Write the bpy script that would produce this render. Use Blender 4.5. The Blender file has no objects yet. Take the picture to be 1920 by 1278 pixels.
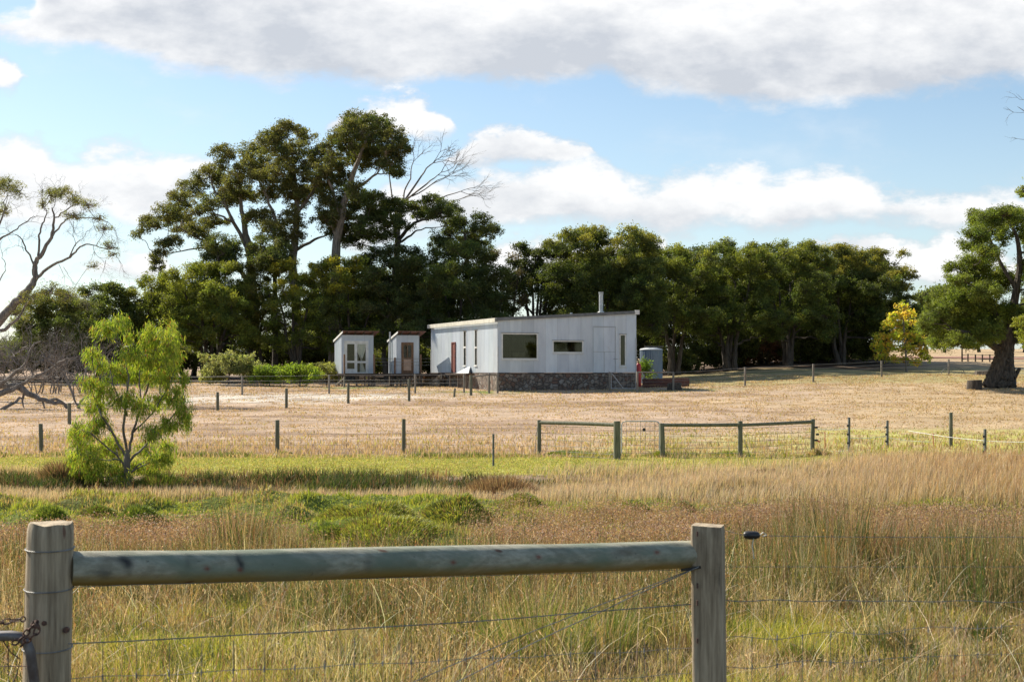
import bpy, math, random
import numpy as np
from mathutils import Vector, Matrix

random.seed(7)
RNG = np.random.default_rng(11)
S = bpy.context.scene
COL = S.collection
F = 2667.0          # focal length in pixels of the 1920 wide photograph (50 mm on 36 mm)
HY = 698.0          # row of the horizon
CZ = 1.6            # eye height

# ------------------------------------------------------------------ camera
cam = bpy.data.cameras.new("camera")
camo = bpy.data.objects.new("camera", cam)
COL.objects.link(camo)
camo.location = (0, 0, CZ)
camo.rotation_euler = (math.radians(90), 0, 0)
cam.lens = 50.0
cam.sensor_width = 36.0
cam.shift_y = (HY - 639.0) / 1920.0
cam.clip_start = 0.1
cam.clip_end = 9000
cam.dof.use_dof = True
cam.dof.focus_distance = 45.0
cam.dof.aperture_fstop = 13.0
S.camera = camo
S.render.resolution_x = 1024
S.render.resolution_y = 681
S.view_settings.view_transform = 'Standard'
S.view_settings.look = 'None'
S.view_settings.gamma = 1
S.view_settings.exposure = 0.76
try:
    S.view_settings.use_curve_mapping = False
except Exception:
    pass

# ------------------------------------------------------------------ sun + sky
SUN_EL = math.radians(41)
sh = Vector((-0.80, 0.60, 0)).normalized()
SD = Vector((sh.x * math.cos(SUN_EL), sh.y * math.cos(SUN_EL), math.sin(SUN_EL)))
sl = bpy.data.lights.new("sun", 'SUN')
sl.energy = 5.0
sl.angle = math.radians(0.53)
sl.color = (1.0, 0.91, 0.76)
so = bpy.data.objects.new("sun", sl)
COL.objects.link(so)
so.location = (0, 0, 60)
so.rotation_euler = SD.to_track_quat('Z', 'Y').to_euler()

W = bpy.data.worlds.new("World")
S.world = W
W.use_nodes = True


class NT:
    """tiny helper for building node graphs"""
    def __init__(s, tree):
        s.t = tree
        s.n = tree.nodes
        s.l = tree.links

    def put(s, sock, v):
        if v is None:
            return
        if hasattr(v, 'is_output'):
            s.l.new(v, sock)
        else:
            sock.default_value = v

    def math(s, op, a, b=None, c=None, clamp=False):
        n = s.n.new('ShaderNodeMath')
        n.operation = op
        n.use_clamp = clamp
        s.put(n.inputs[0], a)
        s.put(n.inputs[1], b)
        s.put(n.inputs[2], c)
        return n.outputs[0]

    def noise(s, vec, scale, detail=4, rough=0.55, dim='3D', dist=0.0, col=False):
        n = s.n.new('ShaderNodeTexNoise')
        n.noise_dimensions = dim
        s.put(n.inputs['Vector'], vec)
        n.inputs['Scale'].default_value = scale
        n.inputs['Detail'].default_value = detail
        n.inputs['Roughness'].default_value = rough
        n.inputs['Distortion'].default_value = dist
        return n.outputs['Color' if col else 0]

    def comb(s, x, y, z):
        n = s.n.new('ShaderNodeCombineXYZ')
        s.put(n.inputs[0], x)
        s.put(n.inputs[1], y)
        s.put(n.inputs[2], z)
        return n.outputs[0]

    def sep(s, v):
        n = s.n.new('ShaderNodeSeparateXYZ')
        s.put(n.inputs[0], v)
        return n.outputs

    def smooth(s, v, a, b, c=0.0, d=1.0, kind='SMOOTHSTEP'):
        n = s.n.new('ShaderNodeMapRange')
        n.interpolation_type = kind
        s.put(n.inputs[0], v)
        n.inputs[1].default_value = a
        n.inputs[2].default_value = b
        n.inputs[3].default_value = c
        n.inputs[4].default_value = d
        return n.outputs[0]

    def mix(s, f, a, b, mode='MIX'):
        n = s.n.new('ShaderNodeMix')
        n.data_type = 'RGBA'
        n.blend_type = mode
        s.put(n.inputs[0], f)
        s.put(n.inputs[6], a)
        s.put(n.inputs[7], b)
        return n.outputs[2]

    def curve(s, v, pts):
        n = s.n.new('ShaderNodeFloatCurve')
        s.put(n.inputs[1], v)
        c = n.mapping.curves[0]
        n.mapping.use_clip = True
        c.points[0].location = pts[0]
        c.points[1].location = pts[-1]
        for p in pts[1:-1]:
            c.points.new(p[0], p[1])
        n.mapping.update()
        return n.outputs[0]


def build_world():
    g = NT(W.node_tree)
    g.n.clear()
    out = g.n.new('ShaderNodeOutputWorld')
    bg = g.n.new('ShaderNodeBackground')
    bg.inputs[1].default_value = 1.0
    g.l.new(bg.outputs[0], out.inputs[0])
    sky = g.n.new('ShaderNodeTexSky')
    sky.sky_type = 'NISHITA'
    sky.sun_disc = False
    sky.sun_elevation = SUN_EL
    sky.sun_rotation = math.atan2(sh.x, sh.y)
    sky.air_density = 1.0
    sky.dust_density = 0.6
    sky.ozone_density = 1.0
    SK = 0.092
    skyc = g.mix(1.0, sky.outputs[0], (SK * 0.90, SK * 0.935, SK * 0.94, 1), 'MULTIPLY')
    tc = g.n.new('ShaderNodeTexCoord')
    x, y, z = g.sep(tc.outputs['Generated'])
    yy = g.math('MAXIMUM', y, 0.02)
    u = g.math('DIVIDE', x, yy)
    v = g.math('DIVIDE', z, yy)
    front = g.math('MULTIPLY', g.smooth(g.math('ABSOLUTE', u), 0.50, 0.42), g.smooth(y, 0.3, 0.5))
    U = g.math('ADD', u, 0.5)
    vec = g.comb(g.math('MULTIPLY', u, 1.0), g.math('MULTIPLY', v, 1.9), 0.37)
    nA = g.noise(vec, 7.0, 9, 0.58)
    nB = g.noise(vec, 26.0, 8, 0.6)
    nC = g.noise(vec, 9.0, 10, 0.60)
    nD = g.noise(vec, 70.0, 6, 0.6)
    nn = g.math('ADD', g.math('MULTIPLY', g.math('SUBTRACT', nA, 0.5), 0.040),
                g.math('MULTIPLY', g.math('SUBTRACT', nB, 0.5), 0.040))
    nn = g.math('ADD', nn, g.math('MULTIPLY', g.math('SUBTRACT', nD, 0.5), 0.014))

    def X(px):
        return (px - 960) / F + 0.5

    def V(py):
        return max(0.0, min(1.0, (HY - py) / F * 2.5))

    def band(tops, bots, w=0.010):
        t = g.math('MULTIPLY', g.curve(U, [(X(a), V(b)) for a, b in tops]), 0.4)
        b = g.math('MULTIPLY', g.curve(U, [(X(a), V(c)) for a, c in bots]), 0.4)
        dt = g.math('ADD', g.math('ADD', g.math('SUBTRACT', t, v), 0.003), nn)
        db = g.math('ADD', g.math('ADD', g.math('SUBTRACT', v, b), 0.006), g.math('MULTIPLY', nn, 0.6))
        d = g.math('MINIMUM', dt, db)
        al = g.smooth(d, -0.001, w)
        k = g.math('DIVIDE', db, g.math('MAXIMUM', g.math('ADD', dt, db), 0.012))
        return al, k
    E = 1e-3
    bands = [
        # the long bank across the top
        band([(-373, 40), (0, 30), (60, 0), (100, -150), (600, -330), (2293, -330)],
             [(-373, 100), (0, 62), (80, 82), (170, 86), (260, 104), (330, 132), (420, 140), (520, 152), (640, 146),
              (740, 150), (860, 146), (960, 160), (1060, 158), (1130, 142), (1200, 168), (1300, 174), (1420, 192),
              (1560, 186), (1700, 176), (1820, 160), (1920, 150), (2293, 170)], 0.014),
        # left middle bank
        band([(-373, 300), (0, 268), (60, 262), (110, 285), (180, 272), (300, 275), (380, 290), (420, 330), (470, 380), (520, 470), (2293, 560)],
             [(-373, 500), (0, 420), (110, 415), (180, 392), (240, 415), (300, 400), (340, 345), (400, 330), (440, 355), (500, 330), (560, 400), (2293, 480)], 0.016),
        # small puff right of the tall trees
        band([(-373, 330), (560, 300), (620, 235), (650, 205), (700, 200), (740, 182), (800, 176), (840, 200), (862, 262), (900, 300), (2293, 330)],
             [(-373, 190), (560, 215), (620, 232), (680, 240), (780, 252), (830, 250), (862, 225), (900, 200), (2293, 190)]),
        band([(-373, 360), (800, 340), (850, 290), (900, 245), (950, 240), (1000, 244), (1060, 252), (1100, 265), (1125, 310), (1200, 350), (2293, 370)],
             [(-373, 240), (800, 270), (850, 296), (920, 302), (1000, 302), (1080, 296), (1110, 280), (1200, 250), (2293, 240)]),
        # the long cumulus right of centre
        band([(-373, 560), (600, 480), (680, 380), (760, 350), (860, 345), (920, 318), (1000, 305), (1070, 296), (1130, 300), (1180, 335), (1260, 326),
              (1330, 318), (1400, 312), (1450, 330), (1530, 312), (1600, 316), (1650, 334), (1700, 350), (1780, 362), (1850, 348), (1920, 345), (2293, 340)],
             [(-373, 400), (600, 440), (680, 470), (760, 440), (860, 428), (980, 415), (1100, 420), (1180, 425), (1270, 440), (1360, 425), (1440, 436),
              (1540, 420), (1640, 424), (1720, 414), (1800, 428), (1920, 420), (2293, 430)], 0.014),
        # low clouds just above the trees
        band([(-373, 520), (100, 500), (200, 484), (280, 480), (340, 500), (400, 540), (800, 520), (900, 470), (960, 436), (1040, 432), (1100, 446), (1170, 445), (1240, 450),
              (1270, 500), (1460, 500), (1540, 432), (1600, 424), (1660, 435), (1700, 462), (1760, 455), (1810, 458), (1860, 470), (2293, 460)],
             [(-373, 540), (100, 510), (200, 508), (280, 512), (340, 505), (400, 470), (800, 470), (900, 500), (960, 520), (1100, 520), (1240, 500), (1270, 460), (1460, 450), (1540, 462), (1620, 466),
              (1680, 520), (1760, 530), (1830, 530), (1900, 520), (2293, 520)]),
        # scrap at the left edge
        band([(-373, 90), (0, 98), (25, 118), (45, 150), (120, 250), (2293, 260)],
             [(-373, 180), (0, 160), (25, 158), (45, 130), (120, 100), (2293, 100)]),
    ]
    al = None
    col = None
    for a, k in bands:
        kk = g.math('ADD', g.math('MULTIPLY', k, 1.0), g.math('MULTIPLY', g.math('SUBTRACT', nC, 0.5), 3.2))
        kk = g.math('ADD', kk, g.math('MULTIPLY', g.math('SUBTRACT', nB, 0.5), 0.9))
        t = g.smooth(kk, -0.32, 0.55, kind='LINEAR')
        c = g.mix(t, (0.375, 0.395, 0.43, 1), (0.61, 0.61, 0.61, 1))
        if al is None:
            al, col = a, c
        else:
            col = g.mix(a, col, c)
            al = g.math('MAXIMUM', al, a)
    # thin veil low in the sky
    veil = g.math('MULTIPLY', g.smooth(g.noise(vec, 9.0, 6, 0.6), 0.52, 0.78), 0.22)
    al = g.math('MAXIMUM', al, veil)
    # unseen rest of the sky, clouds thinned and greyed to lower ambient light
    n3 = g.noise(tc.outputs['Generated'], 3.0, 8, 0.58)
    al2 = g.smooth(n3, 0.56, 0.66)
    alf = g.math('ADD', g.math('MULTIPLY', al, front), g.math('MULTIPLY', al2, g.math('SUBTRACT', 1.0, front)))
    colf = g.mix(front, (0.50, 0.51, 0.53, 1), col)
    alf = g.math('MULTIPLY', alf, g.smooth(z, -0.01, 0.02))
    alf = g.math('MULTIPLY', alf, 0.96)
    # pale low air
    low = g.smooth(v, 0.20, 0.0, 0.0, 0.40, 'LINEAR')
    skyc = g.mix(g.math('MULTIPLY', low, g.smooth(y, 0.0, 0.3)), skyc, (0.42, 0.52, 0.61, 1))
    fin = g.mix(alf, skyc, colf)
    g.l.new(fin, bg.inputs[0])


build_world()

# ------------------------------------------------------------------ noise + terrain functions
_perm = np.random.default_rng(5).random((256, 256))


def vn(x, y, sc=1.0, seed=0):
    x = np.asarray(x, float) * sc + seed * 17.3 + 500
    y = np.asarray(y, float) * sc + seed * 31.7 + 500
    xi = np.floor(x).astype(int)
    yi = np.floor(y).astype(int)
    fx = x - xi
    fy = y - yi
    fx = fx * fx * (3 - 2 * fx)
    fy = fy * fy * (3 - 2 * fy)
    a = _perm[xi & 255, yi & 255]
    b = _perm[(xi + 1) & 255, yi & 255]
    c = _perm[xi & 255, (yi + 1) & 255]
    d = _perm[(xi + 1) & 255, (yi + 1) & 255]
    return (a * (1 - fx) + b * fx) * (1 - fy) + (c * (1 - fx) + d * fx) * fy


def fbm(x, y, sc=1.0, seed=0, o=4):
    s = 0
    a = 0.5
    t = 0
    for i in range(o):
        s = s + a * vn(x, y, sc * 2 ** i, seed + i * 3)
        t += a
        a *= 0.5
    return s / t


def sstep(v, a, b):
    t = np.clip((np.asarray(v, float) - a) / (b - a), 0, 1)
    return t * t * (3 - 2 * t)


TY = np.array([-60, 4, 8, 10, 12, 16, 20, 24, 27, 29.5, 31, 33, 38, 50, 60, 70, 76, 84, 93, 104, 112, 120, 150, 300, 3000.])
TL = np.array([-1.6, -1.6, -1.62, -1.70, -1.8, -1.95, -2.1, -2.28, -2.42, -2.52, -2.24, -2.24, -2.28, -2.10, -1.92, -1.62, -1.40, -1.12, -0.88, -0.60, -0.45, -0.3, 0.3, 3.0, 5.0])
TR = TL.copy()
TR[-9:] = [-1.36, -0.96, -0.58, -0.08, 0.35, 0.85, 1.9, 5.0, 8.0]
TR[13:16] = [-2.08, -1.85, -1.6]
TE = TL.copy()
TE[-9:] = [-1.34, -0.90, -0.50, -0.16, 0.10, 0.70, 1.9, 5.0, 8.0]
UC = np.array([-0.36, 0.06, 0.22, 0.36])


def gz(x, y):
    x = np.asarray(x, float)
    y = np.asarray(y, float)
    u = np.clip(x / np.maximum(y, 25), -0.36, 0.36)
    a = np.interp(y, TY, TL)
    b = np.interp(y, TY, TR)
    c = np.interp(y, TY, TE)
    w1 = np.clip((u - 0.06) / 0.16, 0, 1)
    w2 = np.clip((u - 0.22) / 0.14, 0, 1)
    w1 = w1 * w1 * (3 - 2 * w1)
    z = a * (1 - w1) + b * w1
    z = z * (1 - w2) + c * w2
    # the bank fades out to the right
    k = sstep(x, 1.5, 5.0) * sstep(y, 24, 27) * (1 - sstep(y, 33, 36))
    z = z * (1 - k) + (-2.27) * k
    hm = sstep(y, 9, 13) * (1 - sstep(y, 27, 30))
    z = z + hm * (fbm(x, y, 0.9, 3) - 0.5) * 0.28 + (fbm(x, y, 1.25, 53, 2) - 0.45) * 0.55 * sstep(y, 15, 17.5) * (1 - sstep(y, 24, 26.5)) * (1 - 0.6 * sstep(x, 1.5, 4.0))
    z = z + (fbm(x, y, 0.12, 8) - 0.5) * 0.30 * sstep(y, 40, 60)
    z = z + (fbm(x, y, 2.2, 4, 2) - 0.5) * 0.05 * (1 - sstep(y, 60, 90) * 0.6)
    return z + CZ


def gzf(x, y):
    return float(gz(x, y))


def P(px, py, Y):
    return Vector(((px - 960) / F * Y, Y, CZ + (HY - py) / F * Y))


def rayY(px, py, y0=8.0, y1=400.0):
    """distance at which the sight line through a pixel meets the terrain"""
    u = (px - 960) / F
    Y = np.linspace(y0, y1, 6000)
    d = CZ + (HY - py) / F * Y - gz(u * Y, Y)
    i = np.argmax(d < 0) if (d < 0).any() else len(Y) - 1
    return float(Y[i])


def ground_pt(px, py, y0=8.0):
    Y = rayY(px, py, y0)
    x = (px - 960) / F * Y
    return Vector((x, Y, gzf(x, Y)))


# ------------------------------------------------------------------ mesh helpers
MATS = {}


def tag(o, label=None, cat=None, group=None, kind=None):
    if label:
        o['label'] = label
    if cat:
        o['category'] = cat
    if group:
        o['group'] = group
    if kind:
        o['kind'] = kind
    return o


def empty(name, loc, label, cat, group=None):
    o = bpy.data.objects.new(name, None)
    COL.objects.link(o)
    o.location = loc
    o.empty_display_size = 0.3
    return tag(o, label, cat, group)


def link(name, me, mat, parent=None):
    o = bpy.data.objects.new(name, me)
    COL.objects.link(o)
    if mat:
        me.materials.append(mat)
    if parent:
        o.parent = parent
    return o


def tri_mesh(name, V, T, cols=None, mat=None, parent=None, smooth=False):
    V = np.asarray(V, np.float32)
    if parent is not None:
        p = parent
        off = np.zeros(3)
        while p is not None:
            off = off + np.array(p.location)
            p = p.parent
        V = V - off.astype(np.float32)
    T = np.asarray(T, np.int32)
    me = bpy.data.meshes.new(name)
    k = T.shape[1]
    me.vertices.add(len(V))
    me.vertices.foreach_set('co', V.ravel())
    me.loops.add(T.size)
    me.loops.foreach_set('vertex_index', T.ravel())
    me.polygons.add(len(T))
    me.polygons.foreach_set('loop_start', np.arange(0, T.size, k, dtype=np.int32))
    me.polygons.foreach_set('loop_total', np.full(len(T), k, np.int32))
    if smooth:
        me.polygons.foreach_set('use_smooth', np.ones(len(T), bool))
    me.update(calc_edges=True)
    if cols is not None:
        ca = me.color_attributes.new('Col', 'FLOAT_COLOR', 'POINT')
        c4 = np.ones((len(V), 4), np.float32)
        c4[:, :3] = cols
        ca.data.foreach_set('color', c4.ravel())
    return link(name, me, mat, parent)


def frames(p):
    d = np.gradient(p, axis=0)
    d /= np.linalg.norm(d, axis=1, keepdims=True) + 1e-9
    ref = np.array([0.13, 0.21, 0.97]) if abs(d[0][2]) < 0.9 else np.array([0.97, 0.2, 0.1])
    a = np.cross(d, ref)
    a /= np.linalg.norm(a, axis=1, keepdims=True) + 1e-9
    b = np.cross(d, a)
    return a, b


class MB:
    def __init__(s):
        s.v = []
        s.f = []
        s.n = 0
        s.c = []
        s.cc = None

    def add(s, vs, fs, col=None):
        vs = [tuple(float(q) for q in p) for p in vs]
        s.v += vs
        s.f += [tuple(i + s.n for i in f) for f in fs]
        s.n += len(vs)
        s.c += [col or s.cc or (1, 1, 1)] * len(vs)
        return s

    def tube(s, pts, r, k=6, col=None, cap=True):
        p = np.array([tuple(q) for q in pts], float)
        n = len(p)
        r = np.full(n, r) if np.isscalar(r) else np.interp(np.linspace(0, 1, n), np.linspace(0, 1, len(r)), r)
        a, b = frames(p)
        th = np.arange(k) / k * 2 * math.pi
        ring = p[:, None, :] + r[:, None, None] * (np.cos(th)[None, :, None] * a[:, None, :] + np.sin(th)[None, :, None] * b[:, None, :])
        fs = []
        for i in range(n - 1):
            for j in range(k):
                j2 = (j + 1) % k
                fs.append((i * k + j, i * k + j2, (i + 1) * k + j2, (i + 1) * k + j))
        if cap:
            fs.append(tuple(range(k)))
            fs.append(tuple((n - 1) * k + j for j in reversed(range(k))))
        return s.add(ring.reshape(-1, 3), fs, col)

    def box(s, o, ax, ay, az, col=None):
        """box from corner o spanned by three edge vectors"""
        o, ax, ay, az = map(Vector, (o, ax, ay, az))
        v = [o, o + ax, o + ax + ay, o + ay, o + az, o + ax + az, o + ax + ay + az, o + ay + az]
        return s.add(v, [(0, 3, 2, 1), (4, 5, 6, 7), (0, 1, 5, 4), (1, 2, 6, 5), (2, 3, 7, 6), (3, 0, 4, 7)], col)

    def cbox(s, c, w, d, h, rz=0.0, col=None):
        R = Matrix.Rotation(rz, 3, 'Z')
        ax, ay, az = R @ Vector((w, 0, 0)), R @ Vector((0, d, 0)), Vector((0, 0, h))
        return s.box(Vector(c) - ax / 2 - ay / 2, ax, ay, az, col)

    def beam(s, a, b, w, h, col=None):
        a, b = Vector(a), Vector(b)
        d = (b - a)
        side = Vector((-d.y, d.x, 0))
        if side.length < 1e-6:
            side = Vector((1, 0, 0))
        side = side.normalized() * w
        up = d.cross(side).normalized()
        if up.z < 0:
            up = -up
        up = up * h
        return s.box(a - side / 2 - up / 2, d, side, up, col)

    def build(s, name, mat, parent=None, smooth=False, bevel=0):
        me = bpy.data.meshes.new(name)
        off = Vector((0, 0, 0))
        p = parent
        while p is not None:
            off += p.location
            p = p.parent
        me.from_pydata([(a - off.x, b - off.y, c - off.z) for a, b, c in s.v], [], s.f)
        ca = me.color_attributes.new('Col', 'FLOAT_COLOR', 'POINT')
        c4 = np.ones((len(s.v), 4), np.float32)
        c4[:, :3] = np.array(s.c, np.float32)
        ca.data.foreach_set('color', c4.ravel())
        if smooth:
            me.polygons.foreach_set('use_smooth', np.ones(len(me.polygons), bool))
            try:
                me.set_sharp_from_angle(angle=math.radians(40))
            except Exception:
                pass
        me.update()
        o = link(name, me, mat, parent)
        if bevel:
            m = o.modifiers.new('bevel', 'BEVEL')
            m.width = bevel
            m.segments = 2
            m.limit_method = 'ANGLE'
        return o


# ------------------------------------------------------------------ materials
def new_mat(name):
    m = bpy.data.materials.new(name)
    m.use_nodes = True
    g = NT(m.node_tree)
    b = g.n['Principled BSDF']
    return m, g, b


def attr(g, name='Col'):
    n = g.n.new('ShaderNodeAttribute')
    n.attribute_name = name
    return n.outputs['Color']


def objco(g):
    return g.n.new('ShaderNodeTexCoord').outputs['Object']


def bump(g, b, h, st, dist=0.02):
    n = g.n.new('ShaderNodeBump')
    n.inputs['Strength'].default_value = st
    n.inputs['Distance'].default_value = dist
    g.put(n.inputs['Height'], h)
    g.l.new(n.outputs[0], b.inputs['Normal'])


def m_leaf(name, trans=0.4, rough=0.6, tint=(1.25, 1.3, 0.6)):
    m = bpy.data.materials.new(name)
    m.use_nodes = True
    g = NT(m.node_tree)
    g.n.clear()
    out = g.n.new('ShaderNodeOutputMaterial')
    c = attr(g)
    pr = g.n.new('ShaderNodeBsdfPrincipled')
    g.l.new(c, pr.inputs['Base Color'])
    pr.inputs['Roughness'].default_value = rough
    pr.inputs['Specular IOR Level'].default_value = 0.3
    tr = g.n.new('ShaderNodeBsdfTranslucent')
    g.l.new(g.mix(1.0, c, (*tint, 1), 'MULTIPLY'), tr.inputs[0])
    mx = g.n.new('ShaderNodeMixShader')
    mx.inputs[0].default_value = trans
    g.l.new(pr.outputs[0], mx.inputs[1])
    g.l.new(tr.outputs[0], mx.inputs[2])
    g.l.new(mx.outputs[0], out.inputs[0])
    return m


LEAF = m_leaf('leaf', 0.48)
GRASS = m_leaf('grass_blade', 0.42, 0.55, (1.2, 1.1, 0.7))


def m_noise(name, c1, c2, scale=(1, 1, 1), sc=5, rough=0.8, bst=0.4, bd=0.02, c3=None, metal=0.0, detail=6, usecol=False):
    m, g, b = new_mat(name)
    mp = g.n.new('ShaderNodeMapping')
    g.l.new(objco(g), mp.inputs[0])
    mp.inputs['Scale'].default_value = scale
    n = g.noise(mp.outputs[0], sc, detail, 0.6)
    t = g.smooth(n, 0.32, 0.68)
    c = g.mix(t, (*c1, 1), (*c2, 1))
    if c3:
        n2 = g.noise(objco(g), sc * 0.35, 3, 0.5)
        c = g.mix(g.smooth(n2, 0.52, 0.68), c, (*c3, 1))
    if usecol:
        c = g.mix(1.0, c, attr(g), 'MULTIPLY')
    g.l.new(c, b.inputs['Base Color'])
    b.inputs['Roughness'].default_value = rough
    b.inputs['Metallic'].default_value = metal
    bump(g, b, n, bst, bd)
    return m


BARK = m_noise('dark_bark', (0.035, 0.028, 0.022), (0.11, 0.09, 0.07), (6, 6, 1), 2.0, 0.9, 0.8, 0.05)
BARK_PALE = m_noise('pale_bark', (0.12, 0.10, 0.08), (0.30, 0.25, 0.20), (5, 5, 1), 2.0, 0.9, 0.7, 0.04)
BARK_GREY = m_noise('grey_bark', (0.10, 0.085, 0.075), (0.26, 0.23, 0.20), (5, 5, 1), 2.5, 0.9, 0.7, 0.04)
POSTG = m_noise('treated_post_timber', (0.085, 0.09, 0.055), (0.17, 0.165, 0.115), (8, 8, 1), 3.0, 0.85, 0.5, 0.01)
POSTB = m_noise('grey_post_timber', (0.15, 0.13, 0.105), (0.27, 0.24, 0.20), (8, 8, 1), 3.0, 0.85, 0.5, 0.01)
WOODB = m_noise('brown_timber', (0.12, 0.07, 0.04), (0.24, 0.14, 0.08), (4, 4, 1), 5.0, 0.8, 0.4, 0.01)
WOODD = m_noise('dark_timber', (0.04, 0.028, 0.022), (0.09, 0.06, 0.045), (4, 4, 1), 5.0, 0.8, 0.4, 0.01)
WIRE = m_noise('galvanised_wire', (0.16, 0.16, 0.15), (0.30, 0.30, 0.29), (1, 1, 1), 20, 0.5, 0.1, 0.001, metal=0.3)
STEEL = m_noise('galvanised_pipe', (0.40, 0.42, 0.42), (0.54, 0.56, 0.57), (1, 1, 1), 8, 0.45, 0.1, 0.002, metal=0.25)
OLDPIPE = m_noise('old_rusty_pipe', (0.09, 0.065, 0.055), (0.26, 0.25, 0.245), (1, 1, 1), 9, 0.5, 0.3, 0.002, metal=0.3)
PICKET = m_noise('steel_picket', (0.07, 0.075, 0.07), (0.15, 0.16, 0.155), (1, 1, 1), 12, 0.6, 0.1, 0.002)
RUST = m_noise('rusty_iron', (0.06, 0.035, 0.028), (0.17, 0.085, 0.055), (1, 1, 1), 60, 0.75, 0.5, 0.003)
BLACKP = m_noise('black_plastic', (0.012, 0.012, 0.012), (0.03, 0.03, 0.03), (1, 1, 1), 10, 0.4, 0.05, 0.001)
TAPE = m_noise('white_tape', (0.72, 0.72, 0.70), (0.85, 0.85, 0.83), (1, 1, 1), 10, 0.6, 0.05, 0.001)
REDP = m_noise('red_paint', (0.42, 0.03, 0.035), (0.50, 0.05, 0.05), (1, 1, 1), 10, 0.45, 0.05, 0.001)
WHITEP = m_noise('white_paint', (0.60, 0.60, 0.57), (0.74, 0.74, 0.71), (1, 1, 1), 4, 0.55, 0.1, 0.003)
CREAM = m_noise('cream_paint', (0.52, 0.50, 0.42), (0.66, 0.64, 0.55), (1, 1, 1), 4, 0.55, 0.1, 0.003)
DOORR = m_noise('red_brown_paint', (0.13, 0.04, 0.03), (0.20, 0.065, 0.05), (2, 2, 1), 4, 0.6, 0.2, 0.004)
FABRIC = m_noise('white_lace', (0.66, 0.67, 0.72), (0.80, 0.80, 0.84), (3, 3, 1), 6, 0.9, 0.3, 0.01)
ROOFM = m_noise('grey_roof_sheet', (0.10, 0.105, 0.11), (0.17, 0.175, 0.18), (1, 1, 1), 3, 0.5, 0.1, 0.004, metal=0.3)
ROOFR = m_noise('rusted_roof_sheet', (0.13, 0.055, 0.04), (0.24, 0.12, 0.09), (1, 1, 1), 4, 0.7, 0.2, 0.004)
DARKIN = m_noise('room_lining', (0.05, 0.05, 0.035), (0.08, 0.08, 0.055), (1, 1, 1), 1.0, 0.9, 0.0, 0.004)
PANELP = m_noise('pinkish_board', (0.40, 0.28, 0.21), (0.50, 0.36, 0.28), (1, 1, 1), 3, 0.7, 0.1, 0.004)
SHEETG = m_noise('grey_sheet', (0.42, 0.45, 0.47), (0.52, 0.55, 0.57), (1, 1, 1), 3, 0.6, 0.1, 0.004)
TANKM = m_noise('blue_grey_steel', (0.13, 0.18, 0.24), (0.18, 0.24, 0.31), (1, 1, 0.3), 2, 0.55, 0.1, 0.004, metal=0.2, usecol=True)


def m_corr(name, c1, c2, metal=0.25, rough=0.48):
    m, g, b = new_mat(name)
    oc = objco(g)
    mp = g.n.new('ShaderNodeMapping')
    g.l.new(oc, mp.inputs[0])
    mp.inputs['Scale'].default_value = (1, 1, 0.22)
    n = g.noise(mp.outputs[0], 2.2, 7, 0.62)
    c = g.mix(g.smooth(n, 0.3, 0.7), (*c1, 1), (*c2, 1))
    c = g.mix(1.0, c, attr(g), 'MULTIPLY')
    n2 = g.noise(mp.outputs[0], 9.0, 4, 0.6)
    c = g.mix(g.smooth(n2, 0.62, 0.82, 0, 0.35), c, (0.32, 0.25, 0.19, 1))
    g.l.new(c, b.inputs['Base Color'])
    b.inputs['Roughness'].default_value = rough
    b.inputs['Metallic'].default_value = metal
    return m


CORR = m_corr('corrugated_steel', (0.51, 0.565, 0.625), (0.63, 0.685, 0.735), 0.30, 0.45)


def m_stone():
    m, g, b = new_mat('rubble_stone')
    oc = objco(g)
    d = g.noise(oc, 3.0, 3, 0.5, col=True)
    v2 = g.n.new('ShaderNodeVectorMath')
    v2.operation = 'MULTIPLY_ADD'
    g.l.new(d, v2.inputs[0])
    v2.inputs[1].default_value = (0.25, 0.25, 0.25)
    g.l.new(oc, v2.inputs[2])
    vo = g.n.new('ShaderNodeTexVoronoi')
    vo.inputs['Scale'].default_value = 4.2
    g.l.new(v2.outputs[0], vo.inputs['Vector'])
    ve = g.n.new('ShaderNodeTexVoronoi')
    ve.feature = 'DISTANCE_TO_EDGE'
    ve.inputs['Scale'].default_value = 4.2
    g.l.new(v2.outputs[0], ve.inputs['Vector'])
    r, gg, bb = g.sep(vo.outputs['Color'])
    c = g.mix(r, (0.13, 0.10, 0.082, 1), (0.25, 0.205, 0.165, 1))
    c = g.mix(g.smooth(gg, 0.65, 0.9), c, (0.17, 0.10, 0.07, 1))
    c = g.mix(g.smooth(bb, 0.7, 0.9), c, (0.27, 0.24, 0.21, 1))
    c = g.mix(g.smooth(g.noise(oc, 14, 4, 0.6), 0.45, 0.75, 0, 0.5), c, (0.10, 0.08, 0.07, 1))
    c = g.mix(g.smooth(ve.outputs[0], 0.0, 0.07, 1, 0), c, (0.13, 0.11, 0.095, 1))
    c = g.mix(1.0, c, attr(g), 'MULTIPLY')
    g.l.new(c, b.inputs['Base Color'])
    b.inputs['Roughness'].default_value = 0.9
    bump(g, b, g.smooth(ve.outputs[0], 0.0, 0.12), 1.0, 0.08)
    return m


STONE = m_stone()


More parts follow.
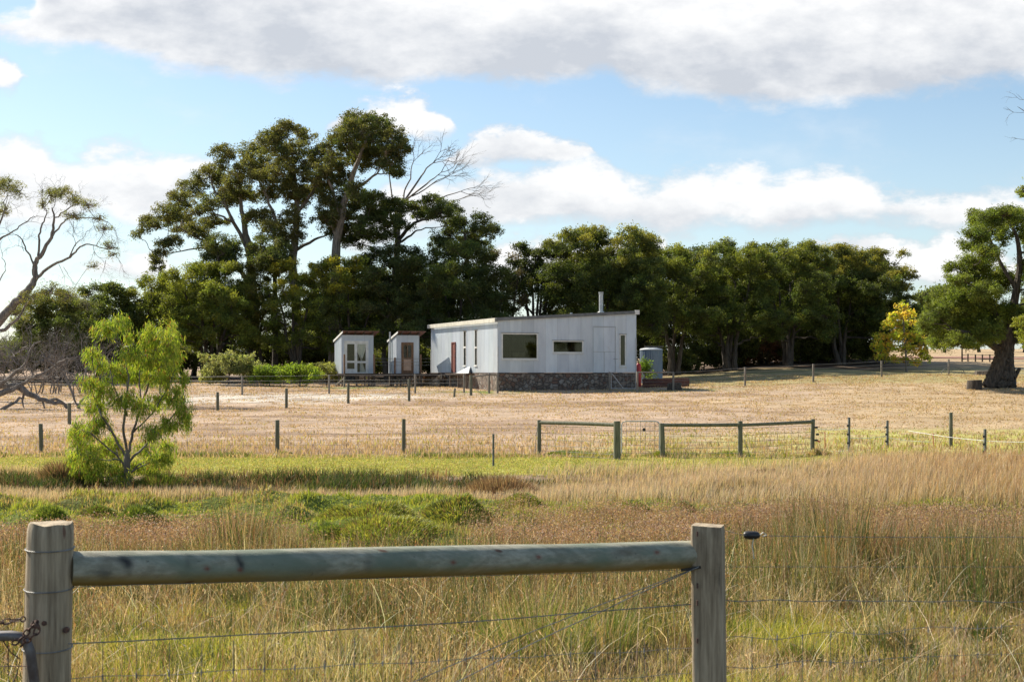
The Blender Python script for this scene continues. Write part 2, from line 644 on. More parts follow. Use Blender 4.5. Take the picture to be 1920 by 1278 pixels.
def m_glass():
    m = bpy.data.materials.new('window_glass')
    m.use_nodes = True
    g = NT(m.node_tree)
    g.n.clear()
    out = g.n.new('ShaderNodeOutputMaterial')
    gl = g.n.new('ShaderNodeBsdfGlossy')
    gl.inputs['Roughness'].default_value = 0.03
    gl.inputs['Color'].default_value = (0.55, 0.58, 0.54, 1)
    tr = g.n.new('ShaderNodeBsdfTransparent')
    tr.inputs[0].default_value = (0.92, 0.93, 0.89, 1)
    fr = g.n.new('ShaderNodeFresnel')
    fr.inputs[0].default_value = 1.45
    mx = g.n.new('ShaderNodeMixShader')
    g.l.new(fr.outputs[0], mx.inputs[0])
    g.l.new(tr.outputs[0], mx.inputs[1])
    g.l.new(gl.outputs[0], mx.inputs[2])
    g.l.new(mx.outputs[0], out.inputs[0])
    return m


GLASS = m_glass()


def m_fore(name, c1, c2, cdark, axis=(14, 14, 0.8), green=None, knots=True, moss=None):
    """weathered foreground timber with grain, knots and stains"""
    m, g, b = new_mat(name)
    oc = objco(g)
    mp = g.n.new('ShaderNodeMapping')
    g.l.new(oc, mp.inputs[0])
    mp.inputs['Scale'].default_value = axis
    n = g.noise(mp.outputs[0], 3.0, 9, 0.68)
    c = g.mix(g.smooth(n, 0.3, 0.7), (*c1, 1), (*c2, 1))
    mp2 = g.n.new('ShaderNodeMapping')
    g.l.new(oc, mp2.inputs[0])
    mp2.inputs['Scale'].default_value = tuple(a ** 0.5 for a in axis)
    n2 = g.noise(mp2.outputs[0], 2.6, 5, 0.6)
    c = g.mix(g.smooth(n2, 0.50, 0.74, 0, 0.75), c, (*cdark, 1))
    if green:
        n3 = g.noise(mp2.outputs[0], 1.4, 4, 0.6, dist=0.4)
        c = g.mix(g.smooth(n3, 0.40, 0.62, 0, 0.85), c, (*green, 1))
    if moss:
        ch_ = g.sep(attr(g))
        z = ch_[0]
        c = g.mix(g.math('MULTIPLY', z, g.smooth(n2, 0.3, 0.6, 0.5, 1.0)), c, (*moss, 1))
        c = g.mix(g.math('MULTIPLY', ch_[1], g.smooth(n, 0.2, 0.6, 0.7, 1.0)), c, (0.022, 0.022, 0.022, 1))
        c = g.mix(ch_[2], c, (0.20, 0.05, 0.03, 1))
    cr = g.noise(mp.outputs[0], 7.0, 3, 0.5)
    c = g.mix(g.smooth(cr, 0.68, 0.78, 0, 0.6), c, (0.03, 0.025, 0.02, 1))
    if knots:
        vo = g.n.new('ShaderNodeTexVoronoi')
        vo.inputs['Scale'].default_value = 3.3
        g.l.new(mp2.outputs[0], vo.inputs['Vector'])
        k = g.smooth(g.math('ADD', vo.outputs[0], g.math('MULTIPLY', n2, 0.10)), 0.16, 0.10)
        c = g.mix(g.math('MULTIPLY', k, 0.8), c, (0.13, 0.045, 0.025, 1))
    g.l.new(c, b.inputs['Base Color'])
    b.inputs['Roughness'].default_value = 0.82
    bump(g, b, g.math('SUBTRACT', n, g.smooth(cr, 0.68, 0.78, 0, 0.8)), 0.55, 0.006)
    return m


FPOST = m_fore('weathered_fence_post', (0.21, 0.16, 0.10), (0.53, 0.43, 0.295), (0.11, 0.078, 0.045))
FRAIL = m_fore('green_weathered_rail', (0.24, 0.23, 0.165), (0.46, 0.44, 0.34), (0.12, 0.095, 0.06), (0.8, 14, 14),
               green=(0.17, 0.21, 0.15), moss=(0.27, 0.19, 0.05))


def m_ground():
    m, g, b = new_mat('paddock_ground')
    c = attr(g)
    gm = g.n.new('ShaderNodeNewGeometry')
    p = gm.outputs['Position']
    n1 = g.noise(p, 0.55, 8, 0.62)
    n2 = g.noise(p, 6.0, 7, 0.68)
    mp = g.n.new('ShaderNodeMapping')
    g.l.new(p, mp.inputs[0])
    mp.inputs['Scale'].default_value = (0.5, 1.0, 1)
    n3 = g.noise(mp.outputs[0], 1.7, 6, 0.65)
    k = g.math('ADD', g.smooth(n1, 0.3, 0.7, 0.80, 1.12), g.smooth(n2, 0.25, 0.75, -0.22, 0.22))
    c = g.mix(1.0, c, g.comb(k, k, k), 'MULTIPLY')
    c = g.mix(g.smooth(n3, 0.60, 0.74, 0, 0.45), c, (0.17, 0.115, 0.065, 1))
    c = g.mix(g.smooth(g.noise(p, 0.9, 6, 0.6, dist=0.5), 0.60, 0.72, 0, 0.40), c, (0.50, 0.40, 0.27, 1))
    g.l.new(c, b.inputs['Base Color'])
    b.inputs['Roughness'].default_value = 0.95
    b.inputs['Specular IOR Level'].default_value = 0.1
    bump(g, b, g.math('ADD', n2, g.math('MULTIPLY', n3, 1.5)), 0.9, 0.10)
    return m


GROUND = m_ground()

# ------------------------------------------------------------------ colours (albedo)
C_DRY = np.array([0.47, 0.35, 0.25])
C_DRY2 = np.array([0.47, 0.35, 0.19])
C_SAND = np.array([0.58, 0.52, 0.44])
C_LAWN = np.array([0.38, 0.38, 0.10])
C_DUFF = np.array([0.10, 0.07, 0.05])
C_SOIL = np.array([0.07, 0.058, 0.028])


def pxpy(x, y, z):
    yy = np.maximum(y, 1)
    return 960 + F * x / yy, HY - F * (z - CZ) / yy


def ground_color(x, y):
    z = gz(x, y)
    n = fbm(x, y, 0.35, 21)
    n2 = fbm(x, y, 1.3, 27)
    c = C_DRY[None] * (0.85 + 0.3 * n[:, None])
    dp = sstep(fbm(x, y * 2.2, 0.16, 77, 4), 0.50, 0.64)[:, None]
    c = c * (1 - dp * np.array([0.30, 0.34, 0.36]))
    # yellower patches on the right side of the paddock
    yw = sstep(x / np.maximum(y, 10) + (n - 0.5) * 0.3, 0.10, 0.30)[:, None]
    c = c * (1 - yw * 0.6) + C_DRY2[None] * yw * 0.6
    # faint green in the paddock right beyond the gate
    gp = (sstep(y, 36, 39) * (1 - sstep(y, 44, 52)) * sstep(n2 + 0.25 * sstep(x, 0, 10), 0.42, 0.68) * sstep(x, 1.0, 3.5))[:, None]
    c = c * (1 - 0.65 * gp) + C_LAWN * 1.15 * 0.65 * gp
    # lawn strip
    lw = (sstep(y + (n - 0.5) * 1.5, 30.8, 31.5) * (1 - sstep(y + (n2 - 0.5) * 1.0, 37.5, 39.2)))
    rr = sstep(x, 9.5, 11.5) * sstep(y, 34, 36) * (1 - sstep(y, 50, 54)) * sstep(n2, 0.35, 0.6) * 0.8
    lw = np.maximum(lw, rr)[:, None]
    c = c * (1 - lw) + (C_LAWN * (0.85 + 0.4 * n2[:, None])) * lw
    # soil and thatch under the rushes
    so_ = (1 - sstep(y, 29.5, 31.2))[:, None]
    c = c * (1 - so_) + (C_SOIL * (0.7 + 0.6 * n2[:, None])) * so_
    gb = (sstep(y, 14.5, 16.5) * (1 - sstep(y, 24, 26)) * (1 - 0.7 * sstep(x, 1.5, 4.0)) * sstep(n + 0.3 * n2, 0.42, 0.7))[:, None]
    c = c * (1 - gb) + np.array([0.13, 0.16, 0.035]) * gb
    # pale sand in front of the huts
    sx = np.exp(-((x + 10.5) / 5.5) ** 2 - ((y - 78.0) / 3.2) ** 2) + 0.8 * np.exp(-((x + 17) / 6) ** 2 - ((y - 74) / 2.4) ** 2)
    sx = np.clip(sx * 1.9 * sstep(n2, 0.22, 0.55), 0, 1)[:, None]
    c = c * (1 - sx) + C_SAND * sx
    # green patches under the deck and beside the house
    gg = np.exp(-((x + 1.5) / 3.0) ** 2 - ((y - 83) / 1.6) ** 2) + np.exp(-((x + 9.5) / 3.5) ** 2 - ((y - 90.5) / 2.0) ** 2) \
        + np.exp(-((x - 9.5) / 3.5) ** 2 - ((y - 85.5) / 2.2) ** 2)
    gg = np.clip(gg * 1.3 * sstep(n2, 0.30, 0.6), 0, 1)[:, None]
    c = c * (1 - gg) + np.array([0.16, 0.20, 0.05]) * gg
    # mown yellowish green behind the right fence
    mg = (sstep(y, 88, 92) * (1 - sstep(y, 112, 116)) * sstep(x, 9, 13))[:, None] * 0.75
    c = c * (1 - mg) + np.array([0.34, 0.30, 0.13]) * mg
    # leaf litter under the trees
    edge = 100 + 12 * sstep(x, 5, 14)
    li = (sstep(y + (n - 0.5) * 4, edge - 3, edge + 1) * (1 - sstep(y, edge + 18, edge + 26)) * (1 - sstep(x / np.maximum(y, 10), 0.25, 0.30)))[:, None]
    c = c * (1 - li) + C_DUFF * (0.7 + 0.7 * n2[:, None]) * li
    return c


def make_ground():
    def axis(fine, lim, n_out, far):
        a = np.arange(-lim, lim + 1e-6, fine)
        g_ = lim + np.geomspace(fine, far - lim, n_out)
        return np.concatenate([-g_[::-1], a, g_])
    xs = axis(0.16, 13, 90, 4000)
    ys = np.concatenate([-np.geomspace(1, 400, 16)[::-1], np.arange(0, 6, 0.5), np.arange(6, 40, 0.14), 40 + np.cumsum(np.geomspace(0.15, 0.6, 190)),])
    ys = np.concatenate([ys, ys[-1] + np.geomspace(0.8, 4000, 60)])
    Xg, Yg = np.meshgrid(xs, ys)
    x, y = Xg.ravel(), Yg.ravel()
    z = gz(x, y)
    c = ground_color(x, y)
    nx, ny = len(xs), len(ys)
    i = np.arange(nx * (ny - 1)).reshape(ny - 1, nx)[:, :-1].ravel()
    q = np.stack([i, i + 1, i + nx + 1, i + nx], 1)
    o = tri_mesh('ground', np.stack([x, y, z], 1), q, c, GROUND, None, True)
    tag(o, kind='structure')


make_ground()


def ribbon(name, pts, width, mat, lift=0.03, cols=None):
    v, f = [], []
    pts = [Vector(p) for p in pts]
    fine = []
    for a, b in zip(pts[:-1], pts[1:]):
        for k in range(10):
            fine.append(a.lerp(b, k / 10))
    fine.append(pts[-1])
    for i, p in enumerate(fine):
        d = (fine[min(i + 1, len(fine) - 1)] - fine[max(i - 1, 0)])
        n = Vector((-d.y, d.x, 0)).normalized()
        for k in range(5):
            q = p + n * width * (k / 4 - 0.5)
            v.append((q.x, q.y, gzf(q.x, q.y) + lift))
    for i in range(len(fine) - 1):
        for k in range(4):
            a = i * 5 + k
            f.append((a, a + 5, a + 6, a + 1))
    m = MB()
    m.add(v, f)
    o = m.build(name, mat)
    return tag(o, kind='structure')


ROADM = m_noise('red_gravel', (0.22, 0.11, 0.07), (0.34, 0.19, 0.13), (1, 1, 1), 1.5, 0.95, 0.3, 0.03)
ribbon('road', [(32, 141, 0), (38, 138, 0), (46, 134, 0), (60, 131, 0), (90, 128, 0)], 5.5, ROADM, 0.06)


# ------------------------------------------------------------------ grass
def blades(B, h, w, ang, lean, c0, c1, segs=3, rng=RNG):
    n = len(B)
    L = np.stack([np.cos(ang), np.sin(ang), np.zeros(n)], 1)
    th = rng.uniform(0, 2 * math.pi, n)
    D = np.stack([np.cos(th), np.sin(th), np.zeros(n)], 1)
    V = np.zeros((n, 2 * segs + 1, 3), np.float32)
    Cc = np.zeros((n, 2 * segs + 1, 3), np.float32)
    for k in range(segs + 1):
        t = k / segs
        zz = h * t * (1 - 0.35 * lean * t)
        p = B + L * (h * lean * t ** 1.7)[:, None]
        p[:, 2] += zz
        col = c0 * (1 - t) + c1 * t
        if k == segs:
            V[:, 2 * segs] = p
            Cc[:, 2 * segs] = col
        else:
            ww = (w * (1 - 0.55 * t) / 2)[:, None]
            V[:, 2 * k] = p - D * ww
            V[:, 2 * k + 1] = p + D * ww
            Cc[:, 2 * k] = col
            Cc[:, 2 * k + 1] = col
    T = []
    for k in range(segs - 1):
        a = 2 * k
        T += [(a, a + 1, a + 3), (a, a + 3, a + 2)]
    T.append((2 * segs - 2, 2 * segs - 1, 2 * segs))
    T = np.array(T)[None] + (np.arange(n) * (2 * segs + 1))[:, None, None]
    return V.reshape(-1, 3), T.reshape(-1, 3), Cc.reshape(-1, 3)


def leafcards(C, L, W_, A, cols, rng=RNG):
    """rhombic leaves: centre, length, width, long axis"""
    n = len(C)
    R = rng.normal(size=(n, 3))
    Bx = np.cross(A, R)
    Bx /= np.linalg.norm(Bx, axis=1, keepdims=True) + 1e-9
    V = np.stack([C - A * L[:, None] / 2, C + Bx * W_[:, None] / 2, C + A * L[:, None] / 2, C - Bx * W_[:, None] / 2], 1)
    T = np.array([(0, 1, 2), (0, 2, 3)])[None] + (np.arange(n) * 4)[:, None, None]
    return V.reshape(-1, 3), T.reshape(-1, 3), np.repeat(cols, 4, axis=0)


def join(parts):
    V, T, C = [], [], []
    o = 0
    for v, t, c in parts:
        V.append(v)
        T.append(t + o)
        C.append(c)
        o += len(v)
    return np.concatenate(V), np.concatenate(T), np.concatenate(C)


def sample(n, y0, y1, umax=0.41, rng=RNG):
    """uniform per area inside the wedge in front of the camera"""
    y = np.sqrt(rng.uniform(y0 ** 2, y1 ** 2, n))
    u = rng.uniform(-umax, umax, n)
    return u * y, y


def palette(n, cols, ws, jit=0.30, rng=RNG):
    cols = np.array(cols, float)
    i = rng.choice(len(cols), n, p=np.array(ws) / sum(ws))
    c = cols[i] * rng.uniform(1 - jit, 1 + jit, (n, 1))
    c = c * rng.uniform(1 - jit / 3, 1 + jit / 3, (n, 3))
    return c


GREEN_R = (0.10, 0.145, 0.035)
GREEN_D = (0.05, 0.085, 0.03)
GREEN_B = (0.21, 0.28, 0.045)
GREEN_Y = (0.38, 0.38, 0.07)
STRAW = (0.48, 0.36, 0.19)
STRAW_P = (0.64, 0.51, 0.37)
GOLD = (0.50, 0.37, 0.14)
REDB = (0.27, 0.14, 0.085)
BROWN = (0.20, 0.13, 0.075)
ORNG = (0.46, 0.27, 0.12)


def rush_density(x, y):
    px, _ = pxpy(x, y, gz(x, y))
    n = fbm(x, y, 0.55, 41, 3)
    right = sstep(px, 1250, 1480)
    left = 1 - sstep(px, 430, 620)
    dr = right * sstep(y, 9.3, 10.6) * (1 - sstep(y, 13.2, 14.2)) * 1.3
    dl = left * sstep(y, 8.0, 9.6) * (1 - sstep(y, 12.0, 13.5)) * 1.2
    dm = (1 - right) * (1 - left) * sstep(y, 8.0, 9.6) * (1 - sstep(y, 12.0, 13.2)) * 1.15
    return (dr + dl + dm) * sstep(n, 0.28, 0.50), n


def stuff(name, parts, label=None):
    V, T, C = join(parts)
    o = tri_mesh(name, V, T, C, GRASS)
    tag(o, label, None, None, 'stuff')
    return o


def make_rushes():
    parts = []
    # many clumps of stiff stems
    x, y = sample(6200, 7.2, 15)
    d, n = rush_density(x, y)
    k = RNG.random(len(x)) < d
    x, y = x[k], y[k]
    m = 30
    X = np.repeat(x, m) + RNG.normal(0, 0.085, len(x) * m)
    Y = np.repeat(y, m) + RNG.normal(0, 0.085, len(x) * m)
    hb = np.repeat(RNG.uniform(0.30, 0.86, len(x)) * (0.75 + 0.5 * fbm(x, y, 0.9, 47, 2)), m) * RNG.uniform(0.55, 1.1, len(X))
    ang = RNG.uniform(0, 2 * math.pi, len(X))
    px = 960 + F * X / Y
    hb *= 0.62 + 0.16 * sstep(px, 1330, 1500) + 0.26 * np.exp(-((px - 1540) / 90) ** 2) + 0.10 * np.exp(-((px - 450) / 90) ** 2)
    hb *= (0.62 + 0.38 * sstep(Y, 7.5, 10.5))
    B = np.stack([X, Y, gz(X, Y) - 0.02], 1)
    w = np.maximum(0.0035, Y * 0.00042) * RNG.uniform(0.7, 1.4, len(X))
    own = RNG.random((len(X), 1)) < 0.3
    c0 = np.where(own, palette(len(X), [GREEN_R, STRAW], [2, 1]), np.repeat(palette(len(x), [GREEN_R, GREEN_D, GREEN_B, STRAW], [5, 5, 1.5, .6]), m, axis=0))
    c1 = np.where(own, palette(len(X), [REDB, STRAW_P, GREEN_R], [2, 2, 1]), np.repeat(palette(len(x), [REDB, STRAW, GREEN_R, GREEN_D, ORNG], [2.6, 2.2, 4.4, 2.2, 0.6]), m, axis=0))
    parts.append(blades(B, hb, w, ang, np.abs(RNG.normal(0.16, 0.20, len(X))), c0, c1, 3))
    # seed heads
    k = RNG.random(len(X)) < 0.40
    hd = hb[k]
    C = B[k].copy()
    C[:, 2] += hd * RNG.uniform(0.78, 0.98, k.sum())
    C[:, :2] += RNG.normal(0, 0.03, (k.sum(), 2))
    A = RNG.normal(0, 0.5, (k.sum(), 3))
    A[:, 2] += 1
    A /= np.linalg.norm(A, axis=1, keepdims=True)
    parts.append(leafcards(C, RNG.uniform(0.015, 0.035, k.sum()), RNG.uniform(0.004, 0.008, k.sum()), A,
                           palette(k.sum(), [REDB, ORNG, BROWN, STRAW], [4, 1, 2, 1.5])))
    return stuff('rushes', parts)


def make_redgrass():
    """fine reddish grass heads in the middle and right"""
    parts = []
    x, y = sample(150000, 13, 24)
    z = gz(x, y)
    px, py = pxpy(x, y, z)
    n = fbm(x, y, 0.5, 61, 3)
    d = sstep(px, 850, 960) * (1 - sstep(px, 1960, 2100)) * (0.25 + 0.75 * sstep(n, 0.42, 0.58)) * sstep(y, 13, 14) * (1 - sstep(y, 17.5, 20.5))
    d = np.maximum(d, (1 - sstep(px, 380, 620)) * sstep(y, 13, 13.8) * (1 - sstep(y, 15.2, 16.5)) * sstep(n, 0.36, 0.5))
    k = RNG.random(len(x)) < d
    x, y, z = x[k], y[k], z[k]
    N = len(x)
    h = RNG.uniform(0.16, 0.38, N)
    ang = RNG.normal(0.2, 1.2, N)
    B = np.stack([x, y, z], 1)
    parts.append(blades(B, h, np.maximum(0.003, y * 0.00034), ang, np.abs(RNG.normal(0.2, 0.15, N)),
                        palette(N, [GREEN_R, STRAW, BROWN], [2, 2, 1]), palette(N, [REDB, STRAW, ORNG], [4, 1.6, 1]), 2))
    m = 4
    C = np.repeat(B, m, axis=0)
    C[:, 2] += np.repeat(h, m) * RNG.uniform(0.7, 1.02, N * m)
    C[:, :2] += RNG.normal(0, 0.05, (N * m, 2))
    A = RNG.normal(0, 1, (N * m, 3))
    A /= np.linalg.norm(A, axis=1, keepdims=True)
    parts.append(leafcards(C, RNG.uniform(0.015, 0.04, N * m), RNG.uniform(0.006, 0.012, N * m), A,
                           palette(N * m, [(0.38, 0.24, 0.17), (0.28, 0.17, 0.12), (0.50, 0.36, 0.25)], [3, 2, 2])))
    return stuff('red_seed_grass', parts)


def make_near_grass():
    parts = []
    # short yellow green turf with straw stalks
    x, y = sample(300000, 6.2, 13)
    n = fbm(x, y, 0.8, 71, 3)
    n2 = fbm(x, y, 2.5, 75, 2)
    k = RNG.random(len(x)) < (0.35 + 0.65 * sstep(n2, 0.3, 0.6))
    x, y, n, n2 = x[k], y[k], n[k], n2[k]
    N = len(x)
    h = RNG.uniform(0.04, 0.13, N) * (0.5 + 1.2 * n)
    B = np.stack([x, y, gz(x, y) - 0.01], 1)
    g_ = sstep(n + RNG.normal(0, 0.05, N), 0.38, 0.50)[:, None]
    c = palette(N, [(0.52, 0.50, 0.08), (0.30, 0.36, 0.06), GREEN_R, (0.58, 0.50, 0.15)], [5, 3, 1, 3]) * g_ + palette(N, [STRAW, STRAW_P, GREEN_Y, BROWN], [4, 2, 2, 1.5]) * (1 - g_)
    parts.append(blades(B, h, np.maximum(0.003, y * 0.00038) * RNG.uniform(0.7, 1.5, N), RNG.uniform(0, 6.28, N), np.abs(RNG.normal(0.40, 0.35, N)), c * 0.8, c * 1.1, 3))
    # long straw stalks, bent
    x, y = sample(4200, 6.2, 12.5)
    n = fbm(x, y, 1.1, 81, 3)
    k = RNG.random(len(x)) < 0.15 + 0.85 * sstep(n, 0.44, 0.58)
    x, y = x[k], y[k]
    m = 14
    tuft = palette(len(x), [STRAW, (0.68, 0.56, 0.37), GOLD, GREEN_R, REDB, GREEN_D], [3, 2.4, 0.8, 3.0, 2.4, 1.6])
    hh = RNG.uniform(0.12, 0.42, len(x))
    la = RNG.uniform(0, 6.28, len(x))
    X = np.repeat(x, m) + RNG.normal(0, 0.055, len(x) * m)
    Y = np.repeat(y, m) + RNG.normal(0, 0.055, len(x) * m)
    N = len(X)
    h = np.repeat(hh, m) * RNG.uniform(0.5, 1.15, N)
    B = np.stack([X, Y, gz(X, Y)], 1)
    c = np.repeat(tuft, m, axis=0) * RNG.uniform(0.7, 1.25, (N, 1))
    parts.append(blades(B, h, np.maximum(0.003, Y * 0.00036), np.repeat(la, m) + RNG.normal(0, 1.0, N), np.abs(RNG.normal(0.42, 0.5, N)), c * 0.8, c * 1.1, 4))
    k = RNG.random(N) < 0.35
    C = B[k].copy()
    C[:, 2] += h[k] * 0.86
    C[:, :2] += RNG.normal(0, 0.05, (k.sum(), 2))
    A = RNG.normal(0, 0.6, (k.sum(), 3))
    A[:, 2] += 1
    A /= np.linalg.norm(A, axis=1, keepdims=True)
    parts.append(leafcards(C, RNG.uniform(0.015, 0.035, k.sum()), RNG.uniform(0.003, 0.007, k.sum()), A, palette(k.sum(), [STRAW_P, STRAW, REDB], [3, 3, 1])))
    # bent and broken dead stems lying across the rest
    x, y = sample(900, 6.4, 13)
    N = len(x)
    B = np.stack([x, y, gz(x, y)], 1)
    c = palette(N, [(0.78, 0.68, 0.50), (0.62, 0.50, 0.33), STRAW], [4, 2, 1])
    parts.append(blades(B, RNG.uniform(0.25, 0.62, N), np.maximum(0.004, y * 0.00050), RNG.uniform(0, 6.28, N), RNG.uniform(0.3, 1.5, N), c, c, 4))
    return stuff('near_grass', parts)


def make_mid_green():
    """lumpy green growth on the damp ground"""
    x, y = sample(330000, 14.0, 30.5)
    z = gz(x, y)
    px, py = pxpy(x, y, z)
    n = fbm(x, y, 0.8, 91, 3)
    d = (0.55 + 0.45 * sstep(n, 0.35, 0.55)) * (1 - 0.45 * sstep(px, 1150, 1400)) * (1 - 0.55 * sstep(y, 23, 26) * (1 - sstep(y, 28, 29)))
    k = RNG.random(len(x)) < d
    x, y, n, px = x[k], y[k], n[k], px[k]
    N = len(x)
    # hummocky height
    hb = 0.045 + 0.08 * sstep(fbm(x, y, 1.3, 95, 2), 0.48, 0.70)
    h = hb * RNG.uniform(0.6, 1.3, N)
    gsel = sstep(n + RNG.normal(0, 0.05, N) - 0.14 * sstep(px, 1050, 1350), 0.42, 0.54)[:, None]
    c = palette(N, [(0.42, 0.44, 0.07), GREEN_B, (0.32, 0.40, 0.06)], [4, 2.4, 3]) * gsel + palette(N, [STRAW, GREEN_Y, BROWN, (0.46, 0.42, 0.14)], [3, 3, 1, 2]) * (1 - gsel)
    hb2 = sstep(y, 28.6, 29.3) * (1 - sstep(y, 30.6, 31.0)) * (1 - sstep(x, -1.5, 1.0))
    h = np.maximum(h, hb2 * (0.10 + 0.34 * sstep(fbm(x, y, 1.1, 99, 2), 0.35, 0.65)) * RNG.uniform(0.5, 1.1, N))
    bank = (sstep(y, 28.7, 29.3))[:, None] * (1 - sstep(x, 0.0, 3.0))[:, None]
    c = c * (1 - bank) + palette(N, [GREEN_D, GREEN_R, BROWN], [3, 3, 2]) * bank
    B = np.stack([x, y, gz(x, y) - 0.01], 1)
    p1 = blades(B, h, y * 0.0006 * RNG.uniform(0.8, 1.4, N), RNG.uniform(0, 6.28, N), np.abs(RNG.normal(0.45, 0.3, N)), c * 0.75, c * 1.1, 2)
    # brown tops along the bank and in patches
    x, y = sample(60000, 22, 31)
    n = fbm(x, y, 0.6, 97, 3)
    px = 960 + F * x / y
    d = sstep(n, 0.42, 0.6) * sstep(y, 28.2, 29.4) * (1 - sstep(px, 1500, 1900) * 0.5) + 0.2 * sstep(n, 0.5, 0.65)
    k = RNG.random(len(x)) < d
    x, y = x[k], y[k]
    N = len(x)
    h = RNG.uniform(0.12, 0.34, N)
    c = palette(N, [BROWN, REDB, STRAW, GREEN_D], [3, 1.5, 2, 2])
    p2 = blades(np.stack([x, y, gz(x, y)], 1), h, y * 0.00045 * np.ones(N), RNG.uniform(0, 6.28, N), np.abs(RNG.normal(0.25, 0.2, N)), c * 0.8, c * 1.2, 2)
    return stuff('damp_green_grass', [p1, p2])


def make_straw_band():
    """pale feathery grass between the damp ground and the lawn"""
    x, y = sample(260000, 22.5, 36)
    px = 960 + F * x / y
    n = fbm(x, y, 0.45, 101, 3)
    yc = 26.8 + 1.2 * sstep(px, 800, 1100)
    d = np.exp(-((y - yc) / (1.5 + 2.0 * sstep(px, 850, 1250))) ** 2) * (0.45 + 0.55 * sstep(n, 0.35, 0.5))
    d = np.maximum(d, sstep(px + (n - .5) * 300, 1480, 1620) * sstep(y, 25, 27) * (1 - sstep(y, 33.5, 35.5)))
    d = np.maximum(d, (1 - sstep(px + (n - .5) * 150, 40, 200)) * sstep(y, 27, 28) * (1 - sstep(y, 31, 32.5)) * 0.5)
    k = RNG.random(len(x)) < d
    x, y, px = x[k], y[k], px[k]
    N = len(x)
    h = RNG.uniform(0.10, 0.28, N) * (1 + 0.35 * sstep(px, 900, 1200) + 0.55 * sstep(px, 1500, 1750))
    right = sstep(px + RNG.normal(0, 120, N), 1500, 1800)[:, None]
    c1 = palette(N, [(0.66, 0.52, 0.39), STRAW_P, (0.54, 0.39, 0.27)], [4, 3, 2]) * (1 - right) + palette(N, [(0.50, 0.31, 0.16), (0.58, 0.42, 0.26), REDB, STRAW_P], [3, 3, 0.7, 2]) * right
    c0 = palette(N, [STRAW, GREEN_R, BROWN], [4, 2, 1])
    p = blades(np.stack([x, y, gz(x, y) - .01], 1), h, y * 0.00040 * RNG.uniform(0.7, 1.3, N), RNG.normal(0.4, 1.1, N), np.abs(RNG.normal(0.22, 0.18, N)), c0, c1, 3)
    return stuff('feathery_straw_grass', [p])


def make_lawn_edge():
    """short lawn blades and the dark shaggy edges below the fences"""
    x, y = sample(150000, 30.8, 39)
    n = fbm(x, y, 1.0, 111, 3)
    N = len(x)
    h = RNG.uniform(0.02, 0.06, N)
    edge = np.exp(-((y - 38.4 - (fbm(x, x * 0, 0.3, 5) - .5) * 1.0) / 0.35) ** 2) * sstep(fbm(x, y, 0.9, 7, 2), 0.35, 0.6)
    h = h + edge * RNG.uniform(0.05, 0.22, N)
    c = palette(N, [(0.42, 0.42, 0.11), GREEN_B, (0.46, 0.43, 0.16), STRAW], [5, 1.5, 3, 1.5])
    e = edge[:, None]
    c = c * (1 - e) + palette(N, [GREEN_R, GREEN_B, BROWN], [3, 2, 1]) * e
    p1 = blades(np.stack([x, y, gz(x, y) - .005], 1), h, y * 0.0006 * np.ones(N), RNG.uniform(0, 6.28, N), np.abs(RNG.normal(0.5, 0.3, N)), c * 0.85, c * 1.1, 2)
    return stuff('lawn_grass', [p1])


def make_paddock_grass():
    x, y = sample(330000, 37.5, 104)
    u = x / y
    n = fbm(x, y, 0.35, 121, 3)
    n2 = fbm(x, y, 1.4, 125, 2)
    near = 1 - sstep(y, 39, 52)
    d = np.clip(0.55 * sstep(n2, 0.30, 0.62) + 0.45 * near, 0, 1)
    sx = np.exp(-((x + 10.5) / 5.5) ** 2 - ((y - 78.0) / 3.2) ** 2)
    d = d * (1 - 0.85 * np.clip(sx, 0, 1))
    # keep off the house and huts
    k = (RNG.random(len(x)) < d)
    xa, ya = x + 0.85, y - 84
    s_ = xa * 0.934 + ya * 0.358
    t_ = -xa * 0.358 + ya * 0.934
    k &= ~((s_ > -0.1) & (s_ < 9.2) & (t_ > -0.1) & (t_ < 13))
    x, y, n, n2, near, u = x[k], y[k], n[k], n2[k], near[k], u[k]
    N = len(x)
    h = (0.03 + 0.08 * n2 + 0.13 * near) * RNG.uniform(0.5, 1.3, N)
    gr = (sstep(n2, 0.50, 0.70) * (1 - sstep(y, 46, 56)) * (0.2 + 0.45 * sstep(x, 0.5, 3)) + 0.06)[:, None]
    isg = RNG.random((N, 1)) < gr
    c = np.where(isg, palette(N, [GREEN_Y, (0.34, 0.32, 0.10)], [1, 1]), palette(N, [(0.48, 0.35, 0.21), (0.50, 0.37, 0.25), (0.58, 0.45, 0.30), (0.42, 0.30, 0.18)], [4, 4, 1.5, 2], 0.12))
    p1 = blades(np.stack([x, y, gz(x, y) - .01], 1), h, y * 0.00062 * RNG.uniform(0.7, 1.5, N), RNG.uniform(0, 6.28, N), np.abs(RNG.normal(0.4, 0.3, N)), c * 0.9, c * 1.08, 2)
    return stuff('dry_paddock_grass', [p1])


make_rushes()
make_redgrass()
make_near_grass()
make_mid_green()
make_straw_band()
make_lawn_edge()
make_paddock_grass()


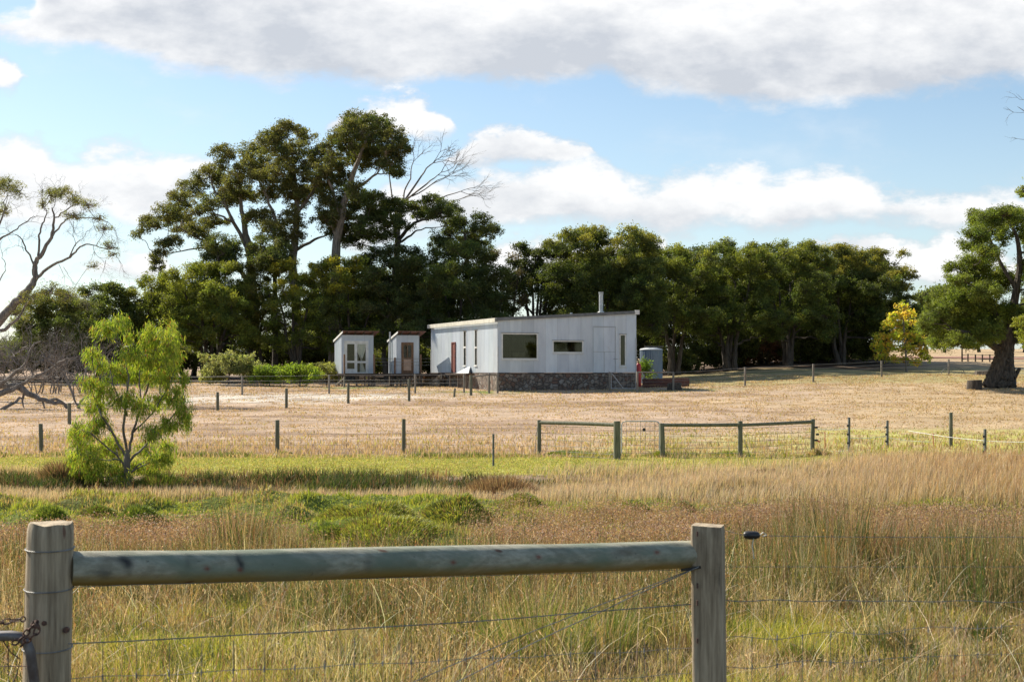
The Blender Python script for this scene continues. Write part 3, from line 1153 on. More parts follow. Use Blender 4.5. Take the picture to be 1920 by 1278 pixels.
def tussock(px, py, wid, h, label, pal, group, y0=8.0, n=1800, name='grass_tussock', stiff=0.55, Y=None, mound=False):
    if Y is None:
        c = ground_pt(px, py, y0)
    else:
        x = (px - 960) / F * Y
        c = Vector((x, Y, gzf(x, Y)))
    r = np.sqrt(RNG.random(n))
    th = RNG.uniform(0, 2 * math.pi, n)
    bx = c.x + r * np.cos(th) * wid * 0.38
    by = c.y + r * np.sin(th) * wid * 0.30
    dome = (1 - 0.55 * r ** 2)
    B = np.stack([bx, by, gz(bx, by) - 0.02], 1)
    hh = h * dome * RNG.uniform(0.65, 1.1, n)
    mb = None
    if mound:
        lump = 1 + 0.7 * (fbm(c.x + r * np.cos(th) * wid * 0.5, c.y + r * np.sin(th) * wid * 0.42, 3.2, 3, 2) - 0.5)
        dz = h * 0.62 * np.clip(1 - r ** 1.7, 0, 1) * lump
        bx = c.x + r * np.cos(th) * wid * 0.5
        by = c.y + r * np.sin(th) * wid * 0.42
        B = np.stack([bx, by, gz(bx, by) - 0.03 + dz], 1)
        hh = (0.03 + 0.06 * RNG.random(n)) * (0.7 + 0.6 * h)
    col = palette(n, pal, [1] * len(pal))
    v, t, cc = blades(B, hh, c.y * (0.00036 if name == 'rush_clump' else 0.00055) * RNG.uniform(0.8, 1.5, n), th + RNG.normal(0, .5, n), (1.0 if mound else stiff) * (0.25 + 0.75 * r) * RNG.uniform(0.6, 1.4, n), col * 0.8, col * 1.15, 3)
    o = tri_mesh(name, v - np.array(c), t, cc, GRASS)
    o.location = c
    tag(o, label, 'grass tussock', group)
    return o


GT = 'low green mounds on the damp ground'
PG = [(0.32, 0.36, 0.06), (0.38, 0.39, 0.08), GREEN_Y, (0.20, 0.26, 0.05), BROWN]
PD = [GREEN_R, GREEN_B, (0.24, 0.30, 0.05)]
tussock(700, 985, 1.5, 0.40, 'big bright green mound, widest of the mounds, behind the middle of the foreground rail', PG, GT, n=6500, mound=True)
tussock(715, 1012, 1.4, 0.40, 'bright green mound just above the foreground rail and below the widest mound', PG, GT, n=4500, mound=True)
tussock(862, 975, 1.1, 0.40, 'rounded green mound in the middle, dark on its shaded side', PG + [GREEN_D], GT, n=4500, mound=True)
tussock(260, 985, 0.9, 0.30, 'dark topped green mound to the right of the left foreground post', PD, GT, n=4500, mound=True)
tussock(185, 968, 0.62, 0.22, 'small brown green mound above the top of the left foreground post', PD + [BROWN], GT, n=4500, mound=True)
tussock(620, 1008, 0.6, 0.28, 'small dark green clump left of the two big bright mounds', PD, GT, n=4500, mound=True)
tussock(1185, 965, 0.7, 0.28, 'green mound with dark tip left of the right foreground post', PD + [GREEN_Y], GT, n=4500, mound=True)
tussock(1285, 968, 0.5, 0.24, 'small brown green mound straight above the right foreground post', PD + [BROWN], GT, n=4500, mound=True)
tussock(985, 950, 0.9, 0.22, 'low yellow green mound below the brown tussock', PG, GT, n=4500, mound=True)
tussock(100, 1005, 0.8, 0.40, 'dark green clump behind the top of the left foreground post', PD, GT, n=4500, mound=True)
PB = [(0.17, 0.11, 0.075), (0.24, 0.16, 0.10), BROWN, (0.36, 0.26, 0.15)]
tussock(935, 915, 2.0, 0.58, 'tall rounded brown tussock in front of the lone steel picket', PB, 'dry tussocks', Y=27.6, n=4200, stiff=0.5)
tussock(300, 905, 1.5, 0.42, 'dark shaggy grass clump at the right foot of the weeping tree', PD + [BROWN], 'dry tussocks', Y=29.8, n=2600)
tussock(115, 900, 1.1, 0.6, 'brown straggly clump to the left of the weeping tree', PB + [GREEN_R], 'dry tussocks', Y=30.4, n=2200)
tussock(1440, 905, 0.9, 0.34, 'brown tuft below the right end of the railed fence', PB, 'dry tussocks', Y=30, n=1400)
GF = 'shaggy green tufts at the feet of the railed fence'
tussock(1072, 858, 1.9, 0.16, 'long green tuft running right from the foot of the end post beside the gate', PD + [GREEN_B], GF, Y=39.2, n=1600)
tussock(1155, 864, 0.9, 0.17, 'green tuft round the thick post left of the small gate', PD + [GREEN_B], GF, Y=38.6, n=1200)
tussock(1238, 868, 0.5, 0.22, 'bright green tuft under the latch side of the small gate', [GREEN_B, GREEN_Y], GF, Y=38.2, n=700)
tussock(1370, 864, 1.7, 0.18, 'bright green tuft round the middle post of the right bays', [GREEN_B, GREEN_Y, GREEN_R], GF, Y=38.8, n=1800)
tussock(1535, 865, 0.9, 0.25, 'straw coloured tuft at the foot of the last railed post', [STRAW, STRAW_P, GREEN_Y], GF, Y=39.0, n=900)
tussock(528, 851, 0.8, 0.12, 'dark tuft at the foot of the lone post left of centre', PD, GF, Y=39.6, n=600)
# rush tufts by the foreground rail
tussock(1010, 1290, 0.75, 0.62, 'tall green rush clump below the middle of the foreground rail', [GREEN_R, GREEN_B, STRAW], 'rush clumps', Y=7.9, n=700, name='rush_clump', stiff=0.5)
tussock(1130, 1290, 0.55, 0.52, 'second tall rush clump, just left of the right foreground post', [GREEN_R, GREEN_B, STRAW], 'rush clumps', Y=8.2, n=420, name='rush_clump', stiff=0.5)
tussock(450, 1105, 1.2, 0.85, 'tall thin rush clump standing up above the rail left of centre', [GREEN_R, GREEN_D, STRAW, REDB], 'rush clumps', Y=13.0, n=700, name='rush_clump', stiff=0.35)
tussock(1590, 1130, 1.5, 1.0, 'tallest rush clump, right of the right foreground post', [GREEN_R, GREEN_D, STRAW, REDB], 'rush clumps', Y=12.6, n=600, name='rush_clump', stiff=0.35)
tussock(1800, 1135, 0.8, 0.62, 'dark rush clump at the right edge', [GREEN_R, GREEN_D], 'rush clumps', Y=11.5, n=900, name='rush_clump', stiff=0.35)


tussock(1672, 1222, 0.42, 0.20, 'dark ragged tuft in the netting right of the right foreground post', [GREEN_R, BROWN, GREEN_D, STRAW], 'ragged tufts in the near turf', n=1500)
tussock(1845, 1212, 0.42, 0.22, 'dark ragged tuft in the netting closest to the right edge', [GREEN_R, BROWN, GREEN_D], 'ragged tufts in the near turf', n=1500)
tussock(1500, 1248, 0.30, 0.16, 'small olive tuft near the foot of the netting by the right foreground post', [GREEN_R, GREEN_B, BROWN], 'ragged tufts in the near turf', n=900)
# ------------------------------------------------------------------ trees
def arr(v):
    return np.array(tuple(v), float)


def bez(a, b, bend, n=6, jit=0.0, rng=RNG):
    m = (a + b) / 2 + bend
    t = np.linspace(0, 1, n)[:, None]
    p = (1 - t) ** 2 * a + 2 * t * (1 - t) * m + t ** 2 * b
    if jit:
        j = rng.normal(0, jit, (n, 3))
        j[0] = 0
        j[-1] = 0
        p = p + j
    return p


FM = np.array([1.72, 1.52, 1.30])


class Tree:
    def __init__(s, base, label, cat='tree', group=None, name='tree', bark=None, leafmat=None):
        s.base = Vector(base)
        s.root = empty(name, s.base, label, cat, group)
        s.w = MB()
        s.skel = []
        s.leaf = []
        s.bark = bark or BARK
        s.leafmat = leafmat or LEAF

    def limb(s, pts, r, k=7, skel=True, jit=0.0):
        p = np.array([tuple(q) for q in pts], float)
        # refine with catmull-rom
        if len(p) > 2:
            q = []
            for i in range(len(p) - 1):
                p0 = p[max(i - 1, 0)]
                p1, p2 = p[i], p[i + 1]
                p3 = p[min(i + 2, len(p) - 1)]
                for t in np.linspace(0, 1, 4, endpoint=False):
                    q.append(0.5 * ((2 * p1) + (-p0 + p2) * t + (2 * p0 - 5 * p1 + 4 * p2 - p3) * t * t + (-p0 + 3 * p1 - 3 * p2 + p3) * t ** 3))
            q.append(p[-1])
            p = np.array(q)
        if jit:
            j = RNG.normal(0, jit, p.shape)
            j[0] = 0
            p = p + j
        rr = np.interp(np.linspace(0, 1, len(p)), np.linspace(0, 1, len(r)), r)
        s.w.tube(p, rr, k)
        if skel:
            for a, b in zip(p[1:], rr[1:]):
                s.skel.append((a, b))
        return p

    def attach(s, c, tip=0.03, wig=0.12, rmax=0.16, up=0.25):
        P0 = np.array([q[0] for q in s.skel])
        R0 = np.array([q[1] for q in s.skel])
        d = np.linalg.norm(P0 - c, axis=1) + 1.8 * np.maximum(0, P0[:, 2] - c[2] + 0.2) - R0 * 2.0
        i = int(np.argmin(d))
        a, ra = P0[i], R0[i]
        L = np.linalg.norm(c - a)
        r0 = min(ra * 0.8, rmax, 0.03 + 0.028 * L)
        p = bez(a, c, np.array([0, 0, up * L * RNG.uniform(-0.6, 0.8)]) + RNG.normal(0, 0.06 * L, 3), max(4, int(L / 0.5) + 3), wig * min(1, L / 3) * 0.8)
        s.w.tube(p, [r0, max(tip, r0 * 0.35)], 5, cap=False)
        rr = np.linspace(r0, max(tip, r0 * 0.35), len(p))
        for q, r in zip(p[2:], rr[2:]):
            s.skel.append((q, r))

    def clump(s, c, rad, pal, dens=1.0, leaf=(0.2, 0.09), pr=0.45, ws=None, flat=0.55, twigs=True, up=0.35, top=None, droop=0.0, fill=0.25):
        c = np.array(c, float)
        rad = np.array(rad, float)
        area = 4 * math.pi * ((rad[0] * rad[1]) ** 1.6 / 3 + (rad[0] * rad[2]) ** 1.6 / 3 + (rad[1] * rad[2]) ** 1.6 / 3) ** (1 / 1.6)
        npf = max(4, int(area / (2.6 * pr * pr)))
        D = RNG.normal(size=(npf, 3))
        D[:, 2] += up
        D /= np.linalg.norm(D, axis=1, keepdims=True)
        rr = RNG.uniform(0.62, 1.03, npf)
        inner = RNG.random(npf) < fill
        rr[inner] *= 0.6
        PC = c + D * rad * rr[:, None]
        nl = max(6, int(dens * 2.6 * pr * pr * 1.9 / (leaf[0] * leaf[1] * 0.5)))
        pcol = palette(npf, pal, ws or [1] * len(pal), 0.22) * FM
        if top is not None:  # upper puffs yellowed: new growth, with sunlit tops put into the leaf colour
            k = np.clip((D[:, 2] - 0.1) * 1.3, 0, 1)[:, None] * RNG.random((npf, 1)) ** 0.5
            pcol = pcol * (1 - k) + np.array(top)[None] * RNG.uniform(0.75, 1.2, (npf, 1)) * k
        n = npf * nl
        O = RNG.normal(size=(n, 3))
        O /= np.linalg.norm(O, axis=1, keepdims=True) + 1e-9
        O *= (RNG.random((n, 1)) ** 0.45) * pr * RNG.uniform(0.6, 1.25, npf).repeat(nl)[:, None]
        O[:, 2] *= flat
        O *= np.where(RNG.random((n, 1)) < 0.16, 1.6, 1.0)
        if droop:
            O[:, 2] -= droop * (O[:, 0] ** 2 + O[:, 1] ** 2)
        C = np.repeat(PC, nl, axis=0) + O
        A = RNG.normal(size=(n, 3))
        A[:, 2] -= droop * 2
        A /= np.linalg.norm(A, axis=1, keepdims=True)
        cols = np.repeat(pcol, nl, axis=0) * RNG.uniform(0.72, 1.28, (n, 1))
        s.leaf.append(leafcards(C, leaf[0] * RNG.uniform(0.6, 1.3, n), leaf[1] * RNG.uniform(0.6, 1.3, n), A, cols))
        if twigs:
            k = RNG.choice(npf, min(npf, 12), replace=False)
            for i in k:
                s.w.tube(bez(c, PC[i], RNG.normal(0, 0.12, 3), 4, 0.03), [0.035, 0.012], 3, cap=False)

    def done(s):
        s.w.build('trunk', s.bark, s.root, smooth=True)
        if s.leaf:
            V, T, C = join(s.leaf)
            tri_mesh('crown', V, T, C, s.leafmat, s.root)
        return s.root


E_OLIVE = [(0.075, 0.09, 0.033), (0.095, 0.105, 0.04), (0.06, 0.08, 0.033), (0.10, 0.105, 0.045)]
E_DARK = [(0.045, 0.065, 0.028), (0.06, 0.085, 0.03), (0.075, 0.09, 0.035)]
E_MID = [(0.07, 0.10, 0.03), (0.095, 0.125, 0.035), (0.06, 0.08, 0.03)]


def zz(l):
    """clump rows given in a magnified view of the photograph"""
    return [(240 + a * 0.3913, 180 + b * 0.3913, c * 0.3913, d * 0.3913) for a, b, c, d in l]


def px_tree(base, Y, trunks, clumps, label, pal, depth=3.0, leaf=(0.17, 0.07), pr=0.40, dens=0.60, top=None, bark=None, group=None, name='tall_gum_tree', rscale=1.12, flat=0.7, ws=None, cat='tree'):
    x = (base[0] - 960) / F * Y
    b = Vector((x, Y, gzf(x, Y) - 0.1))
    t = Tree(b, label, cat, group, name, bark)
    for pts, r in trunks:
        w = []
        for q in pts:
            if q == 'base':
                w.append(b)
            else:
                w.append(P(q[0], q[1], Y + (q[2] if len(q) > 2 else 0)))
        t.limb(w, r, 8, jit=0.04)
    cs = []
    for (cx, cy, rx, ry) in clumps:
        dy = random.uniform(-depth, depth)
        c = P(cx, cy, Y + dy)
        m = (Y) / F
        cs.append((arr(c), np.array([rx * m, max(rx, ry) * m * 0.95, ry * m * 1.15]) * rscale * random.uniform(0.85, 1.1)))
        for k in range(2):
            e = c + Vector((random.uniform(-1, 1) * rx * m * 0.95, random.uniform(-1, 1) * rx * m, random.uniform(-1, 0.55) * ry * m * 1.1))
            cs.append((arr(e), np.array([rx, rx, ry * 1.1]) * m * random.uniform(0.38, 0.6)))
    a0 = np.mean([q[0] for q in t.skel], axis=0)
    cs.sort(key=lambda q: np.linalg.norm(q[0] - a0))
    for c, r in cs:
        t.attach(c - np.array([0, 0, r[2] * 0.35]))
    for c, r in cs:
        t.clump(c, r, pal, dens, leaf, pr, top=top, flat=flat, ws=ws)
    return t.done()


TG = 'tall gum trees rising behind the tree row'
TOPG = (0.20, 0.19, 0.07)  # olive crown tips: sunlight painted into the colour along with new growth
px_tree((470, 700), 111, [(['base', (478, 600), (470, 500), (462, 440), (452, 380), (448, 320)], [0.42, 0.36, 0.3, 0.24, 0.14, 0.06]),
                          ([(474, 540, 0), (430, 480), (380, 450), (330, 425)], [0.2, 0.15, 0.09, 0.04]),
                          ([(466, 470, 0), (430, 400), (400, 350), (395, 330)], [0.18, 0.12, 0.08, 0.04]),
                          ([(400, 462), (340, 470), (305, 480)], [0.08, 0.05, 0.03])],
        zz([(110, 610, 70, 45), (190, 560, 80, 45), (260, 610, 80, 42), (330, 640, 70, 35), (240, 500, 62, 42), (310, 440, 62, 48), (390, 390, 80, 55),
            (460, 290, 62, 48), (170, 725, 50, 34), (130, 805, 36, 34), (220, 690, 50, 26), (410, 610, 62, 30), (520, 420, 80, 55), (370, 520, 70, 40),
            (590, 330, 70, 60), (560, 480, 80, 45), (470, 480, 60, 40), (600, 270, 60, 40), (630, 400, 50, 40)]),
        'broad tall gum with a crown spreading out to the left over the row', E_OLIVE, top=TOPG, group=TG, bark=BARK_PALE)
px_tree((552, 700), 109, [(['base', (556, 600), (549, 500), (552, 440), (556, 380), (550, 300), (540, 260)], [0.45, 0.4, 0.34, 0.27, 0.18, 0.1, 0.05]),
                          ([(550, 480, 0), (520, 420), (500, 370), (480, 330)], [0.2, 0.14, 0.09, 0.05]),
                          ([(553, 470, 0), (590, 450), (612, 440)], [0.16, 0.1, 0.05]),
                          ([(555, 400, 0), (585, 360), (605, 310)], [0.16, 0.1, 0.05])],
        zz([(690, 190, 50, 36), (760, 160, 62, 36), (850, 195, 50, 36), (700, 260, 60, 50), (790, 280, 90, 55), (740, 380, 80, 50), (860, 370, 80, 60),
            (920, 290, 60, 50), (670, 470, 55, 40), (780, 470, 70, 45), (890, 470, 75, 50), (940, 390, 70, 50), (640, 340, 55, 45),
            (640, 590, 70, 50), (700, 650, 80, 45), (790, 610, 60, 60)]),
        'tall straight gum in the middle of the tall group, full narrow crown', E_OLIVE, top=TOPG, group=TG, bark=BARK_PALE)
px_tree((628, 700), 107, [(['base', (626, 640), (628, 560), (631, 470), (641, 400), (660, 330), (685, 270), (700, 240)], [0.5, 0.45, 0.4, 0.33, 0.27, 0.19, 0.1, 0.05]),
                          ([(640, 420, 0), (620, 350), (610, 310)], [0.18, 0.1, 0.05]),
                          ([(652, 360, 0), (680, 345), (712, 320)], [0.18, 0.12, 0.05]),
                          ([(634, 450, 0), (620, 420), (605, 400)], [0.16, 0.1, 0.05])],
        zz([(1080, 130, 60, 40), (1160, 120, 80, 40), (1230, 150, 55, 50), (1060, 200, 80, 60), (1170, 220, 90, 60), (1270, 220, 70, 60), (1310, 230, 34, 44),
            (1010, 230, 62, 55), (1270, 310, 60, 44), (1180, 290, 90, 40), (1080, 290, 80, 50), (1290, 355, 32, 24), (990, 330, 55, 45), (1020, 400, 60, 45),
            (960, 520, 70, 60), (1050, 520, 80, 60), (950, 600, 70, 40), (1030, 610, 80, 60), (930, 450, 50, 40), (1080, 440, 50, 30)]),
        'tallest gum with its dense dark crown peaking right of the tall group', E_DARK + E_OLIVE[:2], top=(0.15, 0.14, 0.045), group=TG, bark=BARK_PALE)
px_tree((735, 700), 108, [(['base', (738, 600), (742, 500), (745, 450), (735, 410), (728, 390)], [0.35, 0.3, 0.25, 0.18, 0.1, 0.05]),
                          ([(743, 455, 0), (770, 425), (800, 410), (840, 405)], [0.18, 0.12, 0.08, 0.04]),
                          ([(744, 460, 0), (770, 440), (790, 430), (826, 426)], [0.12, 0.08, 0.05, 0.03])],
        zz([(1130, 500, 55, 45), (1190, 500, 60, 40), (1260, 540, 80, 50), (1340, 540, 60, 40), (1180, 590, 80, 50), (1280, 610, 70, 40), (1120, 620, 60, 50),
            (1450, 505, 50, 30), (1420, 560, 60, 30), (1500, 560, 60, 34), (1550, 545, 40, 34), (1560, 590, 36, 24), (1100, 690, 80, 40), (1210, 680, 60, 36)]),
        'spreading gum below the bare tree with one limb reaching right', E_DARK + E_MID[:1], top=(0.11, 0.13, 0.04), group=TG)
px_tree((872, 700), 110, [(['base', (875, 600), (876, 500), (872, 440)], [0.28, 0.24, 0.18, 0.08])],
        zz([(1490, 680, 46, 34), (1580, 620, 50, 46), (1640, 670, 60, 34), (1700, 610, 52, 40), (1740, 650, 50, 30), (1540, 670, 50, 34), (1660, 720, 90, 36), (1520, 730, 80, 34)]),
        'low dark gum topping the row to the right of the tall group', E_DARK, top=(0.09, 0.11, 0.04), group=TG)
px_tree((410, 700), 106, [(['base', (412, 600), (410, 510), (408, 470)], [0.25, 0.2, 0.14, 0.06])],
        zz([(380, 740, 50, 50), (430, 710, 56, 50), (490, 740, 56, 46), (440, 780, 80, 40)]),
        'dark round tree filling the space under the broad left gum', E_DARK, group='dark trees between the tall gums', name='dark_tree')
px_tree((515, 700), 106, [(['base', (515, 600), (515, 510), (512, 480)], [0.25, 0.2, 0.14, 0.06])],
        zz([(650, 720, 56, 50), (720, 740, 56, 50), (610, 750, 50, 36), (700, 790, 90, 36), (740, 690, 40, 40)]),
        'dark round tree under the straight middle gum', E_DARK, group='dark trees between the tall gums', name='dark_tree')


def twigs(t, a, d, L, r, depth, spread=0.55, curl=0.12, bias=(0, 0, 0.1), k=4, split=(2, 3), steps=4):
    """bare branching limb"""
    d = d / (np.linalg.norm(d) + 1e-9)
    p = [a]
    q = a.copy()
    for i in range(steps):
        d = d + RNG.normal(0, curl, 3) + np.array(bias) * 0.3
        d /= np.linalg.norm(d)
        q = q + d * L / steps
        p.append(q)
    t.w.tube(p, [r, r * 0.62], k, cap=False)
    if depth > 0:
        for i in range(RNG.integers(split[0], split[1] + 1)):
            j = RNG.integers(2, steps + 1) if i else steps
            e = d + RNG.normal(0, spread, 3) + np.array(bias)
            twigs(t, p[j], e, L * RNG.uniform(0.6, 0.85), r * 0.6, depth - 1, spread, curl, bias, max(3, k - 1), split, steps)


def dead_tree():
    Y = 113
    x = (745 - 960) / F * Y
    b = Vector((x, Y, gzf(x, Y)))
    t = Tree(b, 'bare leafless pale tree rising between the tallest gum and the low dark gum', 'tree', None, 'dead_tree', BARK_PALE)
    t.limb([b, P(745, 600, Y), P(742, 500, Y), P(748, 420, Y), P(757, 375, Y)], [0.35, 0.3, 0.24, 0.17, 0.12])
    for tgt, r, L in [((790, 330), 0.09, 3.2), ((800, 345), 0.08, 3.2), ((730, 330), 0.07, 2.2), ((830, 370), 0.07, 2.5), ((770, 335), 0.07, 2.6)]:
        a = arr(P(757, 378, Y)) if tgt[0] != 730 else arr(P(746, 420, Y))
        c = arr(P(tgt[0], tgt[1], Y + random.uniform(-1, 1)))
        t.limb([a, (a + c) / 2 + RNG.normal(0, 0.15, 3), c], [r, r * 0.75], 5)
        twigs(t, c, (c - a) + np.array([0, 0, 0.6]), 1.55, r * 0.72, 4, 0.46, 0.13, (0.12, 0, 0.05), split=(2, 4))
    a = arr(P(772, 368, Y))
    twigs(t, a, arr((1, 0, 0.35)), 2.4, 0.06, 4, 0.4, 0.12, (0.2, 0, 0.1))
    a = arr(P(820, 392, Y))
    t.limb([arr(P(748, 400, Y)), arr(P(780, 392, Y)), a], [0.09, 0.06], 5)
    twigs(t, a, arr((1, 0, 0.4)), 2.0, 0.05, 4, 0.4, 0.12, (0.2, 0, 0.1))
    t.done()


dead_tree()

Y_YEL = [(0.13, 0.16, 0.03), (0.10, 0.13, 0.03), (0.08, 0.11, 0.03)]


def dome_tree(x0, x1, ytop, ybot, ybase, Y, label, pal, top, ntr=3, leaf=(0.16, 0.07), pr=0.42, dens=0.60, group='tree row behind the house', n=20, name='row_tree', shape=3.0, sparse=0.0, bark=None, fill=0.3, cr=0.17):
    cx = (x0 + x1) / 2
    m = Y / F
    xw = (cx - 960) * m
    b = Vector((xw, Y, gzf(xw, Y) - 0.05))
    t = Tree(b, label, 'tree', group, name, bark)
    W2 = (x1 - x0) / 2 * m
    zt = CZ + (HY - ytop) * m
    zb = CZ + (HY - ybot) * m
    H = zt - zb
    # stems leaning out
    for i in range(ntr):
        a = (i - (ntr - 1) / 2) / max(1, ntr - 1) * 1.1 + random.uniform(-0.15, 0.15)
        bx = b + Vector((a * 0.5, random.uniform(-0.5, 0.5), 0))
        e = Vector((xw + a * W2 * 0.9, Y + random.uniform(-1, 1) * W2 * 0.4, zb + H * random.uniform(0.35, 0.6)))
        mid = bx.lerp(e, 0.45) + Vector((-a * W2 * 0.12, 0, 0.3))
        t.limb([bx, bx.lerp(mid, 0.5) + Vector((random.uniform(-.2, .2), 0, 0)), mid, e], [random.uniform(0.20, 0.32), 0.17, 0.12, 0.06], 7, jit=0.03)
    cs = []
    W2 *= 1.3 if 1180 < x0 < 1580 else 1.2
    N_ = int(n * 2.1)
    dk = 0.45 if x0 > 1480 and Y < 120 else 0.8
    for i in range(N_):
        a = -1 + 2 * (((i + 0.5) * 0.618034) % 1.0)
        dy = random.uniform(-1, 1) * W2 * dk
        prof = (1 - abs(a) ** shape) ** (1 / shape)
        lev = (i + 0.5) / N_
        rw = W2 * random.uniform(0.19, 0.29)
        rz = rw * random.uniform(0.62, 0.8)
        z = zb - H * 0.05 + (H * prof * (1 - 0.12 * abs(dy) / W2) - rz * 0.9) * (lev ** 0.75) * random.uniform(0.93, 1.04)
        cs.append((np.array([xw + a * (W2 - rw * 0.6), Y + dy, z]), np.array([rw, rw, rz])))
    for i in range(max(5, n // 2)):
        a = random.uniform(-0.9, 0.9)
        prof = (1 - abs(a) ** shape) ** (1 / shape)
        rw = W2 * random.uniform(0.14, 0.24)
        rz = rw * 0.7
        cs.append((np.array([xw + a * W2, Y + random.uniform(-.6, .6) * W2, zb + H * prof - rz * random.uniform(0.85, 1.3)]), np.array([rw, rw, rz])))
    a0 = np.array([xw, Y, zb])
    cs.sort(key=lambda q: np.linalg.norm(q[0] - a0))
    for c, r in cs:
        t.attach(c - np.array([0, 0, r[2] * 0.3]), rmax=0.1)
    for c, r in cs:
        d = dens * (1 - sparse * random.random())
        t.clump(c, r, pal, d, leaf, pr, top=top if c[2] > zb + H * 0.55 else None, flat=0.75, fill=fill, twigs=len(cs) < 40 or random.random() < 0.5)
    return t.done()


YT = (0.52, 0.44, 0.05)  # golden crest: new growth plus sun painted into the upper leaves
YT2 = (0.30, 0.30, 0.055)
ROW = 'tree row behind the house'
rows = [
    (40, 170, 545, 660, 712, 99, 'dull green bushy tree behind the leaning trunk at the left edge', E_MID + E_OLIVE[:1], (0.14, 0.15, 0.05), {}),
    (120, 262, 530, 650, 712, 104, 'dark feathery tree between the leaning trunk and the gap of sky', E_MID, (0.12, 0.14, 0.045), {}),
    (250, 350, 516, 640, 712, 105, 'low yellow green tree, first of the row right of the sky gap', Y_YEL, YT2, {}),
    (320, 470, 490, 640, 714, 103.5, 'wide light green tree with dark forked stems left of the shrubs', Y_YEL, YT2, dict(n=22, ntr=4)),
    (430, 520, 490, 630, 712, 105, 'brownish green crown behind the shrubs left of the golden trees', E_MID + [(0.12, 0.12, 0.04)], (0.17, 0.16, 0.05), {}),
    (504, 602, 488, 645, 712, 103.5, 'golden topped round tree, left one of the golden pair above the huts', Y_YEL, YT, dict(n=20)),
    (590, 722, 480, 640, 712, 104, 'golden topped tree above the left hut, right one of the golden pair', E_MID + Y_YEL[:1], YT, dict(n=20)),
    (668, 800, 455, 640, 712, 104, 'dark green tree above the right hut', E_DARK, (0.08, 0.10, 0.03), dict(n=20)),
    (770, 945, 456, 630, 710, 103, 'dark wide tree above the left end of the long shed', E_DARK + E_MID[:1], (0.11, 0.14, 0.03), dict(n=24, ntr=4)),
    (905, 985, 468, 610, 708, 106, 'thin greyish half bare tree with sky showing through', [(0.10, 0.09, 0.06), (0.08, 0.08, 0.05)], None, dict(dens=0.35, n=10)),
    (950, 1060, 450, 560, 706, 108, 'thin dark tree with a high small crown and open stems', E_DARK, (0.09, 0.10, 0.035), dict(dens=0.75, n=14, ntr=5)),
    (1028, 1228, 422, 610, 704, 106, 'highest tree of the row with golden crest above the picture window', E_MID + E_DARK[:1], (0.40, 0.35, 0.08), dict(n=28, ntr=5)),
    (1195, 1335, 462, 620, 698, 110, 'green tree behind the right end of the shed', E_MID, YT2, dict(n=20)),
    (1300, 1440, 452, 628, 694, 112, 'green tree above the first two fence posts right of the shed', E_MID, YT2, dict(n=20, ntr=4)),
    (1410, 1545, 446, 625, 690, 114, 'green rounded tree in the middle of the right part of the row', E_MID, (0.28, 0.28, 0.055), dict(n=20, ntr=4)),
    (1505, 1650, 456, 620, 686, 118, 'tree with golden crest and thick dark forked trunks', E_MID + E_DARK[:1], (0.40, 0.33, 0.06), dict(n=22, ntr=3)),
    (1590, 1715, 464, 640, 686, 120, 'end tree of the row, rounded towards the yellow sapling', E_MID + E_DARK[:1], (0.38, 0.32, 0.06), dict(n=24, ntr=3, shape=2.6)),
]
for r in rows:
    x0, x1, yt, yb, ybs, Y, lab, pal, top, kw = r
    dome_tree(x0, x1, yt, yb, ybs, Y, lab, pal, top, group=ROW, **kw)

# second line behind, fills the dark interior
for i, (x0, x1, yt, Y) in enumerate([(280, 430, 535, 116), (560, 700, 510, 117), (700, 850, 490, 118), (1080, 1230, 480, 120), (1210, 1385, 468, 124), (1350, 1520, 464, 126), (1480, 1650, 468, 127)]):
    labs = ['dim tree seen behind the wide light green tree', 'dim tree seen through the stems above the left hut', 'dim tree seen through the stems above the right hut', 'dim tree seen behind the highest tree of the row',
            'dim tree seen through the stems right of the flue', 'dim tree seen between the stems in the right part of the row', 'dim tree seen behind the thick forked trunks']
    dome_tree(x0, x1, yt, 668, 690, Y, labs[i], E_DARK, None, group='second tree row behind the first', n=22, dens=0.75, leaf=(0.24, 0.11), pr=0.6, ntr=2)
# far wood on the right skyline
for i, (x0, x1, yt, lab) in enumerate([(1715, 1765, 548, 'far pale tree on the skyline left of the gap'), (1748, 1800, 535, 'far pale pointed tree on the skyline, taller of the two'), (1800, 1870, 560, 'far tree behind the big twisted tree'), (1880, 1960, 560, 'far tree at the right edge of the skyline')]):
    dome_tree(x0, x1, yt, 640, 660, 185, lab, [(0.09, 0.12, 0.05), (0.11, 0.14, 0.06)], None, group='far trees on the right skyline', n=10, dens=0.8, leaf=(0.4, 0.2), pr=0.9, ntr=1)


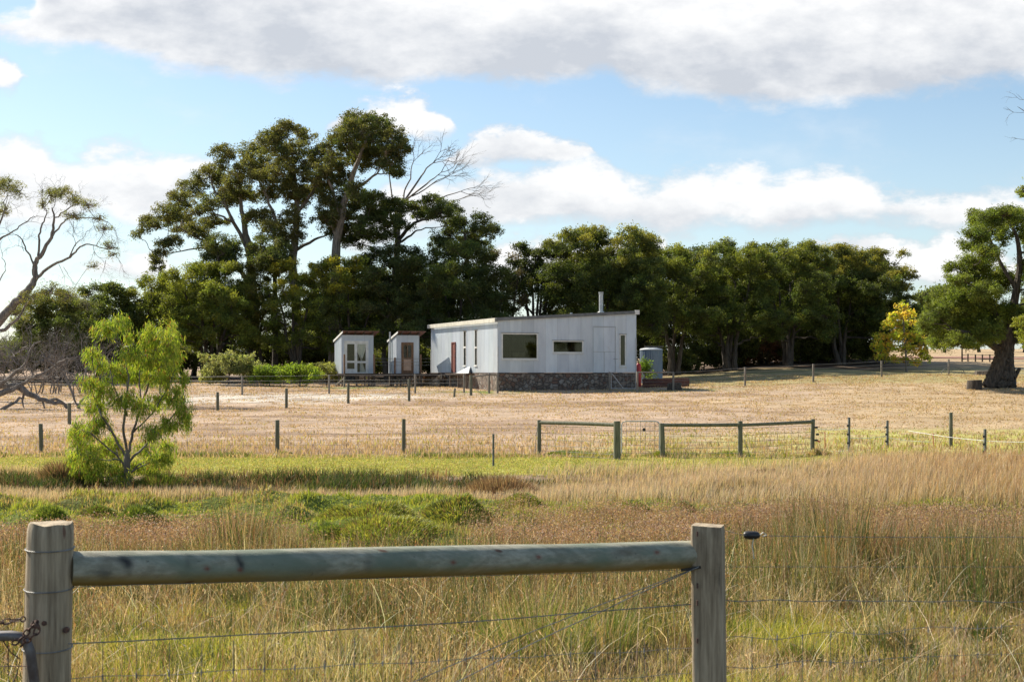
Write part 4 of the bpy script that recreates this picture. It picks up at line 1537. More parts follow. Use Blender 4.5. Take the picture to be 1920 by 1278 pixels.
def bush(px, Y, wpx, hpx, label, pal, group='shrubs', leaf=(0.16, 0.07), pr=0.35, dens=0.8, name='shrub', top=None, cat='shrub', py=None, n=7, upl=0.0):
    x = (px - 960) / F * Y
    m = Y / F
    b = Vector((x, Y, gzf(x, Y)))
    t = Tree(b, label, cat, group, name)
    w = wpx * m / 2
    h = hpx * m
    t.limb([b, b + Vector((0.05, 0, h * 0.3)), b + Vector((0, 0, h * 0.5))], [0.06, 0.05, 0.03], 5)
    for i in range(n):
        a = -1 + 2 * (i + 0.5) / n
        z = b.z + h * random.uniform(0.35, 0.70) * (1 - 0.25 * a * a)
        c = np.array([x + a * w * 0.72, Y + random.uniform(-.5, .5) * w, z])
        t.attach(c, rmax=0.04)
        t.clump(c, (w * 0.38, w * 0.38, h * 0.30), pal, dens, leaf, pr, top=top, flat=0.8)
    if upl:
        for i in range(60):
            a = np.array([x + random.uniform(-.9, .9) * w, Y + random.uniform(-.5, .5) * w, b.z + h * 0.6])
            t.clump(a + np.array([0, 0, random.uniform(0.2, upl)]), (0.08, 0.08, 0.3), pal, 0.5, leaf, 0.12, twigs=False)
    return t.done()


bush(428, 93.5, 118, 62, 'silvery green shrub with upright shoots left of the bright green bushes', [(0.19, 0.22, 0.11), (0.13, 0.16, 0.07), (0.23, 0.26, 0.15)], top=(0.26, 0.28, 0.15), upl=0.6)
bush(505, 93, 70, 50, 'bright green bush next to the silvery shrub', [(0.18, 0.26, 0.04), (0.13, 0.20, 0.035)], top=(0.26, 0.34, 0.05))
bush(562, 93, 80, 52, 'bright green bush left of the left hut, taller one', [(0.18, 0.26, 0.04), (0.13, 0.20, 0.035)], top=(0.26, 0.34, 0.05))
bush(612, 95, 60, 46, 'dull grassy bush touching the wall of the left hut', [(0.16, 0.18, 0.07), (0.12, 0.14, 0.05)], top=(0.24, 0.24, 0.10))
bush(1208, 96, 34, 54, 'small fresh green shrub between the shed and the blue grey tank', [(0.10, 0.17, 0.03), (0.13, 0.20, 0.04)], top=(0.16, 0.24, 0.04), n=4)
UG = 'undergrowth between the stems'
for i, (px, Y, w, h, lab) in enumerate([
        (1262, 114, 60, 50, 'brown green undergrowth bush right of the tank'), (1320, 118, 60, 44, 'undergrowth bush behind the first right fence post'), (1375, 118, 60, 60, 'green undergrowth bush between the first pair of stems'),
        (1440, 120, 60, 50, 'reddish brown undergrowth bush in the middle of the stems'), (1500, 120, 60, 56, 'undergrowth bush left of the thick forked trunks'), (1590, 122, 70, 50, 'pale undergrowth bush right of the thick forked trunks'),
        (300, 110, 110, 60, 'dim undergrowth bush behind the weeping tree'), (60, 104, 170, 70, 'dim undergrowth behind the fallen dead branches'), (180, 106, 120, 60, 'dim undergrowth left of the weeping tree'), (760, 108, 120, 60, 'dark undergrowth between the two huts'),
        (870, 112, 120, 60, 'dark undergrowth behind the left end of the shed'), (540, 112, 130, 80, 'dark undergrowth under the golden pair of trees'), (660, 113, 100, 80, 'dark undergrowth behind the left hut')]):
    pal = [(0.09, 0.11, 0.04), (0.07, 0.09, 0.035)] if i not in (3,) else [(0.16, 0.09, 0.06), (0.10, 0.08, 0.045)]
    bush(px, Y, w * 1.6, h * 1.25, lab, pal, group=UG, dens=0.6, leaf=(0.2, 0.09), n=12)


# ---- the big twisted tree on the right
def right_tree():
    Y = rayY(1875, 726, 60)
    x = (1875 - 960) / F * Y
    b = Vector((x, Y, gzf(x, Y) - 0.1))
    t = Tree(b, 'big old tree with a twisted furrowed trunk and layered crown at the right edge', 'tree', None, 'old_twisted_tree', BARK)
    q = lambda a, c, d=0: P(a, c, Y + d)
    # fluted trunk: a bundle of twisting strands fused together
    for i in range(11):
        a = i / 11 * 2 * math.pi
        r0, r1 = 0.70, 0.32
        pts = []
        for k in range(7):
            s_ = k / 6
            cx = 1874 + 12 * s_
            cz = 724 - 78 * s_
            c = q(cx, cz)
            rr = r0 * (1 - s_) ** 1.4 + r1 * (1 - (1 - s_) ** 1.4)
            aa = a + s_ * 0.9
            pts.append(c + Vector((rr * math.cos(aa) * (1.05), rr * math.sin(aa) * 0.8, 0)))
        t.limb(pts, [random.uniform(0.24, 0.34), 0.24, 0.19, 0.17], 7, skel=False, jit=0.03)
    t.limb([q(1874, 726), q(1878, 700), q(1884, 650)], [0.66, 0.5, 0.34], 10, skel=False)
    t.limb([q(1912, 690), q(1900, 712), q(1898, 724)], [0.10, 0.16, 0.22], 6, skel=False)
    # main limbs
    t.limb([q(1884, 655), q(1893, 610), q(1903, 560), (q(1912, 500)), q(1908, 450), q(1896, 420)], [0.42, 0.30, 0.24, 0.18, 0.12, 0.06], 8)
    t.limb([q(1880, 660), q(1850, 640), q(1820, 625, -1), q(1785, 618, -1)], [0.28, 0.19, 0.12, 0.06], 7)
    t.limb([q(1882, 655), q(1870, 600), q(1850, 555), q(1835, 520), q(1822, 490)], [0.25, 0.18, 0.12, 0.08, 0.04], 7)
    t.limb([q(1905, 540), q(1880, 500), q(1862, 460), q(1850, 435)], [0.14, 0.1, 0.07, 0.04], 6)
    t.limb([q(1888, 650), q(1920, 620), q(1960, 590), q(1990, 560)], [0.26, 0.2, 0.14, 0.07], 7)
    t.limb([q(1860, 560), q(1835, 545), q(1805, 540)], [0.09, 0.06, 0.03], 5)
    t.limb([q(1912, 500), q(1940, 470), q(1965, 440)], [0.12, 0.08, 0.04], 5)
    cl = [(1850, 415, 34, 20), (1880, 405, 34, 18), (1905, 410, 34, 22), (1835, 440, 26, 14), (1870, 440, 30, 16), (1935, 430, 40, 30), (1822, 462, 24, 12), (1850, 475, 34, 15),
          (1800, 505, 26, 13), (1830, 500, 32, 18), (1860, 515, 32, 20), (1815, 530, 38, 16), (1850, 545, 36, 20), (1790, 525, 18, 10), (1885, 530, 24, 20), (1950, 520, 40, 40), (1970, 470, 40, 36),
          (1760, 585, 34, 22), (1745, 610, 26, 20), (1790, 580, 42, 26), (1830, 585, 44, 30), (1870, 590, 36, 30), (1775, 620, 40, 20), (1815, 622, 46, 22), (1850, 625, 36, 22), (1760, 640, 26, 12),
          (1900, 600, 22, 26), (1800, 645, 36, 14), (1990, 560, 40, 40), (1960, 610, 34, 30), (1790, 556, 40, 18)]
    cs = []
    for cx, cy, rx, ry in cl:
        c = P(cx, cy, Y + random.uniform(-2.2, 2.2))
        m = Y / F
        cs.append((arr(c), np.array([rx * m, rx * m, ry * m])))
        for k in range(2):
            e = arr(c) + np.array([random.uniform(-1, 1) * rx, random.uniform(-1, 1) * rx, random.uniform(-1.2, 0.8) * ry]) * m
            cs.append((e, np.array([rx, rx, ry * 1.3]) * m * random.uniform(0.35, 0.55)))
    for c, r in cs:
        t.attach(c - np.array([0, 0, r[2] * 0.4]), rmax=0.09)
    for c, r in cs:
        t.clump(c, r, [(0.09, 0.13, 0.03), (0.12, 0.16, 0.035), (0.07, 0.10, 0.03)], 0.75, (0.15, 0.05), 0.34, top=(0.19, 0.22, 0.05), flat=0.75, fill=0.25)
    t.done()


right_tree()


def edge_tree():
    """tree mostly outside the right edge: a few twigs and a leafy bough come into view"""
    Y = 62
    x = (2120 - 960) / F * Y
    b = Vector((x, Y, gzf(x, Y)))
    t = Tree(b, 'tree outside the right edge with only some twigs and a yellow green bough in view', 'tree', None, 'edge_tree', BARK_GREY)
    q = lambda a, c, d=0: P(a, c, Y + d)
    t.limb([b, q(2110, 600), q(2080, 450), q(2060, 300)], [0.4, 0.32, 0.22, 0.1], 8)
    t.limb([q(2100, 540), q(2000, 590), q(1935, 610)], [0.14, 0.08, 0.03], 6)
    t.limb([q(2085, 450), q(2000, 370), q(1935, 358)], [0.12, 0.07, 0.03], 6)
    t.limb([q(2070, 330), q(1990, 260), q(1930, 215), q(1908, 200)], [0.1, 0.05, 0.02, 0.008], 5)
    for a, c in [((1925, 212), (-1, 0, -0.3)), ((1930, 262), (-1, 0, 0.1)), ((1930, 190), (-1, 0, .2))]:
        twigs(t, arr(q(*a)), arr(c), 0.55, 0.012, 2, 0.5, 0.2, (0, 0, 0), 3)
    t.limb([q(1990, 260), q(1950, 258), q(1925, 262)], [0.03, 0.02, 0.012], 4)
    for cx, cy, rx, ry in [(1918, 612, 24, 18), (1925, 640, 20, 16), (1960, 625, 40, 30), (1922, 360, 14, 14), (1960, 350, 40, 30), (2050, 420, 90, 70), (2050, 560, 90, 60), (2100, 280, 90, 70)]:
        c = arr(P(cx, cy, Y))
        m = Y / F
        t.attach(c, rmax=0.05)
        t.clump(c, (rx * m, rx * m, ry * m), [(0.16, 0.19, 0.04), (0.12, 0.16, 0.035)], 0.8, (0.13, 0.05), 0.22, top=(0.26, 0.26, 0.05), droop=0.3)
    t.done()


edge_tree()


# ---- yellow sapling
def sapling():
    Y = rayY(1700, 697, 60)
    x = (1700 - 960) / F * Y
    b = Vector((x, Y, gzf(x, Y) - 0.05))
    t = Tree(b, 'slender young tree with sparse round yellow and green leaves beside the old twisted tree', 'tree', None, 'yellow_sapling', BARK_GREY)
    q = lambda a, c, d=0: P(a, c, Y + d)
    t.limb([b, q(1699, 670), q(1697, 640), q(1694, 600), q(1692, 572)], [0.10, 0.085, 0.07, 0.04, 0.02], 7)
    pal = [(0.42, 0.40, 0.07), (0.34, 0.38, 0.06), (0.24, 0.31, 0.05), (0.38, 0.29, 0.07)]
    cl = [(1692, 575, 12, 9), (1678, 592, 16, 10), (1706, 590, 15, 10), (1662, 612, 18, 10), (1690, 610, 20, 12), (1722, 608, 14, 10), (1650, 632, 16, 10), (1680, 630, 22, 12), (1712, 630, 20, 12), (1734, 645, 12, 10),
          (1642, 650, 14, 9), (1668, 652, 20, 12), (1702, 655, 24, 12), (1728, 662, 16, 9), (1655, 668, 18, 8), (1682, 674, 18, 8), (1712, 678, 18, 7), (1738, 672, 10, 6)]
    for cx, cy, rx, ry in cl:
        c = arr(P(cx, cy, Y + random.uniform(-1.2, 1.2)))
        m = Y / F
        t.attach(c, 0.01, rmax=0.035)
        t.clump(c, (rx * m, rx * m, ry * m), pal, 0.50, (0.17, 0.14), 0.25, flat=0.9, fill=0.5)
    t.done()


sapling()


# ---- weeping tree, left foreground
def weeping():
    Y = 29.7
    x = (240 - 960) / F * Y
    b = Vector((x, Y, gzf(x, Y) - 0.05))
    t = Tree(b, 'small weeping tree with hanging bright green leaves at the left, in front of the paddock', 'tree', None, 'weeping_tree', BARK_GREY)
    q = lambda a, c, d=0: P(a, c, Y + d)
    t.limb([b, q(238, 880), q(238, 850)], [0.085, 0.075, 0.06], 8)
    stems = [([(238, 856), (246, 820), (262, 770), (278, 720), (290, 670), (300, 630)], 0.036),
             ([(238, 850), (232, 800), (238, 740), (240, 690), (225, 640), (212, 612)], 0.034),
             ([(238, 862), (216, 820), (190, 780), (180, 740), (178, 700), (172, 668)], 0.03),
             ([(240, 868), (270, 838), (305, 800), (335, 765), (345, 745)], 0.028),
             ([(240, 880), (215, 850), (180, 820), (155, 805)], 0.026),
             ([(250, 810), (280, 780), (310, 735), (330, 690)], 0.022),
             ([(238, 780), (215, 730), (205, 690), (200, 665)], 0.02),
             ([(262, 770), (262, 720), (262, 680), (258, 650)], 0.02),
             ([(241, 890), (262, 870), (285, 858), (305, 850)], 0.02),
             ([(225, 860), (200, 862), (165, 858), (145, 850)], 0.02)]
    for pts, r in stems:
        t.limb([q(a, c, random.uniform(-.35, .35) * (i / len(pts)) * 2) for i, (a, c) in enumerate(pts)], [r, r * 0.75, r * 0.5, r * 0.3], 6, jit=0.012)
    boughs = [(205, 622, 26, 16), (222, 610, 18, 10), (300, 630, 30, 20), (282, 640, 22, 18), (318, 650, 20, 30), (326, 668, 12, 18), (305, 680, 30, 22), (270, 672, 26, 18), (240, 668, 18, 10),
              (172, 668, 18, 10), (188, 690, 24, 10), (215, 700, 22, 16), (240, 705, 28, 18), (280, 710, 30, 18), (310, 715, 24, 20), (165, 722, 16, 12), (190, 735, 20, 22), (178, 765, 22, 24), (188, 795, 18, 14),
              (225, 755, 30, 16), (262, 765, 26, 16), (300, 755, 28, 16), (330, 745, 18, 18), (341, 772, 16, 24), (322, 800, 24, 16), (350, 795, 8, 18), (290, 815, 26, 16), (145, 812, 16, 16), (170, 815, 20, 14), (150, 840, 22, 20),
              (185, 848, 26, 22), (215, 840, 20, 20), (165, 868, 26, 16), (205, 880, 26, 14), (300, 870, 26, 12), (315, 860, 14, 10), (255, 880, 20, 12), (310, 838, 18, 10), (270, 845, 18, 12), (240, 640, 8, 8), (345, 715, 8, 10), (170, 890, 22, 12), (140, 865, 14, 12), (230, 898, 18, 10), (285, 892, 20, 10), (145, 890, 12, 8)]
    m = Y / F
    pal = np.array([(0.29, 0.39, 0.045), (0.38, 0.45, 0.06), (0.13, 0.21, 0.035), (0.44, 0.42, 0.09)])
    for cx, cy, rx, ry in boughs:
        cy -= 6
        c = arr(q(cx, cy, random.uniform(-0.55, 0.55)))
        t.attach(c, 0.004, 0.03, rmax=0.016)
        n = int(rx * ry * 1.7) + 190
        sp = RNG.normal(size=(44, 3))
        sp /= np.linalg.norm(sp, axis=1, keepdims=True)
        sp = c + sp * np.array([rx * m, rx * m * 1.0, ry * m]) * RNG.uniform(0.3, 1.35, (44, 1))
        for i in range(0, 44, 3):
            t.w.tube(bez(c, sp[i], np.array([0, 0, 0.04]), 3), [0.006, 0.003], 3, cap=False)
        i = RNG.integers(0, 44, n)
        C = sp[i] + RNG.normal(0, 0.035, (n, 3)) * np.array([1, 1, 1.6])
        A = RNG.normal(0, 0.34, (n, 3))
        out = sp[i] - c
        A += out * 1.2
        A[:, 2] -= 1.0
        A /= np.linalg.norm(A, axis=1, keepdims=True)
        L = RNG.uniform(0.07, 0.15, n)
        C[:, 2] -= L * 0.35
        col = pal[RNG.integers(0, 4, n)] * RNG.uniform(0.75, 1.25, (n, 1))
        rn = RNG.random(n)
        hot = 0.5 if (cx > 270 and cy < 690) else 0.10
        col[rn < hot * 0.4] = (0.42, 0.40, 0.10)
        col[rn > 0.94] = (0.32, 0.12, 0.05)
        t.leaf.append(leafcards(C, L, RNG.uniform(0.010, 0.018, n), A, col))
    t.leafmat = LEAF
    t.done()


weeping()


# ---- gnarled leaning tree on the left
def left_tree():
    Y = 74
    x = (-75 - 960) / F * Y
    b = Vector((x, Y, gzf(x, Y) - 0.1))
    t = Tree(b, 'leaning gnarled half bare tree at the left edge with feathery tips', 'tree', None, 'gnarled_tree', BARK_GREY)
    q = lambda a, c, d=0: P(a, c, Y + d)
    L = lambda pts, r, k=6, **kw: t.limb(pts, [a * 0.72 for a in r], k, **kw)
    L([b, q(-50, 680), q(-10, 610), q(22, 575), q(50, 545), q(66, 520), q(66, 495), q(78, 475), q(95, 445), q(100, 415), q(98, 390)], [0.42, 0.38, 0.34, 0.3, 0.27, 0.22, 0.19, 0.15, 0.12, 0.08, 0.05], 9, jit=0.03)
    L([q(66, 500), q(50, 470), q(38, 445), q(28, 440)], [0.09, 0.06, 0.04, 0.03], 6, jit=0.03)
    L([q(72, 485), q(72, 450), q(80, 420), q(88, 400), q(80, 375)], [0.10, 0.08, 0.06, 0.04, 0.03], 6, jit=0.03)
    L([q(95, 445), q(112, 425), q(128, 410), q(150, 410), q(180, 408), q(200, 415)], [0.08, 0.06, 0.05, 0.04, 0.03, 0.015], 6, jit=0.03)
    L([q(70, 520), q(100, 498), q(130, 482), q(150, 462), q(175, 458), q(200, 470), q(215, 475)], [0.12, 0.1, 0.08, 0.06, 0.04, 0.03, 0.015], 6, jit=0.04)
    L([q(130, 482), q(140, 460), q(150, 450)], [0.06, 0.04, 0.03], 5)
    L([q(100, 415), q(120, 395), q(140, 385), q(160, 385)], [0.06, 0.05, 0.03, 0.015], 5, jit=0.03)
    L([q(-20, 470), q(0, 448), q(25, 435), q(50, 415), q(68, 405)], [0.12, 0.08, 0.05, 0.04, 0.02], 6, jit=0.03)
    L([q(-50, 680), q(-60, 560), q(-30, 480), q(-5, 430), q(10, 390)], [0.25, 0.2, 0.14, 0.08, 0.04], 7, jit=0.03)
    L([q(0, 620), q(30, 600), q(60, 555), q(85, 550), q(120, 552)], [0.14, 0.1, 0.06, 0.05, 0.02], 6, jit=0.04)
    L([q(-10, 560), q(0, 530), q(10, 500), q(5, 480)], [0.05, 0.04, 0.03, 0.02], 5, jit=0.03)
    for a, d, Ln, r, dp in [((100, 390), (0.2, 0, 1), 0.9, 0.03, 3), ((80, 378), (-0.3, 0, 1), 0.8, 0.025, 3), ((200, 415), (1, 0, -0.5), 0.8, 0.02, 3), ((215, 475), (0.5, 0, -0.6), 0.9, 0.02, 3),
                            ((150, 450), (0.6, 0, 0.5), 0.8, 0.025, 3), ((160, 385), (1, 0, 0.2), 0.8, 0.02, 3), ((180, 410), (0.6, 0, -1), 0.9, 0.02, 3), ((175, 460), (0.3, 0, -1), 0.9, 0.02, 3), ((130, 412), (0.5, 0, -1), 0.8, 0.02, 3),
                            ((68, 405), (1, 0, 0.1), 0.8, 0.02, 3), ((28, 440), (-1, 0, 0.3), 0.8, 0.02, 3), ((120, 552), (1, 0, -0.3), 0.9, 0.02, 3), ((50, 470), (-0.6, 0, 0.8), 0.8, 0.025, 3), ((150, 410), (0.4, 0, 0.8), 0.8, 0.02, 3),
                            ((10, 390), (0.3, 0, 1), 0.8, 0.03, 3), ((5, 480), (-0.2, 0, 1), 0.8, 0.02, 3), ((195, 465), (1, 0, 0.3), 0.7, 0.018, 3), ((110, 495), (0.4, 0, -1), 0.9, 0.02, 3)]:
        for e in range(2):
            twigs(t, arr(q(a[0] + e * random.uniform(-25, 10), a[1] + e * random.uniform(-5, 15), random.uniform(-.5, .5))), arr(d) + RNG.normal(0, 0.3 * e, 3), Ln * 0.8, r * 0.65, dp + 1, 0.55, 0.2, (0.05, 0, -0.02))
    m = Y / F
    pal = [(0.12, 0.14, 0.05), (0.15, 0.15, 0.06), (0.10, 0.12, 0.05)]
    for cx, cy, rx, ry, dn in [(95, 365, 18, 14, .8), (118, 362, 22, 14, .8), (140, 375, 22, 12, .6), (80, 385, 14, 10, .5), (165, 385, 20, 12, .4), (135, 405, 22, 8, .5), (15, 350, 22, 18, .7), (35, 360, 16, 18, .5), (5, 395, 16, 16, .7), (185, 410, 18, 8, .3),
                           (205, 465, 16, 12, .45), (212, 478, 12, 10, .35), (195, 430, 16, 12, .3), (-10, 350, 30, 20, .7), (-40, 400, 30, 30, .7), (95, 545, 28, 18, .35), (60, 560, 26, 18, .35), (130, 555, 26, 16, .35), (30, 590, 30, 20, .5), (175, 500, 12, 10, .3)]:
        c = arr(P(cx, cy, Y + random.uniform(-1, 1)))
        t.attach(c, 0.012, rmax=0.03)
        t.clump(c, (rx * m, rx * m, ry * m), pal, dn * 0.42, (0.13, 0.028), 0.26, flat=0.9, top=(0.18, 0.19, 0.06))
    t.done()


left_tree()


def fallen():
    Y = rayY(60, 765, 40)
    x = (40 - 960) / F * Y
    b = Vector((x, Y, gzf(x, Y)))
    t = Tree(b, 'fallen grey dead tree with sprawling bare branches on the ground at the left', 'fallen tree', None, 'fallen_tree', BARK_GREY)
    q = lambda a, c, d=0: P(a, c, Y + d)
    L = t.limb
    L([q(-70, 715, 1), q(-20, 720, .5), q(30, 725), q(60, 740), q(90, 752), q(115, 755), q(128, 768)], [0.26, 0.22, 0.17, 0.13, 0.10, 0.08, 0.04], 8, jit=0.03)
    L([q(-70, 745, -1), q(-10, 738, -.6), q(25, 728, -.3), q(40, 722)], [0.2, 0.16, 0.12, 0.08], 7, jit=0.03)
    L([q(-60, 765, -1), q(-10, 772, -1), q(20, 760, -1), q(40, 745, -.5)], [0.12, 0.1, 0.07, 0.05], 6, jit=0.03)
    L([q(90, 752), q(105, 748), q(125, 760), q(132, 772)], [0.08, 0.07, 0.05, 0.03], 6)
    L([q(45, 738), q(42, 752), q(45, 765)], [0.06, 0.05, 0.02], 5)
    L([q(80, 752), q(84, 766), q(88, 775)], [0.05, 0.04, 0.02], 5)
    L([q(120, 700), q(135, 735), q(142, 755), q(158, 775)], [0.07, 0.06, 0.05, 0.03], 6)
    L([q(145, 765), q(155, 748), q(172, 742)], [0.06, 0.05, 0.03], 6)
    L([q(30, 725), q(70, 705), q(110, 680), q(140, 672)], [0.10, 0.08, 0.05, 0.03], 6, jit=0.04)
    L([q(0, 720), q(40, 690), q(60, 650), q(75, 640)], [0.10, 0.08, 0.05, 0.03], 6, jit=0.04)
    for i in range(34):
        a = (random.uniform(-60, 170), random.uniform(650, 735))
        twigs(t, arr(q(a[0], a[1], random.uniform(-1.5, 1.5))), arr((random.uniform(-1, 1), random.uniform(-.4, .4), random.uniform(0.0, 1.0))), random.uniform(0.8, 1.3), 0.028, 3, 0.6, 0.2, (0, 0, 0.02))
    t.done()
    # standing dead scrub behind
    Y2 = 82
    x = (90 - 960) / F * Y2
    b = Vector((x, Y2, gzf(x, Y2)))
    t = Tree(b, 'thicket of grey bare scrub behind the fallen dead tree', 'shrub', None, 'dead_scrub', BARK_GREY)
    for i in range(46):
        a = P(random.uniform(-20, 215), 715, Y2 + random.uniform(-2.0, 2.5))
        a.z = gzf(a.x, a.y)
        twigs(t, arr(a), arr((random.uniform(-.5, .5), random.uniform(-.2, .2), 1)), random.uniform(0.9, 1.5), 0.035, 4, 0.42, 0.16, (0, 0, 0.1))
    t.done()


fallen()


# ------------------------------------------------------------------ house
HF = Vector((0.934, 0.358, 0))
HF.normalize()
HB = Vector((-HF.y, HF.x, 0))
HA = Vector((-0.85, 84.0, 0))
FLOOR = CZ - 0.01
FW, FD = 9.07, 12.9
ZL, ZR = 3.15, 3.70        # wall height above floor at the left and at the right


def on_line(px, o, d):
    """parameter along o + s*d for a photo column"""
    u = (px - 960) / F
    return (u * o.y - o.x) / (d.x - u * d.y)


def zpix(py, Y):
    return CZ + (HY - py) / F * Y


def corr_wall(m, o, d, length, ztop0, ztop1, zbot, n_out, openings=(), pitch=0.076, amp=0.011, seed=1):
    """corrugated sheet wall with real openings; openings = (s0, s1, z0, z1)"""
    rs = random.Random(seed)
    step = pitch / 6
    S_ = set(np.round(np.arange(0, length + 1e-6, step), 4))
    for a in openings:
        S_.add(round(a[0], 4))
        S_.add(round(a[1], 4))
    S_ = sorted(S_)
    sheetcol = {}
    zs = {zbot}
    for a in openings:
        zs.add(a[2])
        zs.add(a[3])
    zs = sorted(zs)
    v, f, cols = [], [], []
    nz = len(zs) + 1
    for s_ in S_:
        k = int(s_ / 0.762)
        fr = s_ / 0.762 - k
        if k not in sheetcol:
            t = rs.uniform(0.90, 1.06)
            sheetcol[k] = (t * rs.uniform(0.98, 1.02), t, t * rs.uniform(0.98, 1.03))
        off = amp * math.cos(2 * math.pi * s_ / pitch)
        c = sheetcol[k]
        if fr < 0.03 and k > 0:
            off += 0.004
            c = tuple(q * 0.72 for q in c)
        p = o + d * s_ + n_out * off
        zt = ztop0 + (ztop1 - ztop0) * s_ / length
        for z in zs + [zt]:
            v.append((p.x, p.y, z))
            cols.append(c)
    for i in range(len(S_) - 1):
        sm = (S_[i] + S_[i + 1]) / 2
        for j in range(nz - 1):
            za = zs[j]
            zb_ = zs[j + 1] if j + 1 < len(zs) else 99
            zm = (za + zb_) / 2 if zb_ < 99 else za + 0.01
            if any(a[0] < sm < a[1] and a[2] < zm < a[3] for a in openings):
                continue
            a = i * nz + j
            f.append((a, a + nz, a + nz + 1, a + 1))
    base = m.n
    m.v += v
    m.f += [tuple(q + base for q in x) for x in f]
    m.c += cols
    m.n += len(v)


def make_house():
    root = empty('tin_shed', (HA.x, HA.y, gzf(HA.x, HA.y)), 'long low shed house clad in pale corrugated iron on a stone plinth', 'house')
    A = HA
    B = HA + HF * FW
    D = HA + HB * FD
    nF = -HB
    nL = -HF
    # openings front
    sF = lambda px: on_line(px, A, HF)
    yF = lambda s: (A + HF * s).y
    sL = lambda px: on_line(px, A, HB)

    def op_front(x0, x1, y0, y1):
        a, b = sF(x0), sF(x1)
        Y = yF((a + b) / 2)
        return (a, b, zpix(y1, Y), zpix(y0, Y))

    def op_left(x0, x1, y0, y1):
        a, b = sL(x1), sL(x0)
        Y = (A + HB * ((a + b) / 2)).y
        return (a, b, zpix(y1, Y), zpix(y0, Y))
    w1 = op_front(941, 1008, 625, 673)
    w2 = op_front(1036.5, 1093, 639, 661)
    w3 = op_front(1162, 1173, 627, 686)
    l1 = op_left(869.5, 873.8, 621, 685)
    l2 = op_left(890.4, 894.6, 619, 684.5)
    dr = op_left(848.3, 854.3, 643, 697.6)
    wl = MB()
    corr_wall(wl, A, HF, FW, FLOOR + ZL, FLOOR + ZR, FLOOR, nF, [w1, w2, w3], seed=3)
    corr_wall(wl, A, HB, FD, FLOOR + ZL, FLOOR + ZL, FLOOR, nL, [l1, l2, dr], seed=8, amp=0.004)
    corr_wall(wl, B, HB, FD, FLOOR + ZR, FLOOR + ZR, FLOOR, HF, [], seed=5)
    corr_wall(wl, D, HF, FW, FLOOR + ZL, FLOOR + ZR, FLOOR, HB, [], seed=6)
    wl.build('wall', CORR, root)
    # corner flashings
    for p, a, b in ((A, nF, nL), (B, nF, HF), (D, HB, nL), (B + HB * FD, HB, HF)):
        z1 = FLOOR + (ZL if p in (A, D) else ZR)
        fl = MB()
        fl.box(p + (a + b) * 0.018 - a * 0.09, a * 0.09, -b * 0.012, Vector((0, 0, z1 - FLOOR)))
        fl.box(p + (a + b) * 0.018 - b * 0.09, b * 0.088, -a * 0.012, Vector((0, 0, z1 - FLOOR)))
        fl.build('corner_flashing', SHEETG, root)
    # roof slab
    ov = 0.10
    rf = MB()
    th = 0.07

    def rp(s_, t_, dz):
        q = A + HF * s_ + HB * t_
        return (q.x, q.y, FLOOR + ZL + (ZR - ZL) * s_ / FW + dz)
    c = [(-ov, -ov), (FW + ov, -ov), (FW + ov, FD + ov), (-ov, FD + ov)]
    rf.add([rp(a, b, 0.012) for a, b in c] + [rp(a, b, 0.012 + th) for a, b in c], [(0, 3, 2, 1), (4, 5, 6, 7), (0, 1, 5, 4), (1, 2, 6, 5), (2, 3, 7, 6), (3, 0, 4, 7)])
    # ribs
    for i in range(int((FD + 0.2) / 0.4)):
        t_ = -ov + 0.2 + i * 0.4
        a, b = rp(-ov, t_, 0.084), rp(FW + ov, t_, 0.084)
        rf.beam(a, b, 0.04, 0.03)
    r = rf.build('roof', ROOFM, root)
    # barge capping on the left eave (pale) and dark barge on the front
    ba = MB()
    ba.box(A + nL * 0.20 + nF * 0.12 + Vector((0, 0, FLOOR + ZL - 0.17)), -nF * (FD + 0.24), nL * 0.03, Vector((0, 0, 0.24)))
    ba.box(A + nL * 0.20 + nF * 0.12 + Vector((0, 0, FLOOR + ZL - 0.17)), -nF * (FD + 0.24), -nL * 0.09, Vector((0, 0, 0.02)))
    ba.build('gutter', CREAM, root)
    bb = MB()
    a = A + nF * 0.125 + nL * 0.10 + Vector((0, 0, FLOOR + ZL - 0.09))
    b = A + nF * 0.125 + HF * (FW - 0.15) + Vector((0, 0, FLOOR + ZR - 0.10))
    bb.box(a, b - a, -nF * 0.02, Vector((0, 0, 0.185)))
    bb.build('front_barge', ROOFM, root)
    bc = MB()
    bc.box(A + nF * 0.135 + HF * (FW - 0.14) + Vector((0, 0, FLOOR + ZR - 0.14)), HF * 0.30, -nF * 0.03, Vector((0, 0, 0.27)))
    bc.build('barge_end_cap', WHITEP, root)
    # plinth
    pl = MB()
    e = 0.05

    def stone_face(o, d, L, n_out, seed):
        nx, nzz = int(L / 0.09), 12
        v, f = [], []
        for i in range(nx + 1):
            p = o + d * (L * i / nx)
            zb = min(gzf(p.x, p.y) - 0.25, FLOOR - 0.3)
            for j in range(nzz + 1):
                z = zb + (FLOOR - 0.012 - zb) * j / nzz
                k = (fbm(np.array([L * i / nx]), np.array([z]), 3.2, seed, 3)[0] - 0.5) * 0.10
                if j == nzz:
                    k = -0.02
                q = p + n_out * (e + k)
                v.append((q.x, q.y, z))
        for i in range(nx):
            for j in range(nzz):
                a = i * (nzz + 1) + j
                f.append((a, a + nzz + 1, a + nzz + 2, a + 1))
        pl.add(v, f)
    stone_face(A - HF * 0.02, HF, FW + 0.04, nF, 33)
    stone_face(A, HB, FD, nL, 35)
    stone_face(B, HB, FD, HF, 36)
    pl.build('stone_plinth', STONE, root, smooth=True)
    sl_ = MB()
    sl_.box(A + nF * 0.06 + nL * 0.06 + Vector((0, 0, FLOOR - 0.06)), HF * (FW + 0.12), -nF * (FD + 0.12), Vector((0, 0, 0.05)))
